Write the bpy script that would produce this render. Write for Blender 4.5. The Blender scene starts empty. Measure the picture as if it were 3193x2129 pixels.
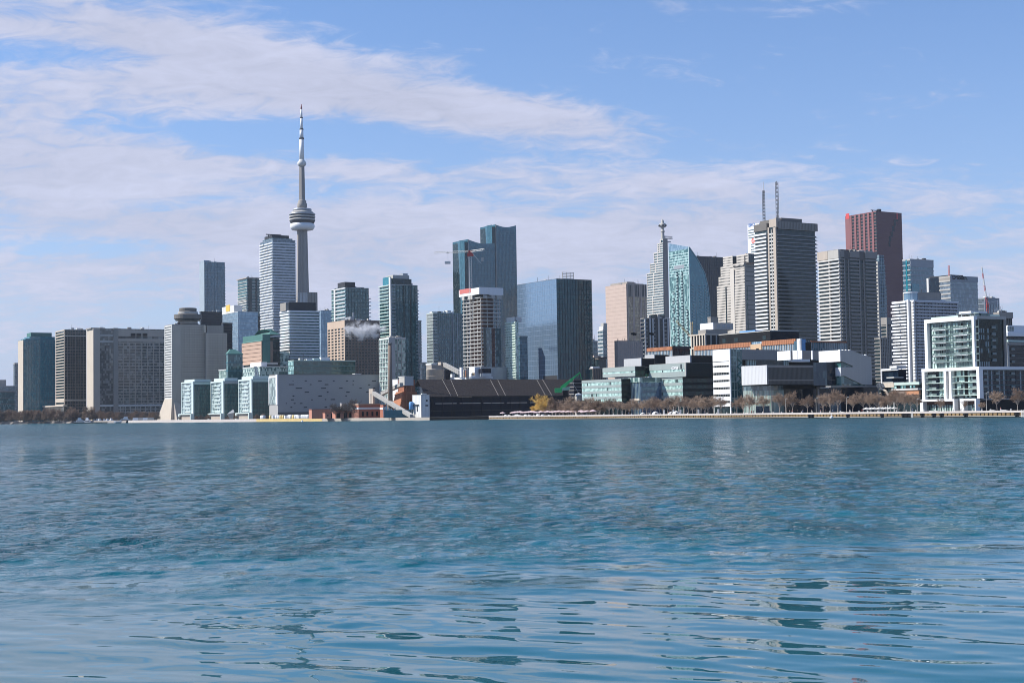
import bpy, math, random
import numpy as np
from mathutils import Vector, Matrix
random.seed(7)
rng = np.random.default_rng(11)
scene = bpy.context.scene
COL = scene.collection
R = math.radians

# ---------------------------------------------------------------- camera
FPX, CX, CY = 4626.0, 1596.5, 1064.5          # focal length and centre, in photograph pixels
PITCH, ROLL, CAMZ = math.atan((1285.5 - CY) / FPX), math.atan(0.0151), 5.0
r0 = Vector((1, 0, 0)); u0 = Vector((0, -math.sin(PITCH), math.cos(PITCH))); FW = Vector((0, math.cos(PITCH), math.sin(PITCH)))
RT = r0 * math.cos(ROLL) - u0 * math.sin(ROLL)
UP = u0 * math.cos(ROLL) + r0 * math.sin(ROLL)
cd = bpy.data.cameras.new('camera'); cam = bpy.data.objects.new('camera', cd); COL.objects.link(cam)
M = Matrix((RT, UP, -FW)).transposed().to_4x4(); M.translation = (0, 0, CAMZ)
cam.matrix_world = M
cd.sensor_width = 36; cd.lens = 36 * FPX / 3193; cd.clip_start = 1; cd.clip_end = 60000
scene.camera = cam

def ray(px, py):
    return FW + RT * ((px - CX) / FPX) - UP * ((py - CY) / FPX)
def at(px, py, D):
    d = ray(px, py); return Vector((0, 0, CAMZ)) + d * (D / d.y)
def hor(px):
    return 1285.5 - 0.0151 * (px - CX)
def ground(px, D, z):
    """point at height z, distance D, in photo column px"""
    p = at(px, hor(px), D); return Vector((p.x, D, z))

# ---------------------------------------------------------------- node helper
class N:
    def __init__(s, nt): s.nt = nt; nt.nodes.clear()
    def new(s, t, **k):
        n = s.nt.nodes.new(t)
        for a, b in k.items(): setattr(n, a, b)
        return n
    def put(s, sock, v):
        if isinstance(v, bpy.types.NodeSocket): s.nt.links.new(v, sock)
        elif v is not None:
            if hasattr(sock.default_value, '__len__') and not hasattr(v, '__len__'): v = [v] * len(sock.default_value)
            if hasattr(sock.default_value, '__len__') and len(sock.default_value) == 4 and len(v) == 3: v = list(v) + [1]
            sock.default_value = v
    def m(s, op, a, b=None, c=None, clamp=False):
        n = s.new('ShaderNodeMath', operation=op, use_clamp=clamp)
        for i, v in enumerate((a, b, c)):
            if v is not None: s.put(n.inputs[i], v)
        return n.outputs[0]
    def vm(s, op, a, b=None, out=0):
        n = s.new('ShaderNodeVectorMath', operation=op)
        s.put(n.inputs[0], a)
        if b is not None:
            s.put(n.inputs[3] if op == 'SCALE' else n.inputs[1], b)
        return n.outputs[out]
    def sep(s, v):
        n = s.new('ShaderNodeSeparateXYZ'); s.put(n.inputs[0], v); return n.outputs
    def comb(s, x, y, z):
        n = s.new('ShaderNodeCombineXYZ')
        for i, v in enumerate((x, y, z)): s.put(n.inputs[i], v)
        return n.outputs[0]
    def noise(s, vec, scale, detail=3, rough=.5, dist=0, out='Fac'):
        n = s.new('ShaderNodeTexNoise'); s.put(n.inputs['Vector'], vec)
        n.inputs['Scale'].default_value = scale; n.inputs['Detail'].default_value = detail
        n.inputs['Roughness'].default_value = rough; n.inputs['Distortion'].default_value = dist
        return n.outputs[out]
    def mix(s, f, a, b):
        n = s.new('ShaderNodeMix', data_type='RGBA'); s.put(n.inputs[0], f); s.put(n.inputs[6], a); s.put(n.inputs[7], b); return n.outputs[2]
    def ss(s, v, a, b):
        n = s.new('ShaderNodeMapRange', interpolation_type='SMOOTHSTEP'); s.put(n.inputs[0], v); s.put(n.inputs[1], a); s.put(n.inputs[2], b)
        return n.outputs[0]

# ---------------------------------------------------------------- sky, sun, exposure
SUN_EL, SUN_AZ = R(41), R(-88)                  # azimuth measured clockwise from +Y (view direction); the sun stands to the left
w = bpy.data.worlds.new('World'); scene.world = w; w.use_nodes = True
n = N(w.node_tree)
sky = n.new('ShaderNodeTexSky', sky_type='NISHITA', sun_disc=False)
sky.sun_elevation = SUN_EL; sky.sun_rotation = SUN_AZ; sky.air_density = 1.0; sky.dust_density = 0.6; sky.ozone_density = 4.0; sky.altitude = 100
dirv = n.new('ShaderNodeTexCoord').outputs['Generated']
dx, dy, dz = n.sep(dirv)
def gauss(X, Y, rx, ry, tilt=0.0):              # cloud bank given in photo half-size pixels (2352 wide), as directions
    X *= 1.3576; Y *= 1.3576; rx *= 1.3576; ry *= 1.3576
    a0 = (X - CX) / FPX; e0 = (hor(X) - Y) / FPX
    a = n.m('SUBTRACT', dx, a0 * .97); e = n.m('SUBTRACT', dz, e0 * .97)
    c, s_ = math.cos(R(tilt)), math.sin(R(tilt))
    p = n.m('ADD', n.m('MULTIPLY', a, c * FPX / rx), n.m('MULTIPLY', e, -s_ * FPX / rx))
    q = n.m('ADD', n.m('MULTIPLY', a, s_ * FPX / ry), n.m('MULTIPLY', e, c * FPX / ry))
    r2 = n.m('ADD', n.m('MULTIPLY', p, p), n.m('MULTIPLY', q, q))
    return n.m('EXPONENT', n.m('MULTIPLY', r2, -1.0))
banks = [(600, 180, 600, 82, 9, .85), (330, 80, 430, 80, 4, .36), (1180, 255, 380, 50, 8, .62), (120, 380, 560, 120, 3, .75), (420, 520, 700, 110, 0, .34),
         (1080, 385, 420, 40, 4, .42), (1750, 500, 560, 85, 0, .55), (900, 560, 900, 110, 0, .40), (60, 250, 420, 60, -4, .35), (1590, 415, 120, 28, 6, .35),
         (1060, 125, 180, 32, -4, .35), (1550, 14, 70, 22, 0, .42), (1200, 700, 2600, 150, 0, .42), (-100, -420, 1100, 420, 8, .55),
         (640, 308, 300, 30, 2, -.55), (880, 320, 220, 40, 10, -.35), (1000, 40, 420, 90, 4, -.45), (170, 150, 330, 30, 2, -.55), (420, 412, 130, 18, 2, -.30), (120, 60, 150, 30, 20, -.18), (130, 570, 320, 24, 0, -.45), (560, 450, 300, 22, -3, -.30), (300, 470, 160, 14, 0, -.25)]
B = None
for X, Y, rx, ry, t, amp in banks:
    g = n.m('MULTIPLY', gauss(X, Y, rx, ry, t), amp)
    B = g if B is None else n.m('ADD', B, g)
zz = n.m('ADD', n.m('ABSOLUTE', dz), 0.24)
pl = n.comb(n.m('DIVIDE', dx, zz), n.m('DIVIDE', dy, zz), 0.0)
st = n.new('ShaderNodeMapping'); st.inputs['Rotation'].default_value = (0, 0, R(-14)); st.inputs['Scale'].default_value = (2.0, 3.1, 1)
n.put(st.inputs['Vector'], pl)
n1 = n.noise(st.outputs[0], 1.5, 9, .58, .5)
n2 = n.noise(st.outputs[0], 6.5, 7, .62, 1.1)
nn = n.m('ADD', n.m('MULTIPLY', n1, .60), n.m('MULTIPLY', n2, .40))
cov = n.m('ADD', n.m('ADD', B, .10), n.m('MULTIPLY', n.m('SUBTRACT', nn, .5), 3.2))
cl = n.ss(cov, .18, .88)
thin = n.m('MULTIPLY', cl, .92)
nis = n.vm('MULTIPLY', sky.outputs[0], (.080, .102, .127))
hz = n.m('EXPONENT', n.m('MULTIPLY', n.m('ABSOLUTE', dz), -8.0))
shade = n.m('ADD', .95, n.m('ADD', n.m('MULTIPLY', n.m('SUBTRACT', n2, .5), .35), n.m('MULTIPLY', n.m('SUBTRACT', n1, .5), .45)))
ccol = n.vm('SCALE', (.50, .52, .655), n.m('SUBTRACT', shade, n.m('MULTIPLY', hz, .10)))
base = n.mix(n.m('MULTIPLY', hz, .95), nis, (.40, .44, .615))
mixed = n.mix(thin, base, ccol)
bg = n.new('ShaderNodeBackground'); n.put(bg.inputs[0], mixed); bg.inputs[1].default_value = 1.0
n.put(n.new('ShaderNodeOutputWorld').inputs[0], bg.outputs[0])

sd = bpy.data.lights.new('sun', 'SUN'); sd.energy = 5.0; sd.angle = R(.55); sd.color = (1, .945, .86)
sun = bpy.data.objects.new('sun', sd); COL.objects.link(sun)
sdir = Vector((math.sin(SUN_AZ) * math.cos(SUN_EL), math.cos(SUN_AZ) * math.cos(SUN_EL), math.sin(SUN_EL)))
sun.rotation_euler = sdir.to_track_quat('Z', 'Y').to_euler()
scene.view_settings.view_transform = 'Standard'; scene.view_settings.look = 'None'
scene.view_settings.exposure = 0.35; scene.view_settings.gamma = 1.0; scene.view_settings.use_curve_mapping = False
HAZE = 0.000024
scene.render.engine = 'CYCLES'
scene.cycles.filter_width = 0.95; scene.cycles.max_bounces = 6; scene.cycles.volume_bounces = 2; scene.cycles.transparent_max_bounces = 6

# ---------------------------------------------------------------- materials
MATS = {}
def plain(name, col, rough=.8, var=.18, scale=.15, streak=.10, metal=0.0, bump=0.0):
    if name in MATS: return MATS[name]
    m = bpy.data.materials.new(name); m.use_nodes = True; n = N(m.node_tree)
    p = n.new('ShaderNodeBsdfPrincipled'); o = n.new('ShaderNodeOutputMaterial'); n.put(o.inputs[0], p.outputs[0])
    pos = n.new('ShaderNodeNewGeometry').outputs['Position']
    a = n.noise(pos, scale, 4, .6)
    b = n.noise(n.vm('MULTIPLY', pos, (1.1, 1.1, .06)), .8, 3, .6)
    v = n.m('ADD', n.m('MULTIPLY', n.m('SUBTRACT', a, .5), var * 2), n.m('MULTIPLY', n.m('SUBTRACT', b, .5), streak * 2))
    f = n.m('ADD', v, 1.0)
    n.put(p.inputs['Base Color'], n.vm('SCALE', col, f))
    p.inputs['Roughness'].default_value = rough; p.inputs['Metallic'].default_value = metal
    if max(col) < .07: p.inputs['Specular IOR Level'].default_value = .12
    if bump:
        bn = n.new('ShaderNodeBump'); n.put(bn.inputs['Height'], n.noise(pos, 1.5, 4, .6)); bn.inputs['Strength'].default_value = bump
        n.put(p.inputs['Normal'], bn.outputs[0])
    MATS[name] = m; return m
def glass(name, dark, light, cw=1.5, ch=3.2, lit=.25, ior=1.7, metal=0.0, tilt=.02, rough=.05, refl=None):
    """facade glass: every pane has its own blind / curtain tone and sits at its own very slight angle"""
    if name in MATS: return MATS[name]
    m = bpy.data.materials.new(name); m.use_nodes = True; n = N(m.node_tree)
    p = n.new('ShaderNodeBsdfPrincipled'); o = n.new('ShaderNodeOutputMaterial'); n.put(o.inputs[0], p.outputs[0])
    pos = n.new('ShaderNodeTexCoord').outputs['Object']
    cell = n.vm('FLOOR', n.vm('DIVIDE', n.vm('ADD', pos, (.37, .37, .2)), (cw, cw, ch)))
    wn = n.new('ShaderNodeTexWhiteNoise'); n.put(wn.inputs['Vector'], cell)
    big = n.noise(pos, .035, 3, .6)
    k = n.m('ADD', wn.outputs['Value'], n.m('MULTIPLY', n.m('SUBTRACT', big, .5), .5))
    f = n.m('ADD', n.m('MULTIPLY', n.ss(k, 1 - lit - .1, 1 - lit + .1), .75), n.m('MULTIPLY', wn.outputs['Value'], .25))
    n.put(p.inputs['Base Color'], n.mix(f, dark, light))
    g = n.new('ShaderNodeNewGeometry').outputs['Normal']
    t = n.vm('SCALE', n.vm('SUBTRACT', wn.outputs['Color'], (.5, .5, .5)), tilt)
    lf = n.vm('SCALE', n.vm('SUBTRACT', n.noise(pos, .25, 2, .5, 0, 'Color'), (.5, .5, .5)), tilt * 1.5)
    n.put(p.inputs['Normal'], n.vm('NORMALIZE', n.vm('ADD', g, n.vm('ADD', t, lf))))
    p.inputs['Roughness'].default_value = rough; p.inputs['IOR'].default_value = ior; p.inputs['Metallic'].default_value = metal
    MATS[name] = m; return m

WHITE = plain('white_panel', (.74, .75, .76), .6, .06, .1, .08)
OFFW = plain('off_white_concrete', (.60, .60, .58), .8, .10, .1, .12)
CREAM = plain('cream_concrete', (.52, .455, .375), .85, .12, .1, .14)
BEIGE = plain('beige_concrete', (.44, .38, .32), .85, .14, .1, .14)
CONC = plain('grey_concrete', (.285, .265, .24), .85, .16, .1, .16)
LCONC = plain('light_concrete', (.43, .415, .385), .85, .12, .1, .14)
DCONC = plain('dark_concrete', (.145, .135, .125), .85, .2, .1, .18)
PINK = plain('pink_granite', (.50, .39, .33), .7, .10, .1, .08)
BROWN = plain('brown_concrete', (.20, .15, .12), .85, .18, .1, .14)
METAL = plain('grey_metal', (.33, .35, .37), .45, .10, .2, .08, .3)
DMETAL = plain('dark_metal', (.045, .047, .052), .5, .2, .2, .1)
BLACK = plain('black_and_shade', (.012, .012, .013), .5, .25, .2, .1)  # shared by black parts and by walls painted dark for shade
COPPER = plain('green_copper', (.055, .165, .15), .75, .18, .2, .18)
REDG = plain('red_granite', (.135, .058, .064), .6, .12, .1, .06)
REDP = plain('red_paint', (.42, .055, .05), .5, .1, .3, .05)
ORANGE = plain('orange_terracotta', (.40, .165, .08), .8, .18, .4, .1)
BRICK = plain('red_brick', (.36, .135, .085), .9, .25, .5, .12)
RUST = plain('rusty_steel', (.30, .12, .065), .85, .4, .35, .25)
YELLOW = plain('yellow_paint', (.72, .47, .08), .6, .15, .3, .08)
GREENP = plain('green_paint', (.03, .50, .14), .5, .15, .3, .1)
PALEG = plain('pale_green_panel', (.48, .60, .55), .5, .10, .2, .08)
BLUEP = plain('blue_panel', (.10, .28, .55), .5, .1, .2, .05)
ROOFB = plain('dark_brown_roof', (.020, .016, .016), .8, .22, .06, .3)
NAVYW = plain('dark_blue_cladding', (.011, .014, .024), .8, .3, .15, .25)
TWIG = plain('bare_twigs', (.215, .15, .11), .9, .25, .3, .05)
TWIGP = plain('pale_bare_twigs', (.32, .235, .175), .9, .25, .3, .05)
TWIGD = plain('dark_bare_twigs', (.10, .085, .08), .9, .25, .3, .05)
BARK = plain('pale_bark', (.30, .26, .23), .9, .2, .8, .2)
WILLOW = plain('yellow_willow_twigs', (.66, .44, .12), .9, .25, .4, .05)
SOIL = plain('bare_grey_ground', (.085, .088, .09), .95, .3, .08, .05)
PAVE = plain('pale_paving', (.42, .40, .37), .9, .15, .2, .05)
QCAP = plain('quay_cap_concrete', (.52, .47, .44), .85, .12, .3, .15)
QBEIGE = plain('quay_ledge_concrete', (.42, .38, .33), .85, .2, .3, .2)
TIMBER = plain('weathered_fender_timber', (.24, .16, .075), .9, .35, .6, .3)
RUBBER = plain('black_rubber', (.015, .015, .016), .8, .2, .5, .05)
SKIN = plain('skin', (.45, .28, .2), .7, .05, 1, 0)

G_TEAL = glass('teal_glass', (.003, .15, .205), (.02, .23, .28), 1.6, 3.0, .2, 1.75)
G_DARK = glass('dark_glass', (.008, .021, .025), (.042, .062, .066), 1.6, 3.0, .14, 1.45)
G_GREEN = glass('green_glass', (.016, .075, .082), (.13, .24, .235), 1.6, 3.0, .22, 1.65)
G_PALE = glass('pale_green_glass', (.06, .13, .13), (.50, .62, .57), 1.4, 3.0, .5, 1.6)
G_GREY = glass('grey_glass', (.040, .075, .092), (.14, .20, .225), 1.6, 3.0, .3, 1.7)
G_BLUE = glass('blue_glass', (.028, .085, .125), (.09, .19, .25), 1.6, 3.6, .25, 1.8)
G_STEEL = glass('steel_blue_glass', (.06, .11, .16), (.12, .19, .25), 2.2, 3.8, .3, 1.9, .25, .03)
G_LIGHTBLUE = glass('light_blue_glass', (.15, .25, .34), (.27, .38, .47), 1.8, 3.6, .35, 1.8, .25, .015)
G_NAVY = glass('navy_glass', (.004, .010, .022), (.013, .026, .042), 1.6, 3.6, .12, 1.36)
G_MIRROR = glass('sunlit_mirror_glass', (.19, .285, .40), (.215, .31, .425), 1.5, 3.9, .45, 1.8, .5, .007, .10)
G_REFL = glass('shaded_mirror_glass', (.003, .055, .072), (.008, .095, .11), 1.5, 3.9, .3, 1.5, .0, .012, .02)
G_AQUA = glass('aqua_glass', (.05, .16, .17), (.38, .60, .57), 1.5, 3.0, .42, 1.7, 0, .02)
G_CORUS = glass('mint_spandrel_glass', (.27, .42, .39), (.50, .70, .65), 1.5, 4.2, .5, 1.6, 0, .01)
G_ATRIUM = glass('blue_atrium_glass', (.06, .11, .19), (.12, .19, .30), 1.5, 2.0, .4, 1.8, .2, .02)
G_AMBER = glass('amber_glass', (.30, .20, .12), (.50, .37, .22), 2.0, 3.4, .4, 1.6, 0, .02)

# ---------------------------------------------------------------- mesh helpers
class MB:
    def __init__(s): s.v = []; s.f = []; s.mi = []
    def box(s, x0, x1, y0, y1, z0, z1, mi=0):
        b = len(s.v)
        s.v += [(x0, y0, z0), (x1, y0, z0), (x1, y1, z0), (x0, y1, z0), (x0, y0, z1), (x1, y0, z1), (x1, y1, z1), (x0, y1, z1)]
        s.f += [(b, b + 3, b + 2, b + 1), (b + 4, b + 5, b + 6, b + 7), (b, b + 1, b + 5, b + 4), (b + 1, b + 2, b + 6, b + 5), (b + 2, b + 3, b + 7, b + 6), (b + 3, b, b + 4, b + 7)]
        s.mi += [mi] * 6; return s
    def prism(s, bot, top, mi=0):
        """two loops of equal length (3D points) joined into a closed solid; bot counter-clockwise seen from top"""
        b = len(s.v); k = len(bot); s.v += [tuple(p) for p in bot] + [tuple(p) for p in top]
        s.f += [tuple(b + i for i in reversed(range(k))), tuple(b + k + i for i in range(k))]
        for i in range(k): j = (i + 1) % k; s.f.append((b + i, b + j, b + k + j, b + k + i))
        s.mi += [mi] * (k + 2); return s
    def ext(s, poly, z0, z1, mi=0):
        return s.prism([(p[0], p[1], z0) for p in poly], [(p[0], p[1], z1) for p in poly], mi)
    def bar(s, a, b, r, k=4, r2=None, mi=0):
        a = Vector(a); b = Vector(b); d = b - a
        if d.length < 1e-6: return s
        d.normalize(); t = Vector((0, 0, 1)) if abs(d.z) < .9 else Vector((1, 0, 0)); p = d.cross(t).normalized(); q = d.cross(p)
        r2 = r if r2 is None else r2; o = math.pi / k
        A = [a + (p * math.cos(o + 2 * math.pi * i / k) + q * math.sin(o + 2 * math.pi * i / k)) * r for i in range(k)]
        Bq = [b + (p * math.cos(o + 2 * math.pi * i / k) + q * math.sin(o + 2 * math.pi * i / k)) * r2 for i in range(k)]
        return s.prism(A[::-1], Bq[::-1], mi)
    def lathe(s, prof, seg=24, cx=0, cy=0, mi=0):
        b = len(s.v); k = len(prof)
        for r, z in prof:
            for i in range(seg):
                a = 2 * math.pi * i / seg; s.v.append((cx + r * math.cos(a), cy + r * math.sin(a), z))
        for j in range(k - 1):
            for i in range(seg):
                i2 = (i + 1) % seg; s.f.append((b + j * seg + i, b + j * seg + i2, b + (j + 1) * seg + i2, b + (j + 1) * seg + i)); s.mi.append(mi)
        s.f += [tuple(b + i for i in reversed(range(seg))), tuple(b + (k - 1) * seg + i for i in range(seg))]; s.mi += [mi, mi]
        return s
    def mesh(s, name, mats, smooth=False):
        me = bpy.data.meshes.new(name); me.from_pydata(s.v, [], s.f)
        for m in (mats if isinstance(mats, (list, tuple)) else [mats]): me.materials.append(m)
        if len(me.materials) > 1: me.polygons.foreach_set('material_index', s.mi)
        if smooth: me.polygons.foreach_set('use_smooth', [True] * len(me.polygons))
        me.update(); return me
    def build(s, name, mats, parent=None, smooth=False, loc=None):
        return put(name, s.mesh(name, mats, smooth), parent, loc)
def put(name, data, parent=None, loc=None):
    o = bpy.data.objects.new(name, data); COL.objects.link(o)
    if parent is not None: o.parent = parent; KIDS.setdefault(parent.name, []).append(o)
    if loc is not None: o.location = loc
    return o
def tag(o, label=None, cat=None, group=None, kind=None):
    if label: o['label'] = label
    if cat: o['category'] = cat
    if group: o['group'] = group
    if kind: o['kind'] = kind
    return o
def empty(name, loc, rz=0.0, label=None, cat=None, group=None):
    o = bpy.data.objects.new(name, None); COL.objects.link(o); o.location = loc; o.rotation_euler = (0, 0, rz); o.empty_display_size = 2
    return tag(o, label, cat, group)
def copy_tree(o, parent=None):
    c = o.copy(); COL.objects.link(c)
    if parent is not None: c.parent = parent
    for ch in list(KIDS.get(o.name, [])): copy_tree(ch, c)
    return c
KIDS = {}; TEXTS = []
def text(name, s, size, mat, parent, loc, face, ext=.05, bold=.02):
    c = bpy.data.curves.new(name, 'FONT'); c.body = s; c.size = size; c.extrude = ext; c.offset = bold * size; c.align_x = 'LEFT'
    c.materials.append(mat); o = put(name, c, parent, loc); TEXTS.append(o)
    o.rotation_euler = (R(90), 0, 0) if face == 'E' else (R(90), 0, R(-90))
    return o

# ---------------------------------------------------------------- the street grid
GZ = 2.3
ROT = R(31)
NV = Vector((math.cos(ROT), math.sin(ROT))); WV = Vector((-math.sin(ROT), math.cos(ROT)))   # local +x runs away along the shaded face, local +y along the sunlit face
def isect(P, d, r):
    den = d.x * r.y - d.y * r.x
    return (-(P.x * r.y - P.y * r.x)) / den
ROOFS = []
class V:
    """one upright volume of a building: near corner in photo column xc, its far ends at xl (sunlit face) and xr (shaded face), top row yt"""
    def __init__(s, xl, xc, xr, yt, D, yb=None, root=None, name=None, label=None, cat='building', group=None, Lx=None, Ly=None, zb=GZ):
        s.P = at(xc, yt, D); s.xc = xc; s.P2 = Vector((s.P.x, s.P.y))
        s.zb = zb; s.H = s.P.z - zb
        s.yt = yt
        s.Lx = Lx if Lx else s._u(xr, yt); s.Ly = max(Ly if Ly < 6 else 6.0, s._v(xl, yt)) if Ly else s._v(xl, yt)
        if root is None:
            if name: ROOFS.append(s)
            s.root = empty(name or 'setout', (s.P.x, s.P.y, zb), ROT, label, cat, group); s.ox = s.oy = s.oz = 0.0
        else:
            s.root = root; d = s.P2 - Vector((root.location.x, root.location.y))
            s.ox = d.dot(NV); s.oy = d.dot(WV); s.oz = 0.0; s.H = s.P.z - root.location.z; s.zb = root.location.z
        s.z0 = 0.0 if yb is None else s.z(yb)
    def _u(s, px, py): r = ray(px, py); return isect(s.P2, NV, Vector((r.x, r.y)))
    def _v(s, px, py): r = ray(px, py); return isect(s.P2, WV, Vector((r.x, r.y)))
    def u(s, px, py=None): return s._u(px, s.yt if py is None else py)
    def v(s, px, py=None): return s._v(px, s.yt if py is None else py)
    def z(s, py, px=None):
        if px is None or abs(px - s.xc) < .5: Y = s.P.y; px = s.xc
        else: Y = (s.P2 + (NV * s.u(px, py) if px > s.xc else WV * s.v(px, py))).y
        return at(px, py, Y).z - s.zb
    def box(s, name, x0, x1, y0, y1, z0, z1, mat, parent=None):
        return MB().box(s.ox + x0, s.ox + x1, s.oy + y0, s.oy + y1, z0, z1).build(name, mat, parent or s.root)
    def core(s, mat, name='glazing', top=None, ins=.12):
        return s.box(name, ins, s.Lx - ins, ins, s.Ly - ins, s.z0, (s.H if top is None else top) - ins, mat)
    def rep(s, name, me, locs):
        for l in locs: put(name, me, s.root, (s.ox + l[0], s.oy + l[1], l[2]))
    def bands(s, k, h, mat, sp=.3, ep=.3, name='floor_band', z0=None, z1=None, x=None, y=None, first=0.0):
        """k floor bands between z0 and z1; sp / ep = how far they stand out of the sunlit / shaded face"""
        z0 = s.z0 if z0 is None else z0; z1 = s.H if z1 is None else z1
        x = x or (0, s.Lx); y = y or (0, s.Ly)
        me = MB().box(x[0] - sp, x[1] + .25, y[0] - ep, y[1] + .25, 0, h).mesh(name, mat)
        st = (z1 - z0) / k
        s.rep(name, me, [(0, 0, z0 + st * (i + 1) - h + first) for i in range(k)])
        return st
    def face_bands(s, face, a, b, k, h, mat, proj, name='balcony', z0=None, z1=None, off=0.0, depth=.25):
        z0 = s.z0 if z0 is None else z0; z1 = s.H if z1 is None else z1
        m = MB()
        if face == 'S': m.box(-proj, depth, a, b, 0, h)
        else: m.box(a, b, -proj, depth, 0, h)
        me = m.mesh(name, mat); st = (z1 - z0) / k
        s.rep(name, me, [(0, 0, z0 + st * (i + 1) - h + off) for i in range(k)])
    def piers(s, face, spans, mat, proj, name='pier', z0=None, z1=None):
        z0 = s.z0 if z0 is None else z0; z1 = s.H if z1 is None else z1
        for a, b in spans:
            if face == 'S': s.box(name, -proj, .3, a, b, z0, z1, mat)
            else: s.box(name, a, b, -proj, .3, z0, z1, mat)
    def fins(s, face, step, wd, mat, proj, name='mullions', z0=None, z1=None, a=None, b=None):
        z0 = s.z0 if z0 is None else z0; z1 = s.H if z1 is None else z1
        L = s.Ly if face == 'S' else s.Lx
        a = 0 if a is None else a; b = L if b is None else b
        k = max(1, round((b - a) / step)); m = MB()
        for i in range(k + 1):
            c = a + (b - a) * i / k
            if face == 'S': m.box(s.ox - proj, s.ox + .2, s.oy + c - wd / 2, s.oy + c + wd / 2, z0, z1 - .03)
            else: m.box(s.ox + c - wd / 2, s.ox + c + wd / 2, s.oy - proj, s.oy + .2, z0, z1 - .03)
        return tag(m.build(name, mat, s.root), kind='stuff')
    def mech(s, name, px0, px1, y0, y1, mat, v0=.1, v1=.9):
        """roof block between photo columns on the shaded side and rows y1 (bottom) .. y0 (top)"""
        return s.box(name, s.u(px0), s.u(px1), s.Ly * v0, s.Ly * v1, s.H - .1 if y1 is None else s.z(y1), s.z(y0), mat)
    def cap(s, mat, h=.8, over=.15, name='parapet'):
        return s.box(name, -over, s.Lx + over, -over, s.Ly + over, s.H - .25, s.H + h, mat)

# ================================================================ water, ground, quays
def water_mat():
    m = bpy.data.materials.new('lake_water'); m.use_nodes = True; n = N(m.node_tree)
    p = n.new('ShaderNodeBsdfPrincipled'); o = n.new('ShaderNodeOutputMaterial'); n.put(o.inputs[0], p.outputs[0])
    pos = n.new('ShaderNodeNewGeometry').outputs['Position']
    x_, y, _z = n.sep(pos)
    flow = n.vm('MULTIPLY', pos, (.95, 1.0, 1.0))
    f1 = n.noise(flow, .06, 10, .70, .3)                          # chop at every scale from gust fronts down to ripples
    gust = n.noise(n.vm('MULTIPLY', pos, (.25, 1, 1)), .03, 6, .65, .4)
    wob = n.m('MULTIPLY', n.m('SUBTRACT', n.noise(pos, .09, 4, .6), .5), 46)
    calm = n.ss(n.m('ADD', y, n.m('SUBTRACT', wob, n.m('MULTIPLY', x_, .35))), 38.0, 72.0)   # sheltered, glassy water near the camera's shore
    cat = n.ss(n.noise(n.vm('MULTIPLY', pos, (1, .12, 1)), .55, 8, .78, .3), .42, .60)      # cat's paws: little patches of ruffled and smoother water
    h = n.m('MULTIPLY', f1, n.m('ADD', .012, n.m('MULTIPLY', calm, 2.6)))
    bn = n.new('ShaderNodeBump'); n.put(bn.inputs['Height'], h); bn.inputs['Distance'].default_value = 1.0
    n.put(bn.inputs['Strength'], n.m('ADD', .22, n.m('MULTIPLY', n.m('MULTIPLY', calm, n.m('ADD', 1.0, n.m('MULTIPLY', n.ss(y, 120.0, 600.0), 2.5))), n.m('ADD', n.m('ADD', .45, n.m('MULTIPLY', gust, .35)), n.m('MULTIPLY', cat, 1.5)))))
    n.put(p.inputs['Normal'], bn.outputs[0])
    p.inputs['Base Color'].default_value = (.003, .092, .122, 1)
    n.put(p.inputs['Roughness'], n.m('ADD', .02, n.m('MULTIPLY', n.ss(y, 40.0, 500.0), .26))); p.inputs['IOR'].default_value = 1.35
    return m
WATER = water_mat()
def waves():
    rows = 1300; cols = 800
    D = 14.0 * (2050 / 14.0) ** (np.arange(rows) / (rows - 1.0))
    sx = np.linspace(-.50, .50, cols)
    Y = np.repeat(D[:, None], cols, 1); X = sx[None, :] * (Y + 45)
    Z = np.zeros_like(X); sp = (D * 0.0039)[:, None]
    g = np.random.default_rng(5)
    far_ = np.clip((Y - 42 - .33 * X + 5 * np.sin(X * .35 + Y * .1) + 4 * np.sin(X * .11 + 2)) / 26, 0, 1)
    warp = .5 * np.sin(X * .31 + Y * .13) + .4 * np.sin(X * .13 - Y * .21 + 1.7) + .3 * np.sin(X * .71 + Y * .05 + .6)
    for i in range(110):
        broad = i % 2                                              # short-crested wind chop offshore, long-crested ripples near the camera
        lam = 0.40 * (6.0 / .40) ** ((i / 109.0) ** 1.35)
        ang = R(90 - 9) + g.normal(0, .85) if broad else R(90 - 24) + g.normal(0, .27)
        k = 2 * math.pi / lam; ph = g.random() * 6.283
        if broad: near_s = .0022; far_s = .050 if lam < .8 else .036 if lam < 2.0 else .011
        else: near_s = .0032 if lam < .8 else .0080 if lam < 2.4 else .0070; far_s = .022 if lam < 2 else .012
        slope = near_s + (far_s - near_s) * far_
        wgt = np.clip((lam / sp - 2.0) / 2.0, 0, 1)
        Z += slope / k * wgt * np.sin(k * (math.cos(ang) * X + math.sin(ang) * Y) + ph + warp * min(2.5, 1.2 / lam ** .5))
    me = bpy.data.meshes.new('water'); nv = rows * cols
    me.vertices.add(nv); co = np.stack([X, Y, Z], -1).astype(np.float32); me.vertices.foreach_set('co', co.ravel())
    idx = np.arange(nv).reshape(rows, cols)
    q = np.stack([idx[:-1, :-1], idx[:-1, 1:], idx[1:, 1:], idx[1:, :-1]], -1).reshape(-1, 4)
    me.loops.add(q.size); me.loops.foreach_set('vertex_index', q.ravel().astype(np.int32))
    me.polygons.add(len(q)); me.polygons.foreach_set('loop_start', (np.arange(len(q)) * 4).astype(np.int32))
    me.polygons.foreach_set('use_smooth', np.ones(len(q), bool))
    me.materials.append(WATER); me.update(); me.validate()
    return me
tag(put('water', waves()), kind='structure')
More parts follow.
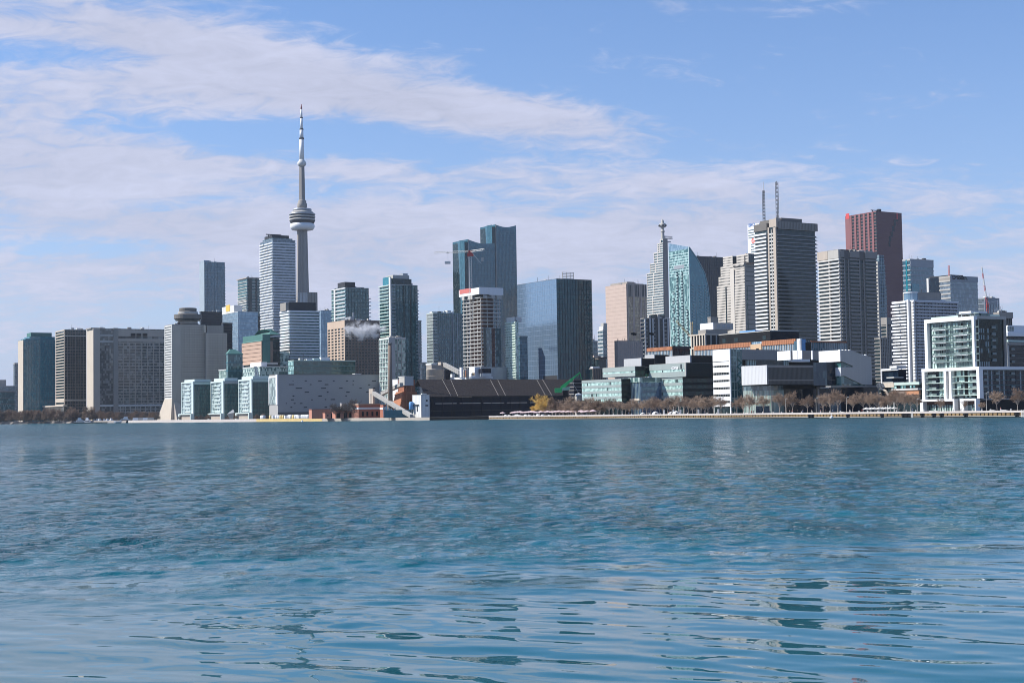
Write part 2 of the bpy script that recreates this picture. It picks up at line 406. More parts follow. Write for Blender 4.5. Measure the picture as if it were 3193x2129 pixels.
fw = MB(); fw.v = [(-9000, -3000, -.6), (9000, -3000, -.6), (9000, 2700, -.6), (-9000, 3300, -.6)]; fw.f = [(0, 1, 2, 3)]; fw.mi = [0]
tag(fw.build('far_water', WATER), kind='structure')

shore = [(-900, 2300), (-100, 1860), (150, 1800), (285, 1755), (400, 1600), (800, 1330), (1005, 1245), (1130, 1195), (1340, 1130), (1535, 1110)]
SH = [ground(p, D, GZ) for p, D in shore]
Q0, Q1 = ground(1526, 1065, GZ), ground(3330, 585, GZ)
qd = Vector((Q0.x - Q1.x, Q0.y - Q1.y)).normalized(); qn = Vector((qd.y, -qd.x))      # qn points to the land
def quay_at(px, off, z=GZ):
    P = Vector((Q1.x, Q1.y)) + qn * off; r = ray(px, hor(px)); r = Vector((r.x, r.y))
    p = P + qd * isect(P, qd, r); return Vector((p.x, p.y, z))
QROT = math.atan2(-qd.y, -qd.x)
g = MB()
far = [(9000, 400, GZ), (9000, 7000, GZ), (-9000, 7000, GZ), (-9000, 3000, GZ)]
ring = [tuple(p) for p in SH] + [tuple(Q0), tuple(Q1), (700, 200, GZ), (3000, 400, GZ)] + far
g.v = ring; g.f = [tuple(range(len(ring)))]; g.mi = [0]
tag(g.build('ground', SOIL), kind='structure')
def wall_run(name, a, b, z0, z1, t, mat, out=0.0):
    """straight wall from a to b (plan), top z1, thickness t towards the land, standing out towards the water by out"""
    a = Vector((a.x, a.y)); b = Vector((b.x, b.y)); d = (b - a).normalized(); nrm = Vector((-d.y, d.x))
    p = [a - nrm * out, b - nrm * out, b + nrm * t, a + nrm * t]
    return MB().ext([(q.x, q.y) for q in p], z0, z1).build(name, mat)
# promenade paving, then the near quay with its cap, ledge and fender panels
pv = MB(); P = [quay_at(3320, .0), quay_at(1527, 0), quay_at(1527, 22), quay_at(3320, 22)]
pv.v = [(p.x, p.y, GZ + .01) for p in reversed(P)]; pv.f = [(0, 1, 2, 3)]; pv.mi = [0]
tag(pv.build('promenade', PAVE), kind='structure')
qw = wall_run('quay_wall', Q0, Q1, -1.5, GZ - .45, .8, BLACK, 0.0); tag(qw, kind='structure')  # black wall colour stands for the shadow gaps between fender panels
tag(wall_run('quay_cap', Q0, Q1, GZ - .45, GZ + .42, 1.0, QCAP, .55), kind='structure')
qlen = (Vector((Q0.x, Q0.y)) - Vector((Q1.x, Q1.y))).length
gaps = [quay_at(x, 0) for x in (2530, 2642, 2755, 2817, 2838, 2877, 2916, 2940, 3012, 3176)]
gt = [(Vector((p.x, p.y)) - Vector((Q1.x, Q1.y))).dot(qd) for p in gaps]
pm = MB().box(0, 2.0, -.35, .0, 0, 1.0).mesh('fender_panel', TIMBER)
lm = MB().box(0, 2.45, -.5, .0, 0, .3).mesh('ledge', QBEIGE)
tm = MB().lathe([(.25, -.28), (.62, -.22), (.66, 0), (.62, .22), (.25, .28)], 10).mesh('tyre', RUBBER)
k = 0; t = 1.0
while t < qlen - 2:
    near = min(abs(t + 1.2 - q) for q in gt)
    p = Vector((Q1.x, Q1.y)) + qd * (t + 2.2)
    if near > 1.6:
        k += 1
        if k <= 290:
            o = put('fender_panel', pm, qw, (p.x, p.y, .78 + .05 * random.random())); o.rotation_euler = (0, 0, QROT)
            o.scale = (.86 + .12 * random.random(), .7 + .5 * random.random(), .9 + .15 * random.random())
            o = put('ledge', lm, qw, (p.x, p.y, .30)); o.rotation_euler = (0, 0, QROT)
    else:
        o = put('tyre', tm, qw, (p.x, p.y, .9)); o.rotation_euler = (R(90), 0, QROT)
    t += 2.45
for px in (2843, 3188):                                                                     # pale ladders / landing posts on the quay face
    p = quay_at(px, -.45)
    lad = empty('quay_ladder', (p.x, p.y, -.3), QROT, 'white ladder post on the quay face ' + ('below the brick podium' if px == 2843 else 'by the dark glass condo'), 'ladder', 'ladders on the quay')
    MB().box(-.55, -.35, -.15, .15, 0, 3.2).build('rail', OFFW, lad); MB().box(.35, .55, -.15, .15, 0, 3.2).build('rail', OFFW, lad)
    m = MB()
    for i in range(8): m.box(-.35, .35, -.1, .1, .2 + i * .38, .32 + i * .38)
    m.build('rungs', OFFW, lad)
# the far quays, one straight run after another
def far_quay(pa, Da, pb, Db, mat, top, cap=None, name='quay_wall'):
    a, b = ground(pa, Da, 0), ground(pb, Db, 0)
    w_ = tag(wall_run(name, a, b, -1.5, GZ + top, 1.2, mat, .25), kind='structure')
    return w_
far_quay(400, 1600, 800, 1330, QCAP, .35, name='seawall')
YW = plain('yellow_seawall', (.62, .46, .20), .8, .15, .2, .15)
far_quay(800, 1330, 1005, 1245, YW, .25, name='seawall')
far_quay(1005, 1245, 1130, 1195, QBEIGE, .1, name='seawall'); far_quay(1130, 1195, 1340, 1130, QBEIGE, 0.0, name='seawall')
far_quay(1340, 1130, 1540, 1110, BLACK, .0, name='seawall')  # black colour stands for the shade in this recessed dock
# the low natural bank
bk = MB(); rr = random.Random(3)
pts = [ground(-900, 2300, 0), ground(-100, 1860, 0), ground(150, 1800, 0), ground(285, 1755, 0), ground(400, 1600, 0)]
prev = None
for a, b in zip(pts[:-1], pts[1:]):
    for i in range(24):
        p = a.lerp(b, i / 24); q = len(bk.v)
        for z, o in ((-.8, -6 + rr.random() * 2), (.5 + rr.random() * .5, -3 + rr.random()), (GZ + .2 + rr.random() * .4, .6), (GZ - .2, 4)):
            bk.v.append((p.x, p.y + o, z))
        if prev is not None:
            for j in range(3): bk.f.append((prev + j, q + j, q + j + 1, prev + j + 1)); bk.mi.append(0)
        prev = q
tag(bk.build('shore_bank', plain('rubble_bank', (.22, .20, .185), .9, .35, .7, .1)), kind='structure')

# thin even air over lake and city
hz_m = bpy.data.materials.new('haze_air'); hz_m.use_nodes = True; n = N(hz_m.node_tree); hv = n.new('ShaderNodeVolumePrincipled'); n.put(n.new('ShaderNodeOutputMaterial').inputs[1], hv.outputs[0])
hv.inputs['Color'].default_value = (.80, .88, 1.0, 1); hv.inputs['Density'].default_value = HAZE; hv.inputs['Anisotropy'].default_value = .1
hm_ = MB().box(-9500, 9500, -3500, 7500, -2.5, 640).build('haze', hz_m); tag(hm_, kind='stuff')

# ================================================================ buildings, west to east as the grid recedes
# hazy far blocks at the edge
b = V(-60, -30, 46, 1222, 2300, name='low_office_block', label='low dark teal block behind the bare bank, farthest along the shore', cat='building'); b.core(G_GREEN)
b.bands(5, .8, DCONC); b.cap(DCONC)
b = V(-120, -40, 52, 1204, 3400, name='far_terrace', label='hazy pale blue-grey terrace behind the low dark teal block'); b.core(G_GREY); b.bands(8, 1.0, CONC); b.cap(CONC)
b.mech('penthouse', -20, 28, 1183, None, CONC)
b = V(41, 45, 62, 1136, 3600, name='slim_far_tower', label='slim hazy tower just behind the teal glass condo'); b.core(G_GREY); b.bands(26, .8, CONC); b.mech('penthouse', 46, 58, 1131, None, CONC); b.cap(CONC, .6, .8)

# 1 teal condo
b = V(57, 73, 172, 1060, 1960, name='teal_glass_condo', label='dark teal glass condo tower with one pale edge beside the shore trees')
b.core(G_TEAL); b.bands(33, .45, plain('teal_spandrel', (.015, .14, .18), .4), .1, .12); b.fins('E', 3.4, .22, plain('teal_spandrel', 0), .18)
b.piers('S', [(0, b.Ly)], CREAM, .35, 'side_wall'); b.cap(plain('teal_spandrel', 0), .4)
b.mech('upper_storey', 92, 171, 1049, None, G_TEAL, .0, 1.0); b.box('setback_storey', b.u(80), b.u(92), 1, b.Ly - 1, b.H - .1, b.z(1055), G_TEAL)
b.mech('penthouse', 98, 163, 1036, 1049, COPPER)
# 2 banded slab
b = V(174, 202, 268, 1028, 1900, name='banded_slab_tower', label='slab tower with cream banded end and dark window wall beside the teal condo')
b.core(G_DARK); st = b.bands(32, 1.25, CREAM, .5, .0, x=(0, .3)); b.bands(32, .55, plain('dark_spandrel', (.25, .20, .165), .7), 0, .2)
b.fins('E', 3.2, .5, plain('dark_spandrel', 0), .35); b.piers('S', [(0, 1.2), (b.Ly - 1.5, b.Ly)], CREAM, .6); b.cap(BEIGE, .5, .3)
zz_ = b.z(1049); b.box('cornice', -.6, b.Lx + .3, -.6, b.Ly + .2, zz_, zz_ + 1.6, CREAM); zz_ = b.z(1250); b.box('podium_cornice', -.7, b.Lx + .3, -.7, b.Ly + .2, zz_, zz_ + 2.0, CREAM)
c = V(112, 199, 206, 1266, 1880, name='low_pavilion', label='low cream flat-roofed pavilion at the foot of the banded slab tower'); c.core(G_DARK); c.cap(CREAM, 1.5, .9); c.fins('S', 5, .5, CREAM, .2)

# 3 long apartment block with piers
b = V(271, 292, 514, 1024, 1830, name='pier_apartment_block', label='long concrete apartment block with tall piers and a window grid beside the dark banded slab')
gap = b.u(353)
GG = glass('apartment_glass', (.06, .062, .063), (.26, .255, .24), 2.0, 3.1, .33, 1.6, 0, .02)
b.core(GG); b.piers('S', [(0, b.Ly)], CREAM, .6, 'end_wall')
b.piers('E', [(-.6, b.u(311))], BEIGE, .8, 'pier'); b.piers('E', [(b.u(353), b.u(368))], CONC, 1.2, 'pier', z1=b.H + 1)
b.face_bands('E', b.u(368), b.Lx, 27, .9, BEIGE, .25, 'floor_band', z1=b.z(1068, 400)); b.face_bands('E', b.u(311), b.u(353), 27, .45, DCONC, .15, 'floor_band', z1=b.z(1068, 330))
for px in (385, 404, 422, 441, 460, 478, 497): b.piers('E', [(b.u(px) - .35, b.u(px) + .35)], BEIGE, .45, 'rib', z0=b.z(1262, px), z1=b.z(1068, px))
zt = b.z(1066, 440)
b.box('upper_wall', b.u(368), b.Lx, -.5, .4, zt, b.z(1056, 440), BEIGE); b.box('upper_wall', b.u(368), b.Lx, -.5, .4, b.z(1049, 440), b.z(1029, 440), BEIGE)
b.box('upper_band', b.u(311), b.u(353), -.4, .4, b.z(1068, 330), b.z(1062, 330), LCONC); b.box('upper_band', b.u(311), b.u(353), -.4, .4, b.z(1048, 330), b.z(1043, 330), LCONC)
for px in (407, 425, 444): b.box('roof_opening', b.u(px), b.u(px + 15), -.62, -.3, b.z(1048, px), b.z(1039, px), BLACK)
b.box('podium_beam', b.u(311), b.Lx, -.9, .3, b.z(1266, 420), b.z(1261, 420), OFFW)
b.fins('E', 6.5, .9, LCONC, .5, 'podium_columns', 0, b.z(1264, 420), b.u(375), b.Lx); b.cap(LCONC, .3, .2, 'roof')
b.mech('stair_block', 286, 330, 1021, None, CONC); b.mech('stair_block', 352, 384, 1021, None, CONC, .3, .7)

# 4 hotel
b = V(514, 537, 640, 1013, 1640, name='grey_concrete_hotel', label='tall grey concrete hotel with a flared cream foot and a round rooftop restaurant')
HOT = glass('hotel_glass', (.055, .05, .048), (.12, .115, .105), 1.6, 3.0, .4, 1.4)
HC = plain('hotel_concrete', (.44, .395, .345), .85, .12, .1, .14); b.core(HOT); st = b.bands(38, 1.9, HC, .0, .12, x=(.5, None) if 0 else (.0, b.Lx)); b.face_bands('S', .0, b.Ly, 38, 1.5, OFFW, .5, 'floor_band')
b.fins('E', 3.0, 1.2, HC, .25); b.piers('E', [(-.4, b.u(564))], HC, .5); b.piers('S', [(-.4, 1.0), (b.Ly - 1.0, b.Ly)], OFFW, .7); b.cap(CONC, .8)
b2 = V(637, 643, 706, 1039, 1655, root=b.root, Ly=24); b2.core(HOT); b2.bands(34, 1.9, HC, .1, .12); b2.fins('E', 3.0, 1.2, HC, .25); b2.piers('E', [(0, b2.u(648))], HC, .5); b2.cap(CONC, .8)
b2.mech('stair_block', 646, 697, 1014, None, CONC, .0, .5); b2.box('stair_block_end', -2.4, -.1, 0.5, 9, b2.z(1037), b2.z(1014), CREAM)
# restaurant drum
pd = at(586, 985, 1662); cxl = (Vector((pd.x, pd.y)) - b.P2); cx_, cy_ = cxl.dot(NV), cxl.dot(WV)
sc_ = 1662 / FPX
def drum(name, y0, y1, r, mat, seg=28):
    z0, z1 = at(586, y0, 1662).z - GZ, at(586, y1, 1662).z - GZ
    MB().lathe([(r * .9, z0), (r, z0 + .6), (r, z1 - .4), (r * .95, z1)], seg, cx_, cy_).build(name, mat, b.root)
drum('restaurant_base', 1013, 1001, 30 * sc_, CONC); drum('restaurant_gallery', 1001, 996, 40 * sc_, G_DARK); drum('restaurant_roof', 996, 981, 43 * sc_, DCONC)
drum('crown_drum', 981, 972, 31 * sc_, LCONC); drum('crown_top', 972, 961, 27 * sc_, DCONC)
ft = MB(); zf0, zf1 = 0, b.z(1243)
ft.prism([(-2.5, -1.2, zf0), (b.u(543), -1.2, zf0), (b.u(543), b.Ly, zf0), (-2.5, b.Ly + 22, zf0)][::1], [(-.8, -.9, zf1), (1, -.9, zf1), (1, b.Ly, zf1), (-.8, b.Ly, zf1)]); ft.build('flared_foot', CREAM, b.root)
ft = MB(); ft.prism([(1.2, -12, 0), (26, -12, 0), (26, 2, 0), (1.2, 2, 0)], [(1.2, -1, b.z(1249)), (4, -1, b.z(1249)), (4, 2, b.z(1249)), (1.2, 2, b.z(1249))]); ft.build('podium_skirt', BEIGE, b.root)
c = V(622, 627, 692, 973, 1900, name='dark_office_block', label='dark blue office block rising behind the hotel roof'); c.core(G_NAVY); c.bands(36, .5, DMETAL); c.cap(DMETAL)
c = V(690, 696, 725, 1008, 1850, name='dark_slim_block', label='slim dark block between the hotel and the pale blue glass office'); c.core(G_NAVY); c.bands(30, .5, DMETAL); c.cap(DMETAL)

# 6 tall blue-grey condo with serrated balconies
b = V(622, 637, 700, 816, 2500, name='blue_grey_condo_tower', label='tall slender blue-grey condo with balcony-serrated edge behind the hotel')
b.core(G_BLUE); b.piers('S', [(0, b.Ly)], plain('pale_blue_wall', (.32, .38, .43), .5), .4, 'side_wall'); b.bands(48, .8, plain('blue_grey_slab', (.20, .29, .33), .6), .2, .6)
b.fins('E', 6.0, .5, plain('blue_grey_slab', 0), .7)
me = MB().box(b.Lx - 3, b.Lx + 2.2, 1, b.Ly - 2, 0, 1.0).mesh('balcony', plain('blue_grey_slab', 0)); b.rep('balcony', me, [(0, 0, 30 + i * (b.H - 34) / 46) for i in range(46)])
b.cap(plain('pale_blue_wall', 0), .3); b.box('roof_screen', -.4, 9, .2, b.Ly, b.H - .2, b.H + 2.5, plain('pale_blue_wall', 0))
# 7 pale blue office with sign
b = V(694, 742, 750, 972, 2100, name='pale_blue_office', label='pale blue glass office with a yellow emblem on its roof sign', Lx=30)
b.core(G_LIGHTBLUE); b.fins('S', 4, .2, OFFW, .15); b.bands(30, .35, plain('pale_blue_wall', 0)); b.cap(OFFW, .5)
b.box('roof_sign_box', 2, 14, b.v(726), b.v(688), b.H, b.z(948), OFFW)
m = MB(); ya, yb_ = b.v(713), b.v(701); zb_, za_ = b.z(968, 707), b.z(951, 707)
m.box(1.5, 2.05, ya, yb_, zb_, za_); m.box(1.5, 2.05, ya + 1, yb_ - 1, zb_ - 1.4, zb_ - .01); m.build('emblem', YELLOW, b.root)
c = V(725, 730, 757, 1092, 1500, name='green_roofed_annex', label='low block with a green pyramid roof in front of the pale blue office', Ly=16)
c = V(706, 711, 757, 1103, 1500, root=c.root, Ly=20); c.core(G_GREEN); c.bands(8, .9, plain('teal_spandrel', 0))
zt = c.H; MB().prism([(c.ox - .8, c.oy - .8, zt), (c.ox + c.Lx + .5, c.oy - .8, zt), (c.ox + c.Lx + .5, c.oy + c.Ly, zt), (c.ox - .8, c.oy + c.Ly, zt)], [(c.ox + 5, c.oy + 7, zt + 5), (c.ox + c.Lx - 6, c.oy + 7, zt + 5), (c.ox + c.Lx - 6, c.oy + 10, zt + 5), (c.ox + 5, c.oy + 10, zt + 5)]).build('roof', COPPER, c.root)

# 8 banded residential tower
b = V(741, 770, 812, 867, 2350, name='grey_balcony_tower', label='grey-green balcony tower with an overhanging flat roof beside the white banded tower')
b.core(G_GREEN); b.bands(44, 1.0, LCONC, .6, .6); b.piers('E', [(2, 8), (b.Lx * .62, b.Lx * .75)], G_DARK, .9, 'window_strip'); b.cap(BEIGE, 1.0, 1.6, 'roof')
z1_ = b.z(985); b.box('dark_lower_block', -3, b.Lx + 8, -5, b.Ly, 0, z1_, G_NAVY); b.bands(16, .6, plain('dark_green_slab', (.07, .13, .13)), 3.2, 5.2, z1=z1_)
b.face_bands('S', 0, b.Ly, 8, 1.0, OFFW, 1.6, 'balcony', z0=z1_, z1=b.z(925))
# copper-roofed terminal
b = V(755, 816, 871, 1063, 1560, name='copper_roofed_terminal', label='pink banded block with green copper roofs below the white banded tower')
b.core(G_DARK); b.face_bands('S', 0, b.Ly, 6, 3.6, plain('pink_concrete', (.44, .30, .225), .8, .1), .5, 'floor_band', z0=b.z(1135), z1=b.H, off=0); b.piers('S', [(-.2, 1), (b.Ly - 1, b.Ly)], plain('pink_concrete', 0), .5, z0=b.z(1135))
b.box('copper_wall', b.u(818), b.u(842), -.6, b.Ly, 0, b.z(1042, 830), COPPER); b.box('dark_bay', b.u(842), b.Lx, -.4, b.Ly, 0, b.z(1054, 860), G_DARK); b.piers('E', [(b.u(842), b.u(850))], BROWN, .8, z1=b.z(1064, 846))
b.face_bands('E', b.u(850), b.Lx, 7, .8, DCONC, .7, 'floor_band', z1=b.z(1056, 860))
zt = b.H; MB().prism([(-1, -.8, zt), (b.Lx, -.8, zt), (b.Lx, b.Ly, zt), (-1, b.Ly, zt)], [(5, 5, b.z(1050)), (b.Lx, 5, b.z(1050)), (b.Lx, b.Ly - 8, b.z(1050)), (5, b.Ly - 8, b.z(1050))]).build('roof', COPPER, b.root)
zt = b.z(1043, 840); MB().prism([(8, -1, zt), (b.Lx + 1, -1, zt), (b.Lx + 1, b.Ly * .8, zt), (8, b.Ly * .8, zt)], [(15, 9, zt + 6), (b.Lx - 12, 9, zt + 6), (b.Lx - 12, b.Ly * .5, zt + 6), (15, b.Ly * .5, zt + 6)]).build('upper_roof', COPPER, b.root)

# 9 white banded tower
b = V(811, 850, 921, 747, 2150, name='white_banded_tower', label='tall white tower ringed with wavy balcony bands next to the concrete spire tower')
b.core(glass('white_tower_glass', (.05, .075, .10), (.18, .22, .26), 1.8, 3.0, .3, 1.7))
WB = plain('white_balcony', (.70, .72, .74), .55, .05, .1, .05)
K = 63; st = b.H / K
for v_ in range(4):
    rr = random.Random(v_); e = [.5 + rr.random() * 1.1 for _ in range(8)]; m = MB()
    xs = [b.Lx * i / 5 for i in range(6)]
    for i in range(5): m.box(xs[i] + .03, xs[i + 1] - .03, -e[i], .4, 0, 1.6)
    for i in range(3): m.box(-e[5 + i], .4, b.Ly * i / 3 + .03, b.Ly * (i + 1) / 3 - .03, 0, 1.7)
    m.box(b.Lx - .4, b.Lx + 1.1, 0, b.Ly, 0, 1.3)
    me = m.mesh('balcony', WB)
    b.rep('balcony', me, [(.45 * math.sin(i * .09), 0, (i + 1) * st - 1.35) for i in range(K - 1) if (i * 7 + i // 3) % 4 == v_])
b.cap(METAL, .4); b.mech('penthouse', 853, 906, 731, None, DMETAL, .12, .72); b.mech('penthouse_base', 852, 914, 741, None, G_GREY, .05, .85)
m = MB(); m.box(b.u(846), b.u(893), b.Ly * .4, b.Ly * .4 + 1.2, b.z(728), b.z(725)); m.box(b.u(852), b.u(852) + 1, b.Ly * .4, b.Ly * .4 + 1, b.z(735), b.z(728)); m.box(b.u(884), b.u(884) + 1, b.Ly * .4, b.Ly * .4 + 1, b.z(735), b.z(728)); m.build('roof_rail', DMETAL, b.root)

# 10 the concrete spire tower
D = 2660; s_ = D / FPX; base = at(942, 620, D)
cn = empty('observation_tower', (base.x, base.y, GZ), ROT, 'very tall tapering concrete observation tower with a ringed pod and white mast', 'tower')
zc = lambda py: at(942, py, D).z - GZ
def ring_(name, prof, mat, seg=32, smooth=True):
    return MB().lathe([(r * s_, zc(y)) for r, y in prof], seg).build(name, mat, cn, smooth)
def shaft(name, levels, mat):
    m = MB()
    for (ra, ya, wa), (rb, yb2, wb) in zip(levels[:-1], levels[1:]):
        def loop(r, w_, y):
            L = []
            for i in range(3):
                a = R(120 * i + 59); c_, s2 = math.cos(a), math.sin(a); tx, ty = -s2, c_
                L.append((c_ * r * s_ - tx * w_ * s_, s2 * r * s_ - ty * w_ * s_, zc(y))); L.append((c_ * r * s_ + tx * w_ * s_, s2 * r * s_ + ty * w_ * s_, zc(y)))
                a2 = a + R(60); L.append((math.cos(a2) * r * .42 * s_, math.sin(a2) * r * .42 * s_, zc(y)))
            return L
        m.prism(loop(ra, wa, ya), loop(rb, wb, yb2))
    return m.build(name, mat, cn)
TC = plain('tower_concrete', (.27, .25, .235), .85, .08, .05, .16)
shaft('shaft', [(58, 1290, 9), (34, 1160, 7.5), (24, 1020, 6.5), (19.5, 914, 6), (17, 800, 5.5), (15.6, 712, 5)], TC)
ring_('core_shaft', [(12, 1290), (11.5, 914), (11, 712)], TC, 6, False)
ring_('upper_shaft', [(10.5, 650), (9.6, 560), (8.6, 517)], TC, 6, False)
ring_('collar', [(13, 650), (15.2, 646), (15.2, 636), (13, 633), (13, 627), (10, 624)], CONC)
ring_('radome', [(24, 718), (33, 717), (37.5, 711), (38.6, 705), (37, 699), (33, 697), (28, 696)], WHITE)
ring_('lower_gallery', [(33, 697), (36, 696.8), (38.5, 692), (39.5, 689)], DMETAL)
ring_('pod_band', [(38, 689), (40.2, 688.6), (40.5, 684), (39, 683.6)], LCONC); ring_('gallery_glass', [(38.6, 683.7), (38.8, 679.5)], G_NAVY)
ring_('pod_band', [(39, 679.6), (40.6, 679.2), (40.8, 675.5), (39.5, 675)], LCONC); ring_('gallery_glass', [(39, 675.2), (39, 671.5)], G_NAVY)
ring_('upper_ring', [(39, 671.6), (40.8, 671), (40.8, 667.5), (38, 667)], METAL)
ring_('pod_roof', [(38, 667.2), (34, 662), (30, 659.5), (27, 659)], LCONC)
ring_('pod_crown', [(27, 659.2), (29, 658), (29.3, 652.5), (27, 651.5), (12, 649.5)], METAL)
ring_('sky_pod', [(8.6, 519), (12.5, 516), (14.2, 511), (13, 506), (9, 501), (7.6, 498)], OFFW)
ring_('mast_section', [(7.6, 498.5), (6.8, 434)], WHITE, 16); ring_('mast_ring', [(8.0, 434.2), (8.0, 430.5)], DMETAL, 16)
ring_('mast_section', [(6.0, 430.6), (5.6, 405)], WHITE, 16); ring_('mast_ring', [(6.2, 405.2), (6.2, 402)], DMETAL, 16)
ring_('mast_section', [(4.2, 402.2), (3.8, 369)], WHITE, 16); ring_('mast_ring', [(4.4, 369.2), (4.4, 366.5)], DMETAL, 16)
ring_('mast_section', [(3.4, 366.6), (2.8, 342)], WHITE, 12); ring_('mast_tip', [(2.8, 342.1), (2.6, 333), (1.6, 332.5), (1.2, 326)], plain('dull_red_paint', (.28, .10, .10), .6), 12)
c = V(930, 934, 964, 912, 2200, name='pale_plant_block', label='pale plant block standing against the foot of the spire tower', Ly=14); c.core(OFFW, 'wall'); c.cap(OFFW, .4); c.fins('E', 6, .8, LCONC, .3)
c = V(958, 963, 989, 912, 2150, name='grey_plant_block', label='plain grey block just beside the pale one at the spire tower foot', Ly=14); c.core(CONC, 'wall'); c.cap(CONC, .5); c.fins('E', 5, .6, DCONC, .25)

# 11 white rounded-balcony condo
b = V(874, 903, 996, 968, 1600, name='white_ribbon_condo', label='white condo with long rounded balcony ribbons below the spire tower', Ly=26)
b.core(G_GREEN)
nf = 22; z0 = b.z(1168); st = (b.H - z0) / nf
def rribbon(inset):
    m = MB(); L, W_ = b.Lx, b.Ly; r = 3.0; p = 1.5 - inset; pts = []
    for cx2, cy2, a0 in ((r - p, r - p, 180), (L - 2, -p + r, 270), (L - 2, W_ - 2, 0), (r - p, W_ - 2, 90)):
        for i in range(5): a = R(a0 + i * 22.5); pts.append((cx2 + r * math.cos(a), cy2 + r * math.sin(a)))
    return m.ext(pts, 0, 1.8).mesh('balcony', WB)
for me, par in ((rribbon(0), 0), (rribbon(.9), 1)): b.rep('balcony', me, [(0, 0, z0 + st * (i + 1) - 1.8) for i in range(nf) if (i % 3 == 1) == bool(par)])
b.mech('penthouse', 905, 988, 941, None, DMETAL, .1, .8); b.box('penthouse_end', b.u(905) - 3.5, b.u(905) - .05, b.Ly * .15, b.Ly * .75, b.H, b.z(943), CONC)
c = V(863, 886, 900, 1099, 1560, name='pale_green_wing', label='pale green balcony wing at the foot of the white ribbon condo'); c.core(G_PALE); c.bands(14, .5, PALEG, .3, .2); c.cap(PALEG)
# 12 pale blue tower behind
b = V(985, 1000, 1034, 968, 1900, name='pale_blue_slab', label='pale blue glass slab tucked behind the white ribbon condo'); b.core(G_LIGHTBLUE); b.bands(36, .4, plain('pale_blue_wall', 0), .1, .1); b.fins('E', 5, .25, plain('pale_blue_wall', 0), .15); b.cap(METAL, .3)
# 13 dark teal condo
b = V(1033, 1078, 1149, 897, 1800, name='dark_green_condo', label='dark green condo with white balcony stripes behind the smoking brown office')
b.core(G_GREEN); b.piers('S', [(b.v(1047), b.v(1043))], OFFW, 1.2); b.face_bands('S', 0, b.v(1048), 31, 1.2, WB, 1.3, 'balcony', z0=20); b.face_bands('S', b.v(1043), b.Ly, 31, .6, PALEG, 1.0, 'balcony', z0=20)
b.bands(31, .5, plain('dark_green_slab', 0), .1, .4, z0=20); b.fins('E', 4, .2, plain('dark_green_slab', 0), .3)
me = MB().box(b.Lx - 1, b.Lx + 3.2, -.4, b.Ly * .5, 0, .9).mesh('balcony', METAL); b.rep('balcony', me, [(0, 0, 20 + (i + 1) * (b.H - 20) / 31 - 4) for i in range(29)])
b.mech('penthouse', 1080, 1112, 878, None, DMETAL, .1, .6); b.mech('upper_storey', 1079, 1140, 893, None, G_DARK, .1, .8); b.cap(OFFW, .4, .4)
# 14 brown office
b = V(1022, 1076, 1183, 999, 1480, name='brown_square_office', label='brown office with a cream grid of square windows and drifting steam')
b.core(G_DARK); z1_ = b.z(1020); nf = 12; z0 = b.z(1131); st = (z1_ - z0) / nf
PB = plain('tan_concrete', (.50, .38, .29), .85, .1)
b.face_bands('S', .0, b.Ly, nf, st * .42, PB, .55, 'floor_band', z0=z0, z1=z1_, off=st * .2)
L = b.Ly; wv = L / 5.3
for i in range(6): b.piers('S', [(max(0, i * wv * 1.03 - .2), min(L, i * wv * 1.03 + wv * .34))], PB, .5, z0=z0, z1=z1_)
b.box('top_wall', -.6, .3, 0, L, z1_ - .3, b.H, PB); b.box('top_wall', .3, b.Lx, -.6, .3, b.z(1019), b.H, BROWN); b.box('base_wall', -.58, .3, 0, L, 0, z0, PB)
b.face_bands('E', .02, b.Lx, nf, st * .5, BROWN, .4, 'floor_band', z0=z0 - 8 * st, z1=z1_ - 8 * st, off=st * .2); b.face_bands('E', .02, b.Lx, nf, st * .5, BROWN, .4, 'floor_band', z0=z0, z1=z1_, off=st * .2)
b.fins('E', 3.6, 1.3, BROWN, .35, z1=z1_); b.cap(BROWN, .5, .5)
for px, w_, y in ((1092, 12, 992), (1104, 10, 985), (1122, 14, 991), (1140, 8, 993)): b.mech('roof_plant', px, px + w_, y, None, METAL, .2, .5)
MB().lathe([(.9, b.H), (.9, b.z(971))], 10, b.u(1119), b.Ly * .3).build('flue', METAL, b.root)
sm = bpy.data.materials.new('steam'); sm.use_nodes = True; n = N(sm.node_tree); pvv = n.new('ShaderNodeVolumePrincipled'); n.put(n.new('ShaderNodeOutputMaterial').inputs[1], pvv.outputs[0])
pos = n.new('ShaderNodeTexCoord').outputs['Object']; rad = n.vm('LENGTH', n.vm('DIVIDE', pos, (27, 7, 11.5)), out=1)
fall = n.m('SUBTRACT', 1.0, rad, clamp=True); ns = n.noise(pos, .16, 5, .6, .6)
n.put(pvv.inputs['Density'], n.m('MULTIPLY', n.ss(n.m('ADD', fall, n.m('MULTIPLY', n.m('SUBTRACT', ns, .5), 2.4)), .20, .85), .30)); pvv.inputs['Color'].default_value = (.93, .94, .97, 1)
pst = at(1134, 1031, 1440); m = MB(); m.lathe([(1, -11.2), (17, -8), (26.5, 0), (19, 8), (1, 11.2)], 16)
m.v = [(x, y * .27, z) for x, y, z in m.v]; so = m.build('steam', sm, None, True, tuple(pst)); tag(so, kind='stuff'); so['label'] = 'white steam drifting across the brown office'

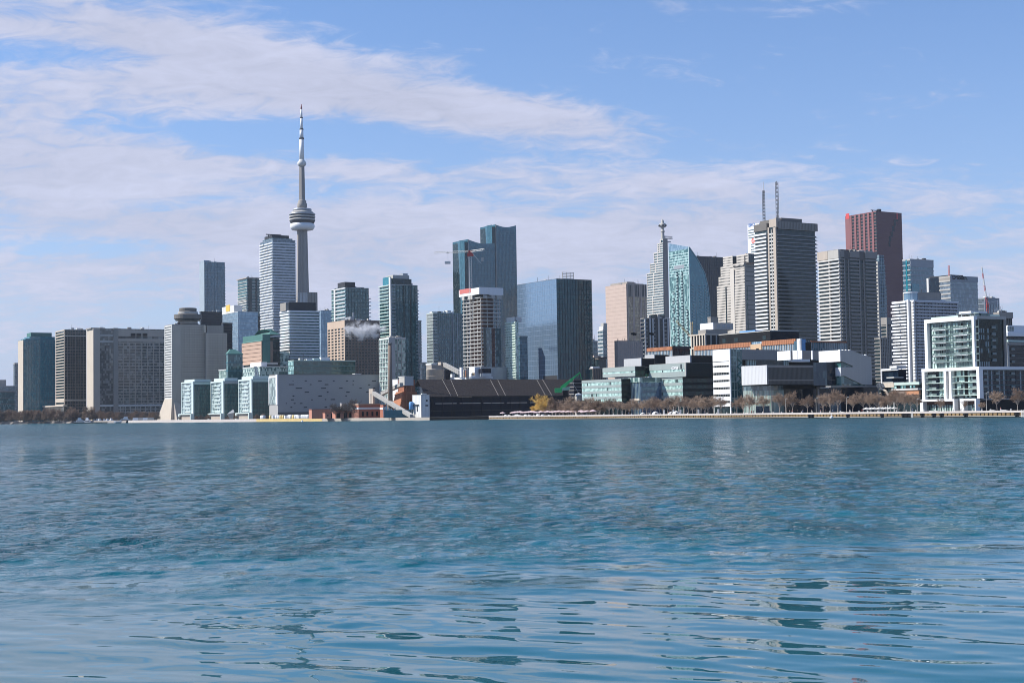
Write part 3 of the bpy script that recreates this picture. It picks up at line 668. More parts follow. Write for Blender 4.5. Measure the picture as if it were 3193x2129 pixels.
# 15 tall green-blue tower
b = V(1183, 1219, 1301, 888, 1520, name='tall_green_condo', label='tall green-blue glass condo with a white corner spine behind the brick chimney')
b.core(G_GREEN); b.piers('S', [(-.4, b.v(1215))], OFFW, 1.0, 'spine', z1=b.z(864)); b.face_bands('S', b.v(1214), b.Ly, 39, .8, PALEG, 1.4, 'balcony'); b.face_bands('S', b.v(1205), b.v(1214), 39, 1.1, G_DARK, .5, 'window_band')
b.bands(39, .45, plain('dark_green_slab', 0), .1, .3); b.fins('E', 3.4, .25, plain('dark_green_slab', 0), .35); b.piers('E', [(b.u(1258), b.u(1260)), (b.u(1278), b.u(1280))], G_DARK, .6, 'recess')
b.face_bands('E', .1, b.u(1231), 39, .9, METAL, 1.1, 'balcony')
me = MB().box(b.Lx - 2, b.Lx + 1.6, -.3, b.Ly * .4, 0, .9).mesh('balcony', METAL); b.rep('balcony', me, [(0, 0, (i + 1) * b.H / 39 - 2) for i in range(38)])
b.cap(OFFW, .4, .3); b.mech('upper_storey', 1226, 1284, 868, None, G_DARK, 0.02, .8); b.box('upper_storey_end', -.2, b.u(1225), b.v(1213), b.v(1194), b.H, b.z(862), G_TEAL)
b.mech('penthouse', 1229, 1280, 856, 868, LCONC, .1, .7); b.mech('penthouse_top', 1264, 1279, 849, 857, METAL, .2, .5)
# 16 pale lower condo
b = V(1183, 1213, 1264, 1056, 1400, name='pale_green_condo', label='pale green balcony condo standing behind the brick chimney', Lx=None)
b.core(G_PALE); b.face_bands('S', 0, b.Ly, 17, .7, PALEG, .7, 'balcony'); b.fins('S', 3.5, .6, OFFW, .5); b.bands(17, .5, METAL, .1, .2); b.cap(OFFW, 1.2, .2)
b.piers('E', [(0, b.u(1231)), ], METAL, .5, z1=b.H + 1); b.mech('penthouse', 1239, 1258, 1052, None, OFFW); b.piers('E', [(b.u(1238), b.u(1240)), (b.u(1250), b.u(1251))], LCONC, .7)
# 17 chimney
p = ground(1218, 1190, GZ); zt = at(1218, 1069, 1190).z - GZ
ch = empty('brick_chimney', p, 0, 'tall plain brown brick chimney behind the sugar shed', 'chimney')
MB().lathe([(1.95, 0), (1.45, zt - 1.5)], 20).build('stack', BROWN, ch, True); MB().lathe([(1.65, zt - 1.6), (1.7, zt - .2), (1.5, zt)], 20).build('rim', DCONC, ch)
# 18 slim blocks
b = V(1300, 1303, 1314, 1001, 1900, name='slim_blue_tower', label='very slim blue-grey tower edge behind the tall green-blue condo', Ly=20); b.core(G_GREY); b.bands(32, .8, CONC); b.cap(CONC)
b = V(1313, 1316, 1330, 1131, 1800, name='low_grey_block', label='low grey block between the slim blue tower and the concrete silo', Ly=20); b.core(G_GREY); b.bands(9, 1.0, CONC); b.cap(CONC)
# 19 teal condo
b = V(1331, 1350, 1444, 976, 1650, name='teal_balcony_condo', label='teal condo with white roof boxes behind the silo')
b.core(G_GREEN); b.fins('S', 2.6, .5, OFFW, .5); b.bands(31, .6, PALEG, .4, .0, x=(0, 1)); b.bands(31, .4, plain('teal_spandrel', 0), 0, .2); b.fins('E', 2.6, .25, METAL, .3)
b.face_bands('E', .2, b.u(1362), 31, .8, OFFW, 1.0, 'balcony'); b.piers('E', [(b.u(1410), b.u(1412)), (b.u(1424), b.u(1426))], METAL, .7); b.cap(PALEG, .4)
for x0, x1, y in ((1349, 1366, 971), (1370, 1384, 970), (1386, 1394, 970), (1397, 1408, 966), (1412, 1418, 970), (1425, 1440, 975)): b.mech('roof_box', x0, x1, y, None, OFFW, .1, .5)

# 20 tower under construction
b = V(1442, 1498, 1560, 926, 1350, name='unfinished_concrete_tower', label='unfinished concrete tower with bare floors under a white formwork collar')
b.box('core_wall', 5, b.Lx - 4, 5, b.Ly - 4, 0, b.H - .5, plain('raw_brown_core', (.16, .10, .085), .9, .3))
nf = 31; st = b.H / nf; b.bands(nf, .55, OFFW, .2, .2, 'floor_slab')
cm = MB().box(-.25, .25, -.25, .25, 0, st - .5).mesh('column', LCONC); loc = []
for i in range(nf):
    for v_ in range(6): loc.append((.6, .6 + v_ * (b.Ly - 1.2) / 5, i * st))
    for u_ in range(1, 4): loc.append((.6 + u_ * (b.Lx - 1.2) / 3, .6, i * st))
loc.sort(key=lambda l: -l[2]); b.rep('column', cm, loc[:279])
b.piers('E', [(b.u(1506), b.u(1513))], G_DARK, .35, 'glazed_strip', z1=b.z(1022)); b.piers('E', [(b.u(1514), b.u(1530))], G_GREY, .5, 'glazed_strip', z1=b.z(1022)); b.piers('E', [(b.u(1531), b.u(1541))], plain('brown_recess', (.10, .05, .045)), .2, 'hoist_bay', z1=b.z(1022)); b.piers('E', [(b.u(1544), b.Lx)], G_GREY, .5, 'glazed_strip', z1=b.z(1022))
zb_ = b.z(918); zt_ = b.z(897)
b.box('formwork_screen', -2.6, -2.3, -2.2, b.Ly + 2, zb_, zt_, WHITE); b.box('formwork_screen', -2.2, b.u(1520), -2.6, -2.3, zb_, zt_ + .3, WHITE); b.box('formwork_screen', b.u(1521), b.Lx + 1.5, -2.9, -2.6, zb_ - .5, zt_ + .2, WHITE); b.box('formwork_screen', b.Lx + 1.2, b.Lx + 1.5, -2.55, b.Ly, zb_, zt_, WHITE)
b.box('formwork_deck', -2, b.Lx + 1, -2, b.Ly + 1, zb_ + .3, zt_ - 2.5, LCONC); b.box('red_banner', -2.75, -2.62, b.v(1476), b.v(1441), b.z(915, 1460), b.z(901, 1460), plain('red_banner_cloth', (.55, .15, .13), .7))
for px, w_ in ((1447, 8), (1466, 14), (1503, 12), (1528, 12), (1546, 14)):
    if px < 1498: b.box('hanging_panel', -2.5, -2.2, b.v(px + w_), b.v(px), b.z(930), zb_ - .05, LCONC)
    else: b.box('hanging_panel', b.u(px), b.u(px + w_), -2.5, -2.2, b.z(931), zb_ - .6, LCONC)
b.box('podium', -4, b.Lx + 2, -6, 2, 0, b.z(1145), METAL)
def lattice(m, a, c, w_, bays, r, k=3):
    a = Vector(a); c = Vector(c); d = (c - a).normalized(); t = Vector((0, 0, 1)) if abs(d.z) < .9 else Vector((1, 0, 0)); p = d.cross(t).normalized() * w_ / 2; q = d.cross(p).normalized() * w_ / 2
    cor = [p + q, p - q, -p - q, -p + q]
    for o in cor: m.bar(a + o, c + o, r, k)
    for i in range(bays):
        A, C = a.lerp(c, i / bays), a.lerp(c, (i + 1) / bays)
        for j in range(4): m.bar(A + cor[j], C + cor[(j + 1) % 4], r * .7, k)
D = 1362; ms = at(1468, 890, D); cr = empty('tower_crane', (ms.x, ms.y, at(1468, 1000, D).z), 0, 'white tower crane with red cab and level jib above the unfinished tower', 'crane')
zz = lambda y: at(1468, y, D).z - cr.location.z
m = MB(); lattice(m, (0, 0, 0), (0, 0, zz(796)), 2.3, 26, .15); m.build('mast', OFFW, cr)
MB().box(-2.9, 2.9, -1.3, 1.3, zz(799), zz(790)).box(-1.8, 1.8, -1.6, 1.6, zz(790), zz(781)).build('slewing_cab', REDP, cr)
e1 = at(1355, 788, D + 55) - cr.location; e2 = at(1509, 778, D - 20) - cr.location
m = MB(); lattice(m, (0, 0, zz(784)), e1, 1.5, 22, .11); m.build('jib', OFFW, cr)
m = MB(); lattice(m, (0, 0, zz(784)), e2, 1.5, 9, .12); m.build('counter_jib', OFFW, cr)
MB().box(-1.2, 1.2, -1, 1, -4.2, -.6).build('counterweight', LCONC, cr, loc=tuple(e2 * .86 + Vector((0, 0, 2.6))))
hk = (0, 0, zz(786)); tr = Vector(e1) * .62
MB().box(-1.2, 1.2, -.6, .6, -.6, .6).box(-.06, .06, -.06, .06, -8, -.6).box(-3, 2.4, -.8, .8, -10.5, -8).build('hook_block', OFFW, cr, loc=(tr.x, tr.y, zz(786) * 1 + (e1.z - zz(784)) * .62))
MB().bar((0, 0, zz(781)), (e1 * .45).to_tuple(), .09, 3).bar((0, 0, zz(781)), (e2 * .8).to_tuple(), .09, 3).build('tie_rods', METAL, cr)

# 21 the twin faceted glass towers
def facet_tower(xl, xn0, xn1, xr, ytl, ytn, ytr0, ytr1, D, label):
    b = V(xl, xn0, xr, ytn, D, name='faceted_glass_tower', label=label, group='twin faceted glass towers')
    FG = glass('faceted_glass', (.012, .085, .125), (.03, .125, .165), 2.4, 3.9, .3, 1.75, .08, .02, .06); b.Ly = b.v(xl)
    o = 1.0; u1 = b.u(xn1); L, W_ = b.Lx, b.Ly
    m = MB()                                                         # sunlit wing, folded into long triangular facets
    zl, zn = b.z(ytl, xl), b.z(ytn)
    cols = [(0, 0), (-1.6, W_ * .33), (.6, W_ * .66), (0, W_)]
    lev = [0, zn * .35, zn * .7, 1]
    rows_ = []
    for j, lv in enumerate(lev):
        r_ = []
        for i, (x, y) in enumerate(cols):
            top = zn + (zl - zn) * (i / 3)
            r_.append((x + (1.3 if (i + j) % 2 and 0 < j < 3 else 0), y, top if lv == 1 else lv))
        rows_.append(r_)
    bi = {}
    for j in range(4):
        for i in range(4): bi[j, i] = len(m.v); m.v.append(rows_[j][i])
    for j in range(3):
        for i in range(3):
            a, b_, c, d = bi[j, i], bi[j, i + 1], bi[j + 1, i + 1], bi[j + 1, i]
            if (i + j) % 2: m.f += [(a, d, c), (a, c, b_)]
            else: m.f += [(a, d, b_), (b_, d, c)]
            m.mi += [0, 0]
    m.build('facet_wing', FG, b.root)
    b.box('wing_side', .0, u1 - .2, .05, W_, 0, min(zl, zn) - 3, G_DARK)
    b.box('notch', u1 - 2.5, u1 + 2, 4, W_, 0, b.z(ytr0) - 6, G_NAVY)
    m = MB(); z0_, z1_ = b.z(ytr0, xn1), b.z(ytr1, xr); k = 6            # shaded wing with a swooping parapet
    for i in range(k):
        xa, xb = u1 + (L - u1) * i / k, u1 + (L - u1) * (i + 1) / k
        f = lambda t: z0_ + (z1_ - z0_) * t - 3.6 * math.sin(math.pi * t) * 1.0
        za, zb2 = f(i / k), f((i + 1) / k)
        m.prism([(xa, 0, 0), (xb, 0, 0), (xb, W_, 0), (xa, W_, 0)], [(xa, 0, za), (xb, 0, zb2), (xb, W_, zb2), (xa, W_, za)])
    m.build('glazing', FG, b.root)
    b.fins('E', 2.6, .16, plain('steel_blue_mullion', (.06, .10, .13), .4), .15, z1=min(z0_, z1_) - 7, a=u1, b=L)
    st_ = tag(MB().build('spandrels', plain('steel_blue_mullion', 0), b.root), kind='stuff') if 0 else None
    me = MB().box(u1, L, -.12, .1, 0, .35).mesh('floor_band', plain('steel_blue_mullion', 0)); nf = int((min(z0_, z1_) - 8) / 3.9)
    b.rep('floor_band', me, [(0, 0, 3.9 * (i + 1)) for i in range(nf)])
    MB().box(u1 + .4, u1 + 1.2, -.5, .2, 0, z0_ - 1).build('edge_fin', LCONC, b.root)
    return b
facet_tower(1411, 1448, 1458, 1542, 756, 748, 746, 758, 2250, 'lower of the twin faceted blue glass towers, behind the crane mast')
facet_tower(1497, 1534, 1544, 1609, 710, 701, 700, 703, 2330, 'taller of the twin faceted blue glass towers, beside the broad mirror-glass office')

# 22 mirror glass office
b = V(1612, 1735, 1845, 869, 1400, name='mirror_glass_office', label='broad pale blue mirror-glass office with a darkened shaded side behind the brown shed roof')
b.core(G_REFL, 'shaded_glazing', ins=.2); b.box('sunlit_glazing', 0, .19, .1, b.Ly, 0, b.H - .2, G_MIRROR)  # two copies of one glass: sky sheen and shade put into their colours
MM = plain('mullion_blue', (.19, .26, .36), .4, .1)
b.fins('S', 3.2, .16, MM, .06); b.face_bands('S', .05, b.Ly, 27, .3, MM, .10, 'floor_band')
b.fins('E', 3.2, .14, plain('dark_teal_spandrel', (.012, .045, .055), .4), .06); b.face_bands('E', .05, b.Lx, 27, .35, plain('dark_teal_spandrel', 0), .1, 'floor_band'); b.cap(METAL, .15, .1)
m = MB()
for i in range(5): zr = b.H + 1.0 + i * (b.z(846) - b.H - 1.0) / 4; m.box(b.u(1768), b.u(1804), 8, 8.4, zr, zr + .45)
for px in (1769, 1781, 1793, 1803): m.box(b.u(px), b.u(px) + .5, 8.5, 9, b.H - .2, b.z(846))
m.build('roof_louvre_frame', LCONC, b.root); b.box('service_slot', -.2, .1, b.v(1733), b.v(1690), b.z(1182), b.z(1170), DMETAL)
# reflections' source across the street: the pale green condo
b = V(1576, 1608, 1616, 1003, 1345, name='pale_mint_condo', label='narrow pale mint condo with balcony stripes in front of the mirror-glass office')
b.core(glass('mint_glass', (.20, .30, .26), (.66, .76, .68), 1.4, 3.0, .7, 1.5)); b.face_bands('S', 0, b.Ly, 22, 1.1, plain('mint_panel', (.60, .70, .62), .5, .08), .9, 'balcony', z0=b.z(1182)); b.bands(22, .6, PALEG, .1, .3, z0=b.z(1182)); b.cap(PALEG, .3, .2); b.piers('S', [(b.Ly * .3, b.Ly * .36), (b.Ly * .62, b.Ly * .68)], PALEG, .5)
b.box('penthouse', 1, 9, b.v(1600), b.v(1576), b.H, b.z(987), OFFW)
b = V(1611, 1620, 1632, 1050, 1420, name='reflection_block', label='added blue glass block imitating the mint condo reflection beside the mirror office', Ly=20, Lx=9); b.core(G_BLUE); b.bands(22, .4, plain('blue_grey_slab', 0)); b.cap(DMETAL)  # block stands in for the mint condo's reflection in the mirror office

# 24 far striped stepped tower and the low bits round it
b = V(1864, 1880, 1893, 1028, 2050, name='striped_far_tower', label='far white-striped stepped tower between the mirror-glass office and the pink granite tower')
b.core(G_GREY); b.bands(22, 1.5, OFFW, .4, .1, x=(0, 1)); b.bands(22, .8, LCONC, 0, .2); b.box('stepped_top', 1, b.Lx, -.2, b.Ly * .55, b.H - .1, b.z(1007), LCONC); b.box('stepped_middle', .5, b.Lx, -.1, b.Ly * .8, b.H - .12, b.z(1017), OFFW)
b = V(1844, 1849, 1864, 1064, 1950, name='small_blue_block', label='small blue-grey block against the dark side of the mirror-glass office', Ly=16); b.core(G_GREY); b.bands(14, .6, METAL); b.cap(METAL)
b = V(1846, 1852, 1872, 1110, 1700, name='low_pink_block', label='low pinkish block below the far striped tower', Ly=16); b.core(G_DARK); b.bands(5, 1.6, PINK, .3, .3); b.cap(PINK)
b = V(1856, 1866, 1890, 1117, 1560, name='dark_roofed_house', label='dark roofed block below the far striped tower', Ly=16); b.core(G_DARK, 'wall'); b.bands(4, 1.2, BROWN); b.cap(DMETAL, 1.5, .5)
b = V(1846, 1850, 1878, 1149, 1300, name='grey_brown_block', label='low grey-brown block with tall windows beside the glass media building', Ly=14); b.core(G_DARK); b.fins('E', 2.2, 1.2, BROWN, .3); b.cap(CONC, .6, .2); b.box('roof_box', 1, 8, 2, 6, b.H, b.H + 1.6, WHITE)

# 25 pink granite tower
b = V(1888, 1953, 2016, 885, 2100, name='pink_granite_tower', label='pink granite tower with plain banded face and amber ribbed side')
b.core(G_AMBER); b.box('granite_wall', -.3, .3, 0, b.Ly, 0, b.H, PINK); b.face_bands('S', .3, b.Ly - .3, 34, .35, plain('pink_joint', (.34, .25, .21)), .36, 'floor_band')
nf = 26; b.face_bands('E', .5, b.Lx, 34, .6, plain('tan_joint', (.30, .24, .19)), .1, 'floor_band', z1=b.z(925, 1985))
for px in (1955, 1972, 1975, 1993, 1997, 2008): b.piers('E', [(b.u(px), b.u(px) + 1.3)], PINK, .5, 'rib')
b.box('ribbed_crown', 0, b.Lx, -.15, .25, b.z(925, 1985), b.H, plain('tan_ribs', (.30, .26, .22)))
for px in (1960, 1965, 1979, 1984, 1989, 2001, 2005, 2012): b.box('crown_slot', b.u(px), b.u(px) + 1.0, -.3, -.1, b.z(924, px), b.z(889, px), DMETAL)
b.cap(PINK, .3, .1); b.mech('penthouse', 1962, 1984, 877, None, CONC); b.mech('penthouse_low', 1984, 2013, 882, None, CONC)
# 26 wrapped block
b = V(1920, 1926, 2004, 1062, 1450, name='scaffold_wrapped_block', label='grey-brown block wrapped in scaffold netting in front of the pink granite tower', Ly=26)
NET = plain('scaffold_netting', (.52, .42, .36), .95, .25, .3, .1); b.core(NET, 'netting'); b.fins('E', 2.6, .12, LCONC, .15, 'scaffold_poles'); b.bands(11, .15, LCONC, .1, .1, 'scaffold_deck')
rr = random.Random(5); m = MB()
for i in range(26): x = rr.random() * b.Lx; m.box(x, x + .15, .2, .4, b.H - .2, b.H + .6 + rr.random() * 2)
tag(m.build('scaffold_tops', DCONC, b.root), kind='stuff')
# dark condo group at 1985-2090, rows 960-1090
b = V(1998, 2008, 2088, 992, 1650, name='dark_ribbed_condo', label='dark condo of vertical ribs and white strips between pink granite and curved green towers', Ly=24)
b.core(G_NAVY); b.bands(24, .6, LCONC, .4, .1, x=(0, 1))
for px in (2009, 2024, 2033, 2050, 2066, 2080): b.piers('E', [(b.u(px), b.u(px) + 1.5)], OFFW, .8, 'rib')
for a_, c_ in ((2011, 2017), (2035, 2041), (2068, 2076)): b.face_bands('E', b.u(a_), b.u(c_), 24, .9, LCONC, 1.1, 'balcony')
b.cap(DCONC, .4); b.mech('upper_block', 2036, 2074, 980, None, G_DARK, .1, .8); b.piers('E', [(b.u(2050), b.u(2055))], LCONC, 1.0, 'rib', z1=b.z(980))

# 27 stepped pale tower with a mast
b = V(2012, 2070, 2086, 990, 2350, name='stepped_pale_tower', label='stepped pale tower with a ball-topped mast next to the curved green tower', Ly=None)
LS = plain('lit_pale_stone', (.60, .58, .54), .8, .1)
SG = G_GREY; b.core(SG); b.bands(18, 1.4, LS, .4, .4); b.piers('E', [(0, b.Lx)], CONC, .3, 'side_wall')
steps = [(2012, 918), (2019, 845), (2029, 816), (2041, 784), (2053, 756), (2061, 745)]
zprev = b.H
for i, (px, y) in enumerate(steps):
    y1 = b.v(px); zt = b.z(y)
    b.box('step', .1 + i * .25, b.Lx - .1, .1, y1, zprev - .1, zt, SG)
    nb = max(1, round((zt - zprev) / 4.0)); b.face_bands('S', .0, y1, nb, 1.7, LS, .3 - i * .25, 'floor_band', z0=zprev, z1=zt, depth=.6 + i * .25)
    me = MB().box(b.Lx - 2, b.Lx + .3, 0, y1, 0, 1.7).mesh('floor_band', LS)
    zprev = zt
    b.piers('S', [(y1 - 1.6, y1 - .4), (y1 * .55, y1 * .55 + 1.5)], LS, .5 - i * .25, z0=b.H - 1 if i == 0 else b.z(steps[i - 1][1]), z1=zt)
b.box('side_wall', 1.6, b.Lx + .1, -.35, .05, b.H - .2, zprev + .6, CONC)
zz_ = lambda y: b.z(y)
MB().lathe([(3.0, zprev), (2.6, zz_(724)), (3.4, zz_(722)), (3.4, zz_(720)), (2.0, zz_(714)), (2.0, zz_(709))], 14, 4, 4).build('mast', LCONC, b.root)
MB().lathe([(2.0, zz_(709.5)), (5.2, zz_(707)), (5.9, zz_(702)), (5.2, zz_(697)), (2.4, zz_(694)), (2.6, zz_(690)), (1.2, zz_(684)), (.5, zz_(682))], 16, 4, 4).build('mast_ball', LCONC, b.root, True)
for a in range(6): MB().lathe([(.3, -1.5), (1.6, -.8), (1.6, .8), (.3, 1.5)], 8).build('dish', DMETAL, b.root, loc=(4 + 5.6 * math.cos(a * 1.047), 4 + 5.6 * math.sin(a * 1.047), zz_(702.5)))
m = MB(); lattice(m, (7, 6, zprev), (7, 6, zz_(735)), 4, 4, .3)
for y in (742, 738, 735): m.box(3, 24, 4, 8, zz_(y), zz_(y) + .5)
m.box(12, 20, 4, 9, zprev - 4, zz_(750)); m.build('roof_scaffold', METAL, b.root)

# 28 curved green glass tower
b = V(2085, 2148, 2215, 770, 1800, name='curved_green_tower', label='green glass condo tower with a sloping crown and outward-bulging curved side')
EG = glass('curved_tower_glass', (.03, .10, .105), (.28, .46, .44), 1.5, 3.0, .35, 1.75, 0, .03)
EGs = G_TEAL
prof = [(2148, 770), (2172, 803), (2184, 825), (2198, 852), (2207, 890), (2213, 940), (2215, 1010), (2216, 1078)]
# levels of the bulging side: length at each height
lv = [(0, b.u(2216, 1078))] + [(b.z(y, px) if px > 2148 else b.H, max(.6, b.u(px, y))) for px, y in reversed(prof)]
lv = [(0, lv[1][1])] + lv[1:]
zl = b.z(764, 2085); m = MB()
for (za, xa), (zb2, xb) in zip(lv[:-1], lv[1:]):
    if zb2 <= za + .01: continue
    top = zb2 >= b.H - .5
    m.prism([(.15, .15, za), (xa, .15, za), (xa, b.Ly, za), (.15, b.Ly, za)], [(.15, .15, zb2), (xb, .15, zb2), (xb, b.Ly, zb2), (.15, b.Ly, zb2)])
m.build('shaded_glazing', EGs, b.root)
b.box('sunlit_glazing', -.1, .14, .1, b.Ly, 0, b.H - 2, EG); MB().prism([(-.1, .1, b.H - 2), (.14, .1, b.H - 2), (.14, b.Ly, b.H - 2), (-.1, b.Ly, b.H - 2)], [(-.1, .1, b.H), (.14, .1, b.H), (.14, b.Ly, zl + 2), (-.1, b.Ly, zl + 2)]).build('crown_screen', G_LIGHTBLUE, b.root)
AQF = plain('aqua_fin', (.46, .60, .60), .5, .08)
b.piers('S', [(-.15, .8), (b.Ly - .9, b.Ly)], AQF, .5, 'edge_fin')
for f in (.1, .26, .75): b.piers('S', [(b.Ly * f, b.Ly * f + .35)], AQF, .3, 'mullion', z1=b.z(850))
b.face_bands('S', .1, b.Ly, 9, .8, AQF, .2, 'crown_band', z0=b.z(862), z1=b.z(787))
b.box('crown_louvre', -.35, .0, b.v(2132), b.v(2100), b.z(834), b.z(823), METAL)
nf = 44; st = (b.z(838) - 3) / nf
mb_ = MB().box(-1.5, .1, 0, 3.6, 0, 1.1).box(-1.1, .0, .6, 3.0, 1.1, 2.5, 1).mesh('balcony', [AQF, G_DARK])
loc = []
for i in range(nf):
    o = (i % 2) * .5
    loc.append((0, b.Ly * .54 + o, 2 + i * st)); loc.append((0, b.Ly * .30 + o, 2 + i * st))
    if i < 32: loc.append((0, b.Ly * .08 + o, 2 + i * st))
    if i < 38 and i % 3: loc.append((0, b.Ly * .76 - o, 2 + i * st))
b.rep('balcony', mb_, loc)
mb2 = MB().box(0, 2.8, -1.0, .2, 0, 1.0).mesh('balcony', plain('aqua_shade_panel', (.30, .42, .44), .5)); loc = []
def xlen(z):
    for (za, xa), (zb2, xb) in zip(lv[:-1], lv[1:]):
        if za <= z <= zb2 and zb2 > za: return xa + (xb - xa) * (z - za) / (zb2 - za)
    return 1
for i in range(nf - 1):
    z = 2 + i * st; X = xlen(z)
    for f in (.12, .5, .84):
        if X * f + 3 < X and len(loc) < 120: loc.append((X * f, 0, z))
b.rep('balcony', mb2, loc)
m = MB()
for (za, xa), (zb2, xb) in zip(lv[:-1], lv[1:]):
    if zb2 > za + .01: m.bar((xa, -.1, za), (xb, -.1, zb2), .5, 4)
m.build('curved_edge', plain('aqua_shade_panel', 0), b.root)
for f in (.28, .68): b.piers('E', [(b.Lx * f, b.Lx * f + .3)], plain('aqua_shade_panel', 0), .25, 'mullion', z1=b.z(900))
# 29 navy slab tower
b = V(2155, 2172, 2256, 799, 2550, name='navy_slab_tower', label='dark navy slab tower behind the curved green glass tower', Ly=30); b.core(G_NAVY); b.fins('E', 4, .3, plain('navy_mullion', (.02, .028, .045), .5), .25); b.bands(48, .5, plain('navy_mullion', 0), .1, .1); b.cap(plain('navy_mullion', 0), .5)
c = V(2210, 2216, 2240, 990, 1700, name='grey_service_block', label='small grey block between the curved green and stepped cream towers', Ly=12); c.core(CONC, 'wall'); c.cap(CONC)

# 30 stepped cream tower
b = V(2235, 2322, 2362, 890, 2150, name='stepped_cream_tower', label='stepped cream tower pierced by rows of small dark windows')
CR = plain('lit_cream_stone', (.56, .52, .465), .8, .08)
WG = G_DARK
def cream_block(v0, v1, z0, z1, xo, tagw):
    b.box('glazing', xo + .4, b.Lx - .1, v0 + .1, v1 - .1, z0, z1 - .3, WG)
    nb = max(1, round((z1 - z0) / 4.05)); st = (z1 - z0) / nb
    me = MB().box(xo, xo + .7, v0, v1, 0, 2.1).mesh('floor_band', CR); b.rep('floor_band', me, [(0, 0, z0 + i * st + st - 2.1) for i in range(nb)])
    k = max(2, int((v1 - v0) / 2.6)); m = MB()
    for i in range(k + 1): c_ = v0 + (v1 - v0) * i / k; m.box(xo + .05, xo + .7, max(v0, c_ - .55), min(v1, c_ + .55), z0, z1 - .05)
    tag(m.build('window_piers', CR, b.root), kind='stuff')
v = b.v
cream_block(0, v(2235), 0, b.z(890, 2260), 0.0, 0); cream_block(0, v(2240), b.z(890, 2260), b.z(862, 2260), .6, 0); cream_block(0, v(2246), b.z(862, 2260), b.z(831, 2260), 1.2, 0)
cream_block(v(2283), v(2253), b.z(831, 2260), b.z(799, 2270), 1.8, 0); cream_block(0, v(2287), b.z(831, 2300), b.z(822, 2300), -.6, 0); cream_block(v(2333), v(2296), b.z(822, 2300), b.z(794, 2310), 1.5, 0)
for px in (2263, 2330): b.box('recess', -.9, -.3, b.v(px + 2), b.v(px), 0, b.z(895, px), G_DARK)
b.piers('S', [(b.v(2290), b.v(2278))], CR, .7, 'bay', z1=b.z(840, 2285))
b.box('side_wall', .2, b.Lx, -.4, .08, 0, b.z(797), CONC); b.face_bands('E', 2, b.Lx, 30, 1.0, G_DARK, .5, 'window_band', z1=b.z(830)); b.box('crown', 2, b.Lx, .2, v(2333) + 6, b.z(822), b.z(790), PINK)

# 31 white slab tower with emblem, masts
b = V(2331, 2368, 2440, 696, 2600, name='white_slab_tower', label='white marble slab tower with red round emblem and two roof masts, mostly hidden')
b.core(G_GREY); b.box('marble_wall', -.4, .3, 0, b.Ly, 0, b.H, WHITE)
for y in (712, 720, 728, 736, 757, 765, 773, 781): b.box('window_band', -.55, -.35, .5, b.Ly - (2 if y < 750 else 8), b.z(y + 3), b.z(y), G_GREY)
b.cap(WHITE, .3)
text('lettering', 'BMO', 8.2, plain('blue_lettering', (.06, .16, .40), .5), b.root, (-.45, b.v(2334), b.z(707.5, 2340)), 'S', .1)
me_ = b.v(2348); ze = b.z(751, 2348); RED_E = plain('emblem_red', (.70, .10, .05), .5)
rd = MB(); rd.lathe([(4.6, 0), (4.6, .25)], 24); o = rd.build('emblem_disc', RED_E, b.root, loc=(-.42, me_, ze)); o.rotation_euler = (0, R(-90), 0)
m = MB()
for y in (-2.4, 0, 2.4): m.box(-.9, -.7, me_ + y * .7 - .35, me_ + y * .7 + .35, ze - 1.0, ze + 1.6)
m.box(-.92, -.7, me_ - 2.2, me_ + 2.2, ze - 2.0, ze - 1.5); m.build('emblem_bars', WHITE, b.root)
def mast(px, y0, y1, y2, w_, tip):
    x, y = b.u(px), 6.0; m = MB(); a = b.H - 10; lattice(m, (x, y, a), (x, y, b.z(y1, px)), w_, 12, .42); m.build('mast', DMETAL, b.root)
    MB().bar((x, y, b.z(y1, px)), (x, y, b.z(y0, px)), .9, 8, .5).build('mast_tip', tip, b.root)
mast(2390, 566, 593, 0, 3.0, WHITE); mast(2432, 564, 566, 0, 3.4, DMETAL)

# 32 dark balcony tower
b = V(2353, 2419, 2541, 706, 1330, name='dark_balcony_tower', label='tall broad tower with white balcony stripes on its lit end and a dark side')
b.core(G_DARK); nf = 33; z1_ = b.z(716); z0 = b.z(1035) - 3.2 * 6; nb = 27 + 6
kf = 27; zlo = b.z(1031); zhi = b.z(722); st = (zhi - zlo) / kf; low = 8
va, vb = b.v(2395), b.v(2399)
b.face_bands('S', b.v(2391), b.Ly, kf + low, st * .47, WB, 1.5, 'balcony', z0=zlo - low * st, z1=zhi)
b.piers('S', [(-.5, b.v(2412))], BEIGE, .9, 'corner_pier', z1=b.H - 1); b.piers('S', [(b.v(2399), b.v(2395))], BEIGE, .7, z1=b.H); b.piers('S', [(b.v(2407), b.v(2405))], LCONC, .6, z1=b.H - 2)
b.face_bands('S', b.v(2414), b.v(2396), kf + low, st * .42, OFFW, .5, 'floor_band', z0=zlo - low * st, z1=zhi, off=-st * .3)
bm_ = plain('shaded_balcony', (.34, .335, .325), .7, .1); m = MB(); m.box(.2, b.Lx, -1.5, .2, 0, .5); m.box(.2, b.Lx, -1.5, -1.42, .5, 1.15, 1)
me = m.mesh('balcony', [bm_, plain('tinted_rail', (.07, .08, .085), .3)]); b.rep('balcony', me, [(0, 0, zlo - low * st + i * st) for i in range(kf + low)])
me = MB().box(b.Lx - 1, b.Lx + 2.4, -.6, b.Ly * .6, 0, .35).mesh('balcony', LCONC); b.rep('balcony', me, [(0, 0, zlo - low * st + i * st) for i in range(kf + low)])
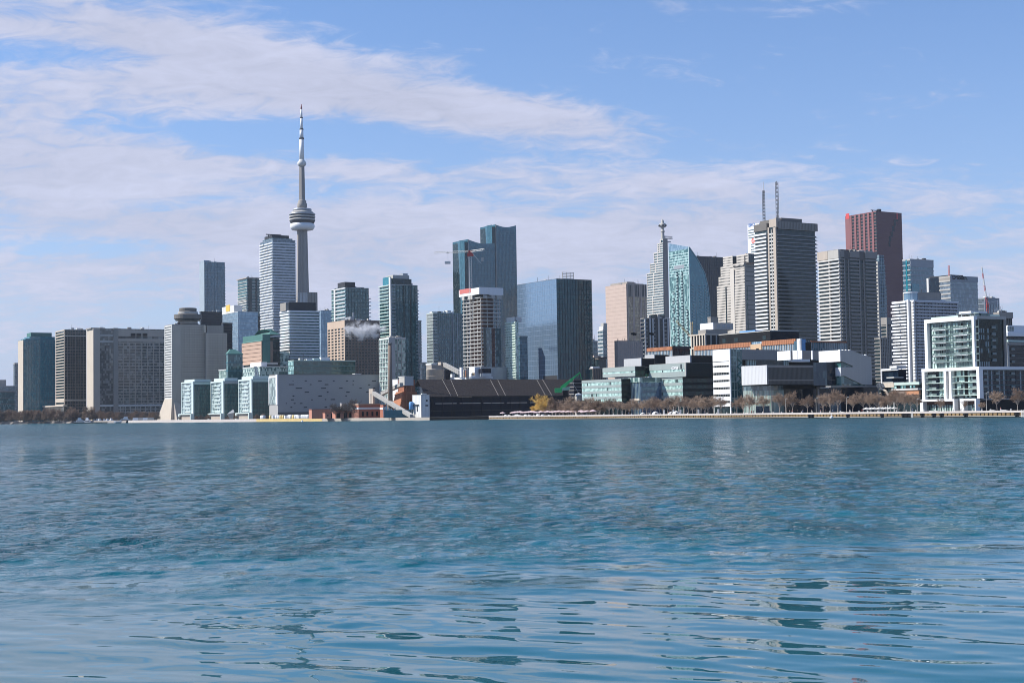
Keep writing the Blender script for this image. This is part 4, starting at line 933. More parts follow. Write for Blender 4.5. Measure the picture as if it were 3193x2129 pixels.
b.box('crown_wall', 0, b.u(2431), -.6, .5, b.z(708), b.z(679), BEIGE); b.box('crown_wall', b.u(2425), b.Lx + 1.5, -1.8, b.Ly, b.z(714), b.z(690), CONC); b.fins('E', 1.8, .35, DCONC, 1.95, 'crown_ribs', b.z(713), b.z(691), b.u(2433), b.Lx + 1.4)
b.box('crown_top', b.u(2436), b.u(2500), -.4, b.Ly, b.z(690), b.z(678), DCONC)
b.box('crown_side', -.7, 6, b.v(2392), b.Ly + .5, b.z(713), b.z(691), DCONC); b.box('crown_core', .5, 8, b.v(2418), b.v(2397), b.H - 4, b.z(681), BEIGE)
# 33 folded concrete condo
b = V(2551, 2618, 2731, 781, 1230, name='folded_concrete_condo', label='concrete condo with folded bays and a beige plant band beside the dark balcony tower')
b.core(G_DARK); kf = 46; st = 3.05; zhi = b.z(806)
b.face_bands('S', b.v(2586), b.Ly, 36, 1.3, LS, .9, 'balcony', z0=zhi - 36 * st, z1=zhi); b.face_bands('S', -.5, b.v(2586), 36, 1.25, OFFW, 1.8, 'balcony', z0=zhi - 36 * st, z1=zhi)
b.piers('S', [(b.v(2588), b.v(2584)), (-.3, 1.2)], CONC, .8, z1=zhi)
segs = [(0, 2629, 1.4, 0), (2629, 2646, 0, 1), (2646, 2676, 1.5, 0), (2676, 2694, 0, 1), (2694, 2731, 1.5, 0)]
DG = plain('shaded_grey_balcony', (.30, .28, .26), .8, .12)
for a_, c_, p_, rib in segs:
    xa = 0 if a_ == 0 else b.u(a_); xb = b.u(c_)
    if rib:
        b.piers('E', [(xa + .2, xa + 1.6), (xb - 1.6, xb - .2)], CONC, .3, 'rib', z1=zhi); b.face_bands('E', xa + 1.6, xb - 1.6, 36, .9, DCONC, .2, 'floor_band', z0=zhi - 36 * st, z1=zhi)
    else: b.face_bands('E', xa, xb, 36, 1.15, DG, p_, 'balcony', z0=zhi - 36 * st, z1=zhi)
zc_ = b.z(805)
b.box('plant_band', -1.2, .5, b.v(2583), b.Ly, zc_, b.z(786, 2560), BEIGE); b.box('plant_band', -2, .5, -.5, b.v(2586), zc_, b.z(781, 2600), LCONC)
for i, (a_, c_, p_, rib) in enumerate(segs):
    xa = 0 if a_ == 0 else b.u(a_); xb = b.u(c_) - .15
    b.box('plant_band', xa, xb, -(p_ if p_ else .6), .6, zc_ + (0 if rib else .8), b.H, DCONC if rib else CONC)
b.box('roof', .3, b.Lx, .4, b.Ly, b.H - 4, b.H - .5, CONC); b.mech('penthouse', 2622, 2668, 776, None, DMETAL, .1, .6); b.mech('roof_plant', 2686, 2730, 776, None, LCONC, .1, .5)
# 34 red tower
b = V(2636, 2732, 2812, 659, 2300, name='red_granite_tower', label='dark red granite tower with ribbed lit face and a stepped glass notch')
b.core(plain('red_granite', 0), 'granite_wall', ins=0.3); RB = plain('red_rib', (.22, .085, .088), .6, .1)
b.box('ribbed_wall', .0, .29, 0, b.Ly, 0, b.H - .5, G_DARK)
for i in range(7):
    px0 = 2636 + (i * 13.7 if i else 0); wd = 16 if i == 0 else 6
    b.piers('S', [(max(0, b.v(px0 + wd)), b.v(px0))], RB, .9, 'rib')
b.face_bands('S', .2, b.Ly - .2, 60, 1.3, RB, .45, 'floor_band'); b.face_bands('E', .3, b.Lx, 60, .25, plain('red_joint', (.13, .045, .045), .6), .06, 'floor_band', depth=.35)
b.box('red_sign_panel', -1.05, -.92, b.v(2649), b.v(2638), b.z(684, 2640), b.z(667, 2640), plain('red_sign', (.58, .06, .06), .5))
text('emblem', 'S', 7.5, WHITE, b.root, (-1.1, b.v(2640.5), b.z(681, 2642)), 'S', .05) if 0 else None
nz = [(2793, 665, 2800, 690), (2786, 685, 2793, 706), (2780, 704, 2788, 722), (2775, 722, 2783, 738), (2770, 737, 2777, 754), (2768, 753, 2774, 769)]
for x0, y0, x1, y1 in nz: b.box('glass_notch', b.u(x0), b.u(x1), .05, .32, b.z(y1, x0), b.z(y0, x0), G_NAVY)
b.box('red_edge', b.u(2795), b.u(2799), -.1, .3, b.z(684, 2795), b.z(664, 2795), plain('red_sign', 0)); b.cap(REDG, .3, .05)
m = MB(); x = b.u(2700) if 0 else 0; MB().box(2, 20, 12, 14, b.H + 3, b.H + 4).box(16, 22, 11, 15, b.H, b.H + 6).box(4, 5, 12, 13, b.H, b.H + 3).build('roof_crane', DMETAL, b.root)
# blue glass neighbour stepping down
b = V(2728, 2740, 2752, 796, 1300, name='stepped_blue_condo', label='slender blue-grey glass condo stepping down beside the folded concrete condo', Ly=20)
ST = plain('blue_grey_slab', 0)
for i, (xr, y) in enumerate(((2755, 796), (2762, 812), (2770, 826), (2774, 850), (2777, 890))):
    x1 = b.u(xr); zt = b.z(y, xr); b.box('glazing', .1 + i * .02, x1, i * 2.2 + .1, b.Ly, 0, zt, G_GREY)
    me = MB().box(0 if i == 0 else x1 - 3, x1 + .3, i * 2.2 - .15, b.Ly, 0, .6).mesh('floor_band', plain('pale_blue_wall', 0)); k_ = int((zt - 20) / 3.1); b.rep('floor_band', me, [(0, 0, zt - .6 - j * 3.1) for j in range(min(k_, 40))])
b.fins('E', 3.0, .3, ST, .25, z1=b.H); b.box('corner_wall', -1.5, .1, 0, 3, 0, b.z(815), LCONC)
# 42 grey concrete stepped tower with slit windows
b = V(2760, 2765, 2791, 992, 1150, name='grey_slit_window_tower', label='plain grey concrete tower with vertical slit windows beside the white balcony condo', Ly=18)
b.core(G_DARK); b.fins('E', 1.9, 1.1, CONC, .4); b.bands(26, .7, CONC, .3, .2); b.box('crown', -.5, b.Lx + .3, -.5, b.Ly, b.z(1012), b.H + .6, CONC)
for px in (2768, 2774, 2780): b.box('crown_opening', b.u(px), b.u(px + 3), -.62, -.4, b.z(1016, px), b.z(1011, px), BLACK)
c = V(2738, 2745, 2766, 1055, 1120, root=b.root, Ly=16); c.core(G_DARK); c.fins('E', 1.9, 1.0, CONC, .4); c.bands(20, .7, CONC, .3, .2); c.cap(CONC, .5, .3)
# 35 grey-blue office
b = V(2814, 2838, 2910, 809, 2100, name='grey_blue_office', label='grey-blue banded office tower directly behind the lettered glass office')
SB = plain('steel_band', (.27, .30, .33), .5, .08)
b.core(G_BLUE); b.bands(30, 1.7, SB, .25, .2); b.piers('S', [(b.v(2829), b.v(2824))], G_TEAL, .5, 'recess'); b.face_bands('S', 0, b.Ly * .4, 30, 1.6, LCONC, .5, 'floor_band'); b.box('crown_wall', 0, b.Lx + .1, -.35, .4, b.z(833, 2870), b.z(812, 2870), SB); b.cap(LCONC, .9, .4)
b.box('dark_lower_bay', b.u(2840), b.u(2863), -.5, .2, 0, b.z(885, 2850), G_TEAL)
# 36 lettered office
b = V(2891, 2963, 3048, 860, 1620, name='lettered_glass_office', label='pale grey-blue office with dark lettering along its crown')
PG = glass('pale_office_glass', (.12, .15, .18), (.20, .24, .28), 1.6, 3.8, .4, 1.8, .3, .02)
b.core(PG); b.bands(31, .5, SB, .1, .12); b.face_bands('S', .0, b.v(2928), 31, 1.5, LCONC, .5, 'floor_band'); b.piers('S', [(b.v(2928), b.v(2900))], G_NAVY, .4, 'dark_bay', z1=b.z(866, 2910))
b.box('crown_wall', 0, b.Lx + .1, -.4, .3, b.z(877), b.H + .2, SB); b.box('crown_side', -.4, .3, 0, b.v(2928), b.z(877), b.H, CONC); b.box('roof_step', 2, b.u(3005), 1, b.Ly, b.H, b.z(856), DMETAL)
b.box('edge_pier', -1.2, .3, b.v(2897), b.Ly, 0, b.z(868, 2894), OFFW)
text('lettering', 'Deloitte.', 6.6, BLACK, b.root, (b.u(2968.5), -.5, b.z(870.5, 2970)), 'E', .12, .03)
m = MB(); lattice(m, (1.5, 3, b.H), (1.5, 3, b.z(827)), 1.2, 9, .22); m.build('roof_mast', plain('red_white_mast', (.60, .22, .20), .6), b.root)
# 38 grey offices
b = V(3046, 3070, 3115, 930, 1750, name='grey_roof_office', label='grey office with a pale crown behind the red luffing crane'); b.core(PG); b.bands(22, .8, SB); b.fins('E', 5, .4, SB, .3); b.cap(SB, .8, .3); b.box('crown_wall', 0, b.Lx, -.3, .3, b.z(944), b.H, SB)
b = V(3108, 3114, 3154, 973, 1500, name='dark_overhang_block', label='dark grey block with an overhanging top at the far end of the towers', Ly=22)
b.core(G_NAVY); b.fins('E', 2.6, .5, DCONC, .4); b.box('overhang', -1, b.u(3155), -1.5, b.Ly, b.z(992), b.H, CONC)
# 37 luffing crane
D = 1480; p = at(3079, 968, D); cr = empty('luffing_crane', (p.x, p.y, at(3079, 1010, D).z), 0, 'red and white luffing crane with a steep raised jib behind the white-framed condo', 'crane')
rel = lambda px, y: at(px, y, D) - cr.location
m = MB(); lattice(m, (0, 0, 0), rel(3079, 945), 1.7, 8, .16); m.build('mast', REDP, cr)
MB().box(-1.1, 1.2, -1, 1, rel(3079, 960).z, rel(3079, 949).z).build('cab', REDP, cr)
j0, j1 = rel(3078, 945), rel(3061, 832); k = 6
for i in range(k):
    m = MB(); lattice(m, j0.lerp(j1, i / k), j0.lerp(j1, (i + .98) / k), 1.4 - .12 * i, 4, .13); m.build('jib_section', REDP if i % 2 == 0 else OFFW, cr)
m = MB(); m.bar(rel(3083, 944), rel(3112, 938), .25, 3); m.bar(rel(3108, 968), rel(3112, 936), .35, 4); m.box(rel(3100, 960).x, rel(3112, 960).x, -1, 1, rel(3105, 970).z, rel(3105, 964).z); m.bar(rel(3085, 945), rel(3076, 936), .3, 3); m.build('counter_jib', OFFW, cr)

# 39 white balcony condo
b = V(2787, 2850, 2983, 938, 950, name='white_balcony_condo', label='white condo with broad balcony slabs and a round glass roof drum')
b.core(glass('white_condo_glass', (.035, .05, .065), (.22, .25, .27), 1.6, 2.95, .3, 1.6)); kf = 25; zlo = b.z(1186); st = (b.H - zlo) / kf
b.face_bands('S', b.v(2829), b.Ly, kf, .95, WHITE, 1.9, 'balcony', z0=zlo, z1=b.H); b.piers('S', [(b.v(2839), b.v(2834))], WHITE, 2.1, 'spine', z1=b.H + 1)
me = MB().box(-2.6, -.1, b.v(2812), b.Ly + .4, 0, 1.0).mesh('balcony', WHITE); b.rep('balcony', me, [(0, 0, zlo + st * (i + .52)) for i in range(kf - 1) if i % 2])
b.piers('S', [(0, b.v(2839))], LCONC, .6, 'corner_wall'); b.face_bands('S', -.5, b.v(2846), kf, 1.2, WHITE, 1.2, 'balcony', z0=zlo, z1=b.H)
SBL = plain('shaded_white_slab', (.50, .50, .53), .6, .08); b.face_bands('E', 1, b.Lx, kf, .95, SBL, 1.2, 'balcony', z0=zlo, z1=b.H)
b.fins('E', 3.2, .3, METAL, .4); b.cap(WHITE, .5, 1.0)
cxm, cym = b.u(2868), b.Ly * .42; zr0, zr1 = b.H, b.z(908)
MB().lathe([(4.4, zr0), (4.4, zr1 - .8)], 20, b.u(2852) + 4, b.Ly * .40).build('roof_drum', G_LIGHTBLUE, b.root); MB().lathe([(4.8, zr1 - .8), (4.8, zr1)], 20, b.u(2852) + 4, b.Ly * .40).build('drum_roof', WHITE, b.root)
b.box('penthouse', b.u(2860), b.u(2948), b.Ly * .2, b.Ly * .7, b.H, b.z(910, 2900), CONC); b.fins('E', 2, .4, LCONC, -3, 'penthouse_louvres', b.H, b.z(912, 2900), b.u(2862), b.u(2946)) if 0 else None
# 43 dark white-framed house, brick podium pavilion
b = V(2747, 2800, 2830, 1148, 800, name='white_framed_block', label='dark low block inside a thin white frame at the foot of the white balcony condo')
b.core(G_NAVY, ins=.6); zf = b.z(1195); b.piers('S', [(b.Ly - .6, b.Ly)], WHITE, .3, 'frame_post'); b.box('frame_beam', -.3, .4, 0, b.Ly - .6, b.H - 1.1, b.H, WHITE); b.box('terrace_block', -1, 6, b.v(2800), b.v(2778), b.H, b.z(1140), OFFW)
b.box('terrace_deck', -3, 4, 0, b.v(2776), b.z(1178), b.z(1175), OFFW); b.box('low_wall', -4, 4, 0, b.v(2766), 0, b.z(1190), LCONC)
b = V(2743, 2868, 2900, 1190, 735, name='brick_banded_pavilion', label='low pavilion with grey terrace and an orange brick band by the quay park')
b.core(G_DARK, ins=.4); b.box('terrace_parapet', -.6, .4, 0, b.v(2790), b.z(1200, 2830), b.H, PALEG); b.box('cream_parapet', -.8, .4, b.v(2790), b.Ly + 1, b.z(1208, 2770), b.z(1194, 2770), CREAM); b.box('roof_slab', -1.5, 4, 0, b.v(2786), b.z(1216, 2830), b.z(1211, 2830), OFFW)
b.box('brick_band', -.9, .4, 0, b.v(2788), b.z(1231, 2830), b.z(1217, 2830), plain('orange_brick', (.46, .22, .12), .9, .2)); b.box('brick_grille', -1.0, -.85, b.v(2825), b.v(2799), b.z(1229, 2810), b.z(1219, 2810), BROWN)
b.box('pergola', -3, -1, b.v(2800), b.v(2778), b.z(1243, 2790), b.z(1238, 2790), OFFW)
m = MB()
for px in (2779, 2799): m.box(-2.8, -2.4, b.v(px), b.v(px) + .4, 0, b.z(1243, 2790))
m.build('pergola_posts', OFFW, b.root); m = MB()
pts = [(2746, 1194), (2752, 1212), (2768, 1219), (2774, 1233)]
for (xa, ya), (xb, yb2) in zip(pts[:-1], pts[1:]): m.bar((-1.2, b.v(xa), b.z(ya, xa)), (-1.2, b.v(xb), b.z(yb2, xb)), .55, 6)
m.build('chute', CREAM, b.root)
for i in range(9): b.box('window', -.55, -.3, b.v(2868) + .6 + i * 2.1, b.v(2868) + 1.9 + i * 2.1, b.z(1209, 2850), b.z(1202, 2850), G_AQUA if i % 3 else BLACK)

# 40 white-framed condo on its podium
G_RAIL = glass('rail_glass', (.10, .145, .14), (.22, .28, .27), 1.2, 5, .4, 1.5, 0, .005)
CG = glass('condo_glass', (.045, .085, .085), (.11, .17, .165), 1.5, 3.0, .35, 1.65, 0, .01)
b = V(2880, 3055, 3340, 1145, 672, name='white_framed_condo', label='mid-rise glass condo in thick white frames with a dark shaded side on the quay')
f = b                                                              # the podium
zt = b.H; zg = b.z(1246)
f.box('podium_glazing', 1.6, b.Lx, 1.2, b.Ly - 1, zg, zt - .5, glass('podium_glass', (.02, .035, .04), (.40, .52, .50), 1.2, 3.2, .42, 1.6, 0, .02))
f.box('shaded_glazing', 2.2, b.Lx, 1.0, 1.19, 3, zt - .4, G_NAVY)
f.box('podium_roof_frame', -.9, b.Lx, -.35, b.Ly + .6, zt - 1.1, zt + .35, WHITE)
f.box('frame_post', -.9, 1.6, -.35, 1.3, zg + .6, zt - 1.12, WHITE); f.box('frame_post', -.8, 1.4, b.Ly - 1.1, b.Ly + .6, zg + .6, zt - 1.12, WHITE)
for a_, c_ in ((2952, 2945), (2968, 2961)): f.box('frame_post', -.75, 1.8, b.v(a_), b.v(c_), zg + .6, zt - 1.12, WHITE)
f.box('stair_recess', 1.0, 1.7, b.v(2961), b.v(2952), zg, zt - 1.2, BLACK)
yr = [1171, 1190, 1211, 1231]
for y in yr:
    z = b.z(y + 1)
    bal = {2895: f.box('balcony', -.3, 1.8, b.v(2945), b.Ly - 1.2, z, z + .28, PALEG), 3024: f.box('balcony', -.3, 1.8, 1.35, b.v(2968), z, z + .28, PALEG)}; f.box('stair_landing', .6, 1.2, b.v(2961), b.v(2952), z, z + .5, LCONC)
    for a_, c_ in ((2895, 2919), (3024, 3044)):
        f.box('balcony_rail', -.3, -.22, b.v(c_), b.v(a_), z + .28, z + 1.3, G_RAIL, bal[a_]); f.box('balcony_recess', 1.3, 1.75, b.v(c_), b.v(a_) - .3, z + .28, z + 2.6, G_NAVY, bal[a_])
    f.box('balcony_recess', 1.3, 1.75, b.v(3009), b.v(3000), z + .28, z + 2.7, BLACK)
pane = MB().box(1.35, 1.62, 0, .95, 0, 2.35).mesh('window', plain('pale_window_blind', (.46, .60, .55), .35, .06)); rr = random.Random(9); loc = []
for y in [1150] + yr[:-1]:
    z = b.z(y + 18) + .3 if y != 1150 else b.z(1170) + .3
    for px in (2924, 2931, 2938, 2972, 2978, 2984, 2990, 2996, 3012, 3018):
        if rr.random() < .55: loc.append((0, b.v(px) - .8, z))
f.rep('window', pane, loc)
# ground-floor frames
zg0 = 0
for xa, xb, nm in ((2876, 2983, 0), (3000, 3050, 1)):
    ya, yb_ = b.v(xb), b.v(xa); f.box('ground_frame_beam', -2.2, .5, ya, yb_, zg - .4, zg + .58, WHITE); f.box('ground_frame_post', -2.2, .5, yb_ - (1.9 if nm == 0 else 2.4), yb_, 0, zg - .42, WHITE); f.box('ground_frame_post', -2.2, .5, ya, ya + (.9 if nm == 0 else .7), 0, zg - .42, WHITE)
    f.box('shopfront', .8, 1.0, ya, yb_, 0, zg - 2.0, G_PALE); f.box('shopfront_fascia', .7, 1.1, ya, yb_, zg - 2.0, zg - .4, plain('dark_brown_fascia', (.09, .05, .045)))
    k_ = int((yb_ - ya) / 1.5); m = MB()
    for i in range(k_): m.box(.55, .85, ya + i * 1.5, ya + i * 1.5 + .12, 0, zg - 2)
    tag(m.build('shopfront_mullions', DMETAL, b.root), kind='stuff')
f.box('blue_poster', .5, .7, b.v(2978), b.v(2969), 1.4, 3.2, BLUEP)
f.box('ground_side_wall', 1, b.Lx, .6, 1, 0, zg - .1, BLACK); f.box('side_cornice', 1.7, b.Lx, .2, .9, zg - .1, zg + .3, LCONC)
# shaded podium balconies
f.face_bands('E', 2.3, b.Lx, 6, .3, plain('dark_green_slab', 0), -.9, 'floor_band', z0=zg, z1=zt - 1.2, depth=1.1)
rail = MB().box(0, 2.4, -.5, .2, 0, .9).box(0, 2.4, -.55, .2, -.18, 0, 1).mesh('balcony', [plain('shaded_rail_glass', (.12, .17, .18), .2), LCONC]); loc = []
for px in (3070, 3108, 3156):
    for y in (1166, 1186, 1207, 1229): loc.append((b.u(px), 1.0, b.z(y, px)))
f.rep('balcony', rail, loc)
for px in (3082, 3094, 3118, 3132, 3143, 3171, 3184): f.box('window_strip', b.u(px), b.u(px) + .9, .9, 1.02, zg + .5, zt - 1.5, G_NAVY if px % 2 else G_BLUE)
# upper box
up = V(2884, 3037, 3133, 985, 676, yb=1149, root=b.root)
z0, z1 = up.z(1150), up.H; L, W_ = up.Lx, up.Ly
up.box('upper_glazing', 1.5, L - .4, .6, W_ - .6, z0, z1 - .4, CG); up.box('shaded_glazing', .5, L - .5, .25, .59, z0, z1 - .9, glass('shaded_condo_glass', (.003, .007, .008), (.03, .06, .06), 1.6, 3.1, .08, 1.33))  # near-black copy of the condo glass; this side's shade is in its colour
up.box('frame_beam', -.5, 1.9, -.2, W_ + .2, z1 - 1.7, z1, WHITE); up.box('frame_beam', -.6, 1.9, -.3, W_ + .3, z0 - .5, z0 + 1.0, WHITE); up.box('frame_post', -.5, 1.9, W_ - 1.6, W_ + .2, z0 + 1.02, z1 - 1.72, WHITE); up.box('frame_post', -.5, .6, -.2, 1.1, z0 + 1.02, z1 - 1.72, WHITE)
up.box('roof_frame', 1.92, L + .3, -.4, W_, z1 - 1.3, z1 + .1, LCONC); up.box('side_post', L - 1.2, L + .3, -.4, 1.0, z0 - .3, z1 - 1.32, CONC); up.box('roof_edge', 3, L - 1, 2, W_ - 1, z1 + .1, z1 + 1.1, PALEG)
rows_ = [1021, 1042, 1062, 1083, 1104, 1124]
for y in rows_:
    z = up.z(y)
    for a_, c_ in ((2905, 2947), (2971, 3014)):
        ya, yb_ = up.v(c_), up.v(a_)
        ub = up.box('balcony', -.1, 1.6, ya, yb_, z - .22, z + .22, WHITE); up.box('balcony_rail', -.1, -.02, ya, yb_, z + .22, z + 1.25, G_RAIL, ub); up.box('balcony_door', 1.30, 1.48, ya + (yb_ - ya) * .42, ya + (yb_ - ya) * .58, z + .25, z + 2.4, BLACK, ub)
    up.rep('balcony', rail, [(up.u(3091), .2, z)])
up.fins('S', 1.55, .10, plain('dark_frame', (.05, .06, .065), .4), -1.3, z0=z0 + 1, z1=z1 - 1.7, a=1.2, b=W_ - 1.7) if 0 else None
m = MB()
for i in range(int((W_ - 3) / 1.5)): m.box(1.36, 1.55, 1.2 + i * 1.5, 1.28 + i * 1.5, z0 + 1, z1 - 1.75)
for i in range(1, 7): zz3 = z0 + 1 + i * (z1 - z0 - 2.7) / 7; m.box(1.38, 1.55, 1.2, W_ - 1.7, zz3 - .45, zz3 - .02)
tag(m.build('spandrels', plain('grey_green_spandrel', (.14, .20, .20), .4), b.root), kind='stuff')
loc = []; st = (z1 - z0 - 2.7) / 7
pane2 = MB().box(1.3, 1.49, 0, 1.05, 0, 2.1).mesh('window', plain('pale_window_blind', 0)); rr = random.Random(4)
for i in range(7):
    for px in (2898, 2906, 2938, 2950, 2957, 2966, 2974, 3008, 3018, 3025):
        if rr.random() < .62: loc.append((0, up.v(px) - .9, z0 + 1.15 + i * st))
up.rep('window', pane2, loc)
loc = [(up.u(px), 0, z0 + 1.2 + i * st) for i in range(6) for px in (3050, 3057, 3064, 3071, 3078) if rr.random() < .5]
up.rep('side_window', MB().box(0, .9, .14, .35, 0, 2.1).mesh('side_window', G_BLUE), loc)
m = MB()
for i in range(6): m.box(up.u(3043) + i * 1.35, up.u(3043) + i * 1.35 + .5, 6, 11, z1 + 1.0, up.z(974))
m.box(up.u(3041), up.u(3092), 5, 12, up.z(975), up.z(969)); m.build('roof_plant_screen', WHITE, b.root); up.box('roof_plant', up.u(3043), up.u(3090), 6.5, 10.5, z1, up.z(975) - .1, DMETAL); up.box('roof_plant', up.u(3092), up.u(3112), 5, 10, z1, up.z(979), CONC)
m = MB()
for px in (2962, 2976, 2990, 3004, 3018): m.box(2, 2.15, up.v(px), up.v(px) + .15, z1, up.z(972))
m.box(2, 2.1, up.v(3030), up.v(2962), up.z(976), up.z(975)); m.build('roof_railing', PALEG, b.root); up.box('roof_pavilion', 6, 12, up.v(3030), up.v(2970), z1, up.z(974), G_GREEN)
# 41 neighbour at the edge
b = V(3134, 3140, 3260, 1041, 770, name='white_topped_block', label='white-topped dark balcony block just behind the white-framed condo', Ly=14)
b.core(G_NAVY, ins=.5); b.bands(16, .35, DCONC, .1, .3); b.box('roof_slab', -1, b.Lx, -1.2, b.Ly, b.z(1048), b.z(1037), WHITE); b.box('white_penthouse', 1.5, b.Lx, .5, 10, b.z(1037), b.z(1014), WHITE)
for px in (3144, 3151, 3158): b.box('penthouse_window', b.u(px), b.u(px + 5), .3, .52, b.z(1033, px), b.z(1018, px), G_GREY)
b.box('balcony_band', -.5, b.Lx, -1, .4, b.z(1066), b.z(1060), PALEG); b.box('balcony_band', -.5, b.Lx, -1.2, .4, b.z(1076), b.z(1068), CONC); b.box('corner_column', -1.2, .4, -.8, 1, 0, b.z(1067), LCONC)
b.rep('balcony', rail, [(b.u(3150), -.1, b.z(y, 3150)) for y in (1090, 1110, 1130)])

# 45 media building of stacked mint glass boxes
b = V(1814, 1937, 1941, 1181, 947, name='glass_media_building', label='stacked mint-glass office boxes with a lettered upper storey and dark shaded flank by the beach')
def glass_box(vx, y_top, zb_, nfl, m=G_CORUS, lab='floor'):
    """sunlit box: mint window rows between plain grey-green spandrels"""
    zt_ = vx.H; L, W_ = vx.Lx, vx.Ly
    vx.box('side_glazing', .3, L, .3, W_, zb_, zt_ - .1, glass('shaded_green_glass', (.004, .016, .014), (.012, .05, .04), 1.6, 4.2, .25, 1.4))  # darker copy of the box glass: the flank's shade put into its colour
    vx.box('glazing', .05, .29, .05, W_ - .05, zb_ + .02, zt_ - .12, m)
    st = (zt_ - zb_) / nfl; SP = plain('grey_green_panel', (.29, .34, .33), .5, .08)
    vx.face_bands('S', 0, W_, nfl, st * .46, SP, .12, 'floor_band', z0=zb_, z1=zt_)
    vx.face_bands('E', .3, L, nfl, st * .4, plain('shaded_green_panel', (.012, .018, .018), .4), .0, 'floor_band', z0=zb_, z1=zt_, depth=.32)
    rr = random.Random(int(W_ * 10)); k_ = int(W_ / 1.45); pm2 = MB().box(-.06, .1, .05, 1.36, 0, st * .5).mesh('open_window', plain('dark_open_window', (.055, .085, .085), .3)); loc = []
    for i in range(nfl):
        for j in range(k_):
            if rr.random() < .10: loc.append((0, .2 + j * 1.45, zb_ + i * st + st * .02))
    vx.rep('open_window', pm2, loc); vx.fins('S', 1.45, .07, SP, .02, z0=zb_, z1=zt_)
    vx.box('roof', .2, L, .2, W_, zt_ - .09, zt_ + .15, CONC)
def z1b(y): return b.z(y)
b.Lx = 30; glass_box(b, 1181, b.z(1252), 4)
c = V(1939, 1993, 1996, 1177, 942, root=b.root, Lx=24); c.box('atrium_glazing', .8, c.Lx, 0, c.Ly, 0, c.z(1192), G_ATRIUM); c.box('atrium_head', .2, c.Lx, 0, c.Ly, c.z(1192), c.H, G_PALE); c.fins('S', 1.6, .1, PALEG, -.55, z1=c.z(1193)); c.box('atrium_canopy', -.2, 1, 0, c.Ly, c.z(1249), c.z(1242), CREAM)
c.box('atrium_reveal', .3, .6, c.Ly - 1.8, c.Ly, 0, c.z(1180), G_NAVY)
c = V(1995, 2128, 2224, 1172, 932, root=b.root); glass_box(c, 1172, c.z(1252), 4)
low = c
for vx, px in ((b, 1900), (low, 2060)): vx.box('ground_glazing', 1.2, vx.Lx, .5, vx.Ly, 0, vx.z(1252), G_DARK); vx.fins('S', 5, .5, CONC, -.6, 'ground_columns', 0, vx.z(1252))
c = V(1879, 1980, 2012, 1142, 957, yb=1172, root=b.root); glass_box(c, 1142, c.z(1172), 1); c.face_bands('S', 0, c.Ly, 1, 2.2, plain('grey_green_panel', 0), .1, 'floor_band', z0=c.z(1172), z1=c.z(1172) + 2.2)
d_ = V(1981, 2026, 2030, 1140, 972, yb=1173, root=b.root, Lx=20); d_.box('recess_glazing', .2, d_.Lx, 0, d_.Ly, d_.z0, d_.H, glass('shaded_green_glass', 0, 0))
c = V(2025, 2138, 2224, 1131, 928, yb=1172, root=b.root); glass_box(c, 1131, c.z(1172), 1); c.face_bands('S', 0, c.Ly, 1, 3.4, plain('grey_green_panel', 0), .1, 'floor_band', z0=c.z(1172), z1=c.z(1172) + 3.0); c.box('end_frame', -.25, .4, -.2, .8, c.z0, c.H + .1, LCONC); c.box('end_glass', -.18, .3, c.v(2126), c.v(2121) if 0 else c.v(2118) * .8, c.z(1149), c.z(1134), G_NAVY)
text('lettering', 'corus', 3.0, WHITE, b.root, (c.ox - .35, c.oy + c.v(2095), c.z(1149)), 'S', .12, .03)
c.box('side_wall', .4, c.Lx, -.1, .3, c.z(1172), c.H - .1, plain('shaded_green_panel', 0))
GB = plain('grey_roof_box', (.44, .45, .46), .6, .06)
c = V(1945, 1999, 2040, 1116, 972, yb=1141, root=b.root); c.box('roof_box', 0, .6, 0, c.Ly, c.z0, c.H, GB); c.box('roof_block', .6, c.Lx, .1, c.Ly, c.z0, c.H - .3, BLACK)  # black bodies put the shaded flanks of the roof boxes into colour
c = V(2010, 2040, 2086, 1105, 987, yb=1134, root=b.root); c.box('roof_box', 0, .6, 0, c.Ly, c.z(1117), c.H, GB); c.box('roof_block', .6, c.Lx, .1, c.Ly, c.z0, c.H - .2, BLACK)
c = V(2077, 2152, 2224, 1107, 932, yb=1131, root=b.root); c.box('roof_box', -.5, .6, -.4, c.Ly, c.z0, c.H, GB); c.box('roof_block', .6, c.Lx, .0, c.Ly, c.z0, c.H - .2, BLACK)
p = at(1978, 1132, 987); rm = empty('roof_lamp_mast', tuple(p), 0, 'thin mast with a level arm and two dark clustered heads above the media building roof', 'mast')
k_ = 987 / FPX; MB().bar((0, 0, 0), (0, 0, 90 * k_), .12, 4).build('pole', LCONC, rm); MB().bar((-8 * k_, 0, 89 * k_), (62 * k_, 0, 90 * k_), .14, 4).build('arm', DMETAL, rm)
hd = MB(); rr = random.Random(2)
for i in range(9): x, y, z = rr.uniform(-1.3, 1.3), rr.uniform(-.6, .6), rr.uniform(-.6, .9); hd.box(x - .55, x + .55, y - .3, y + .3, z - .4, z + .4)
hm = hd.mesh('lamp_head', BLACK); put('lamp_head', hm, rm, (0, 0, 91 * k_)); put('lamp_head', hm, rm, (55 * k_, 0, 90.5 * k_))

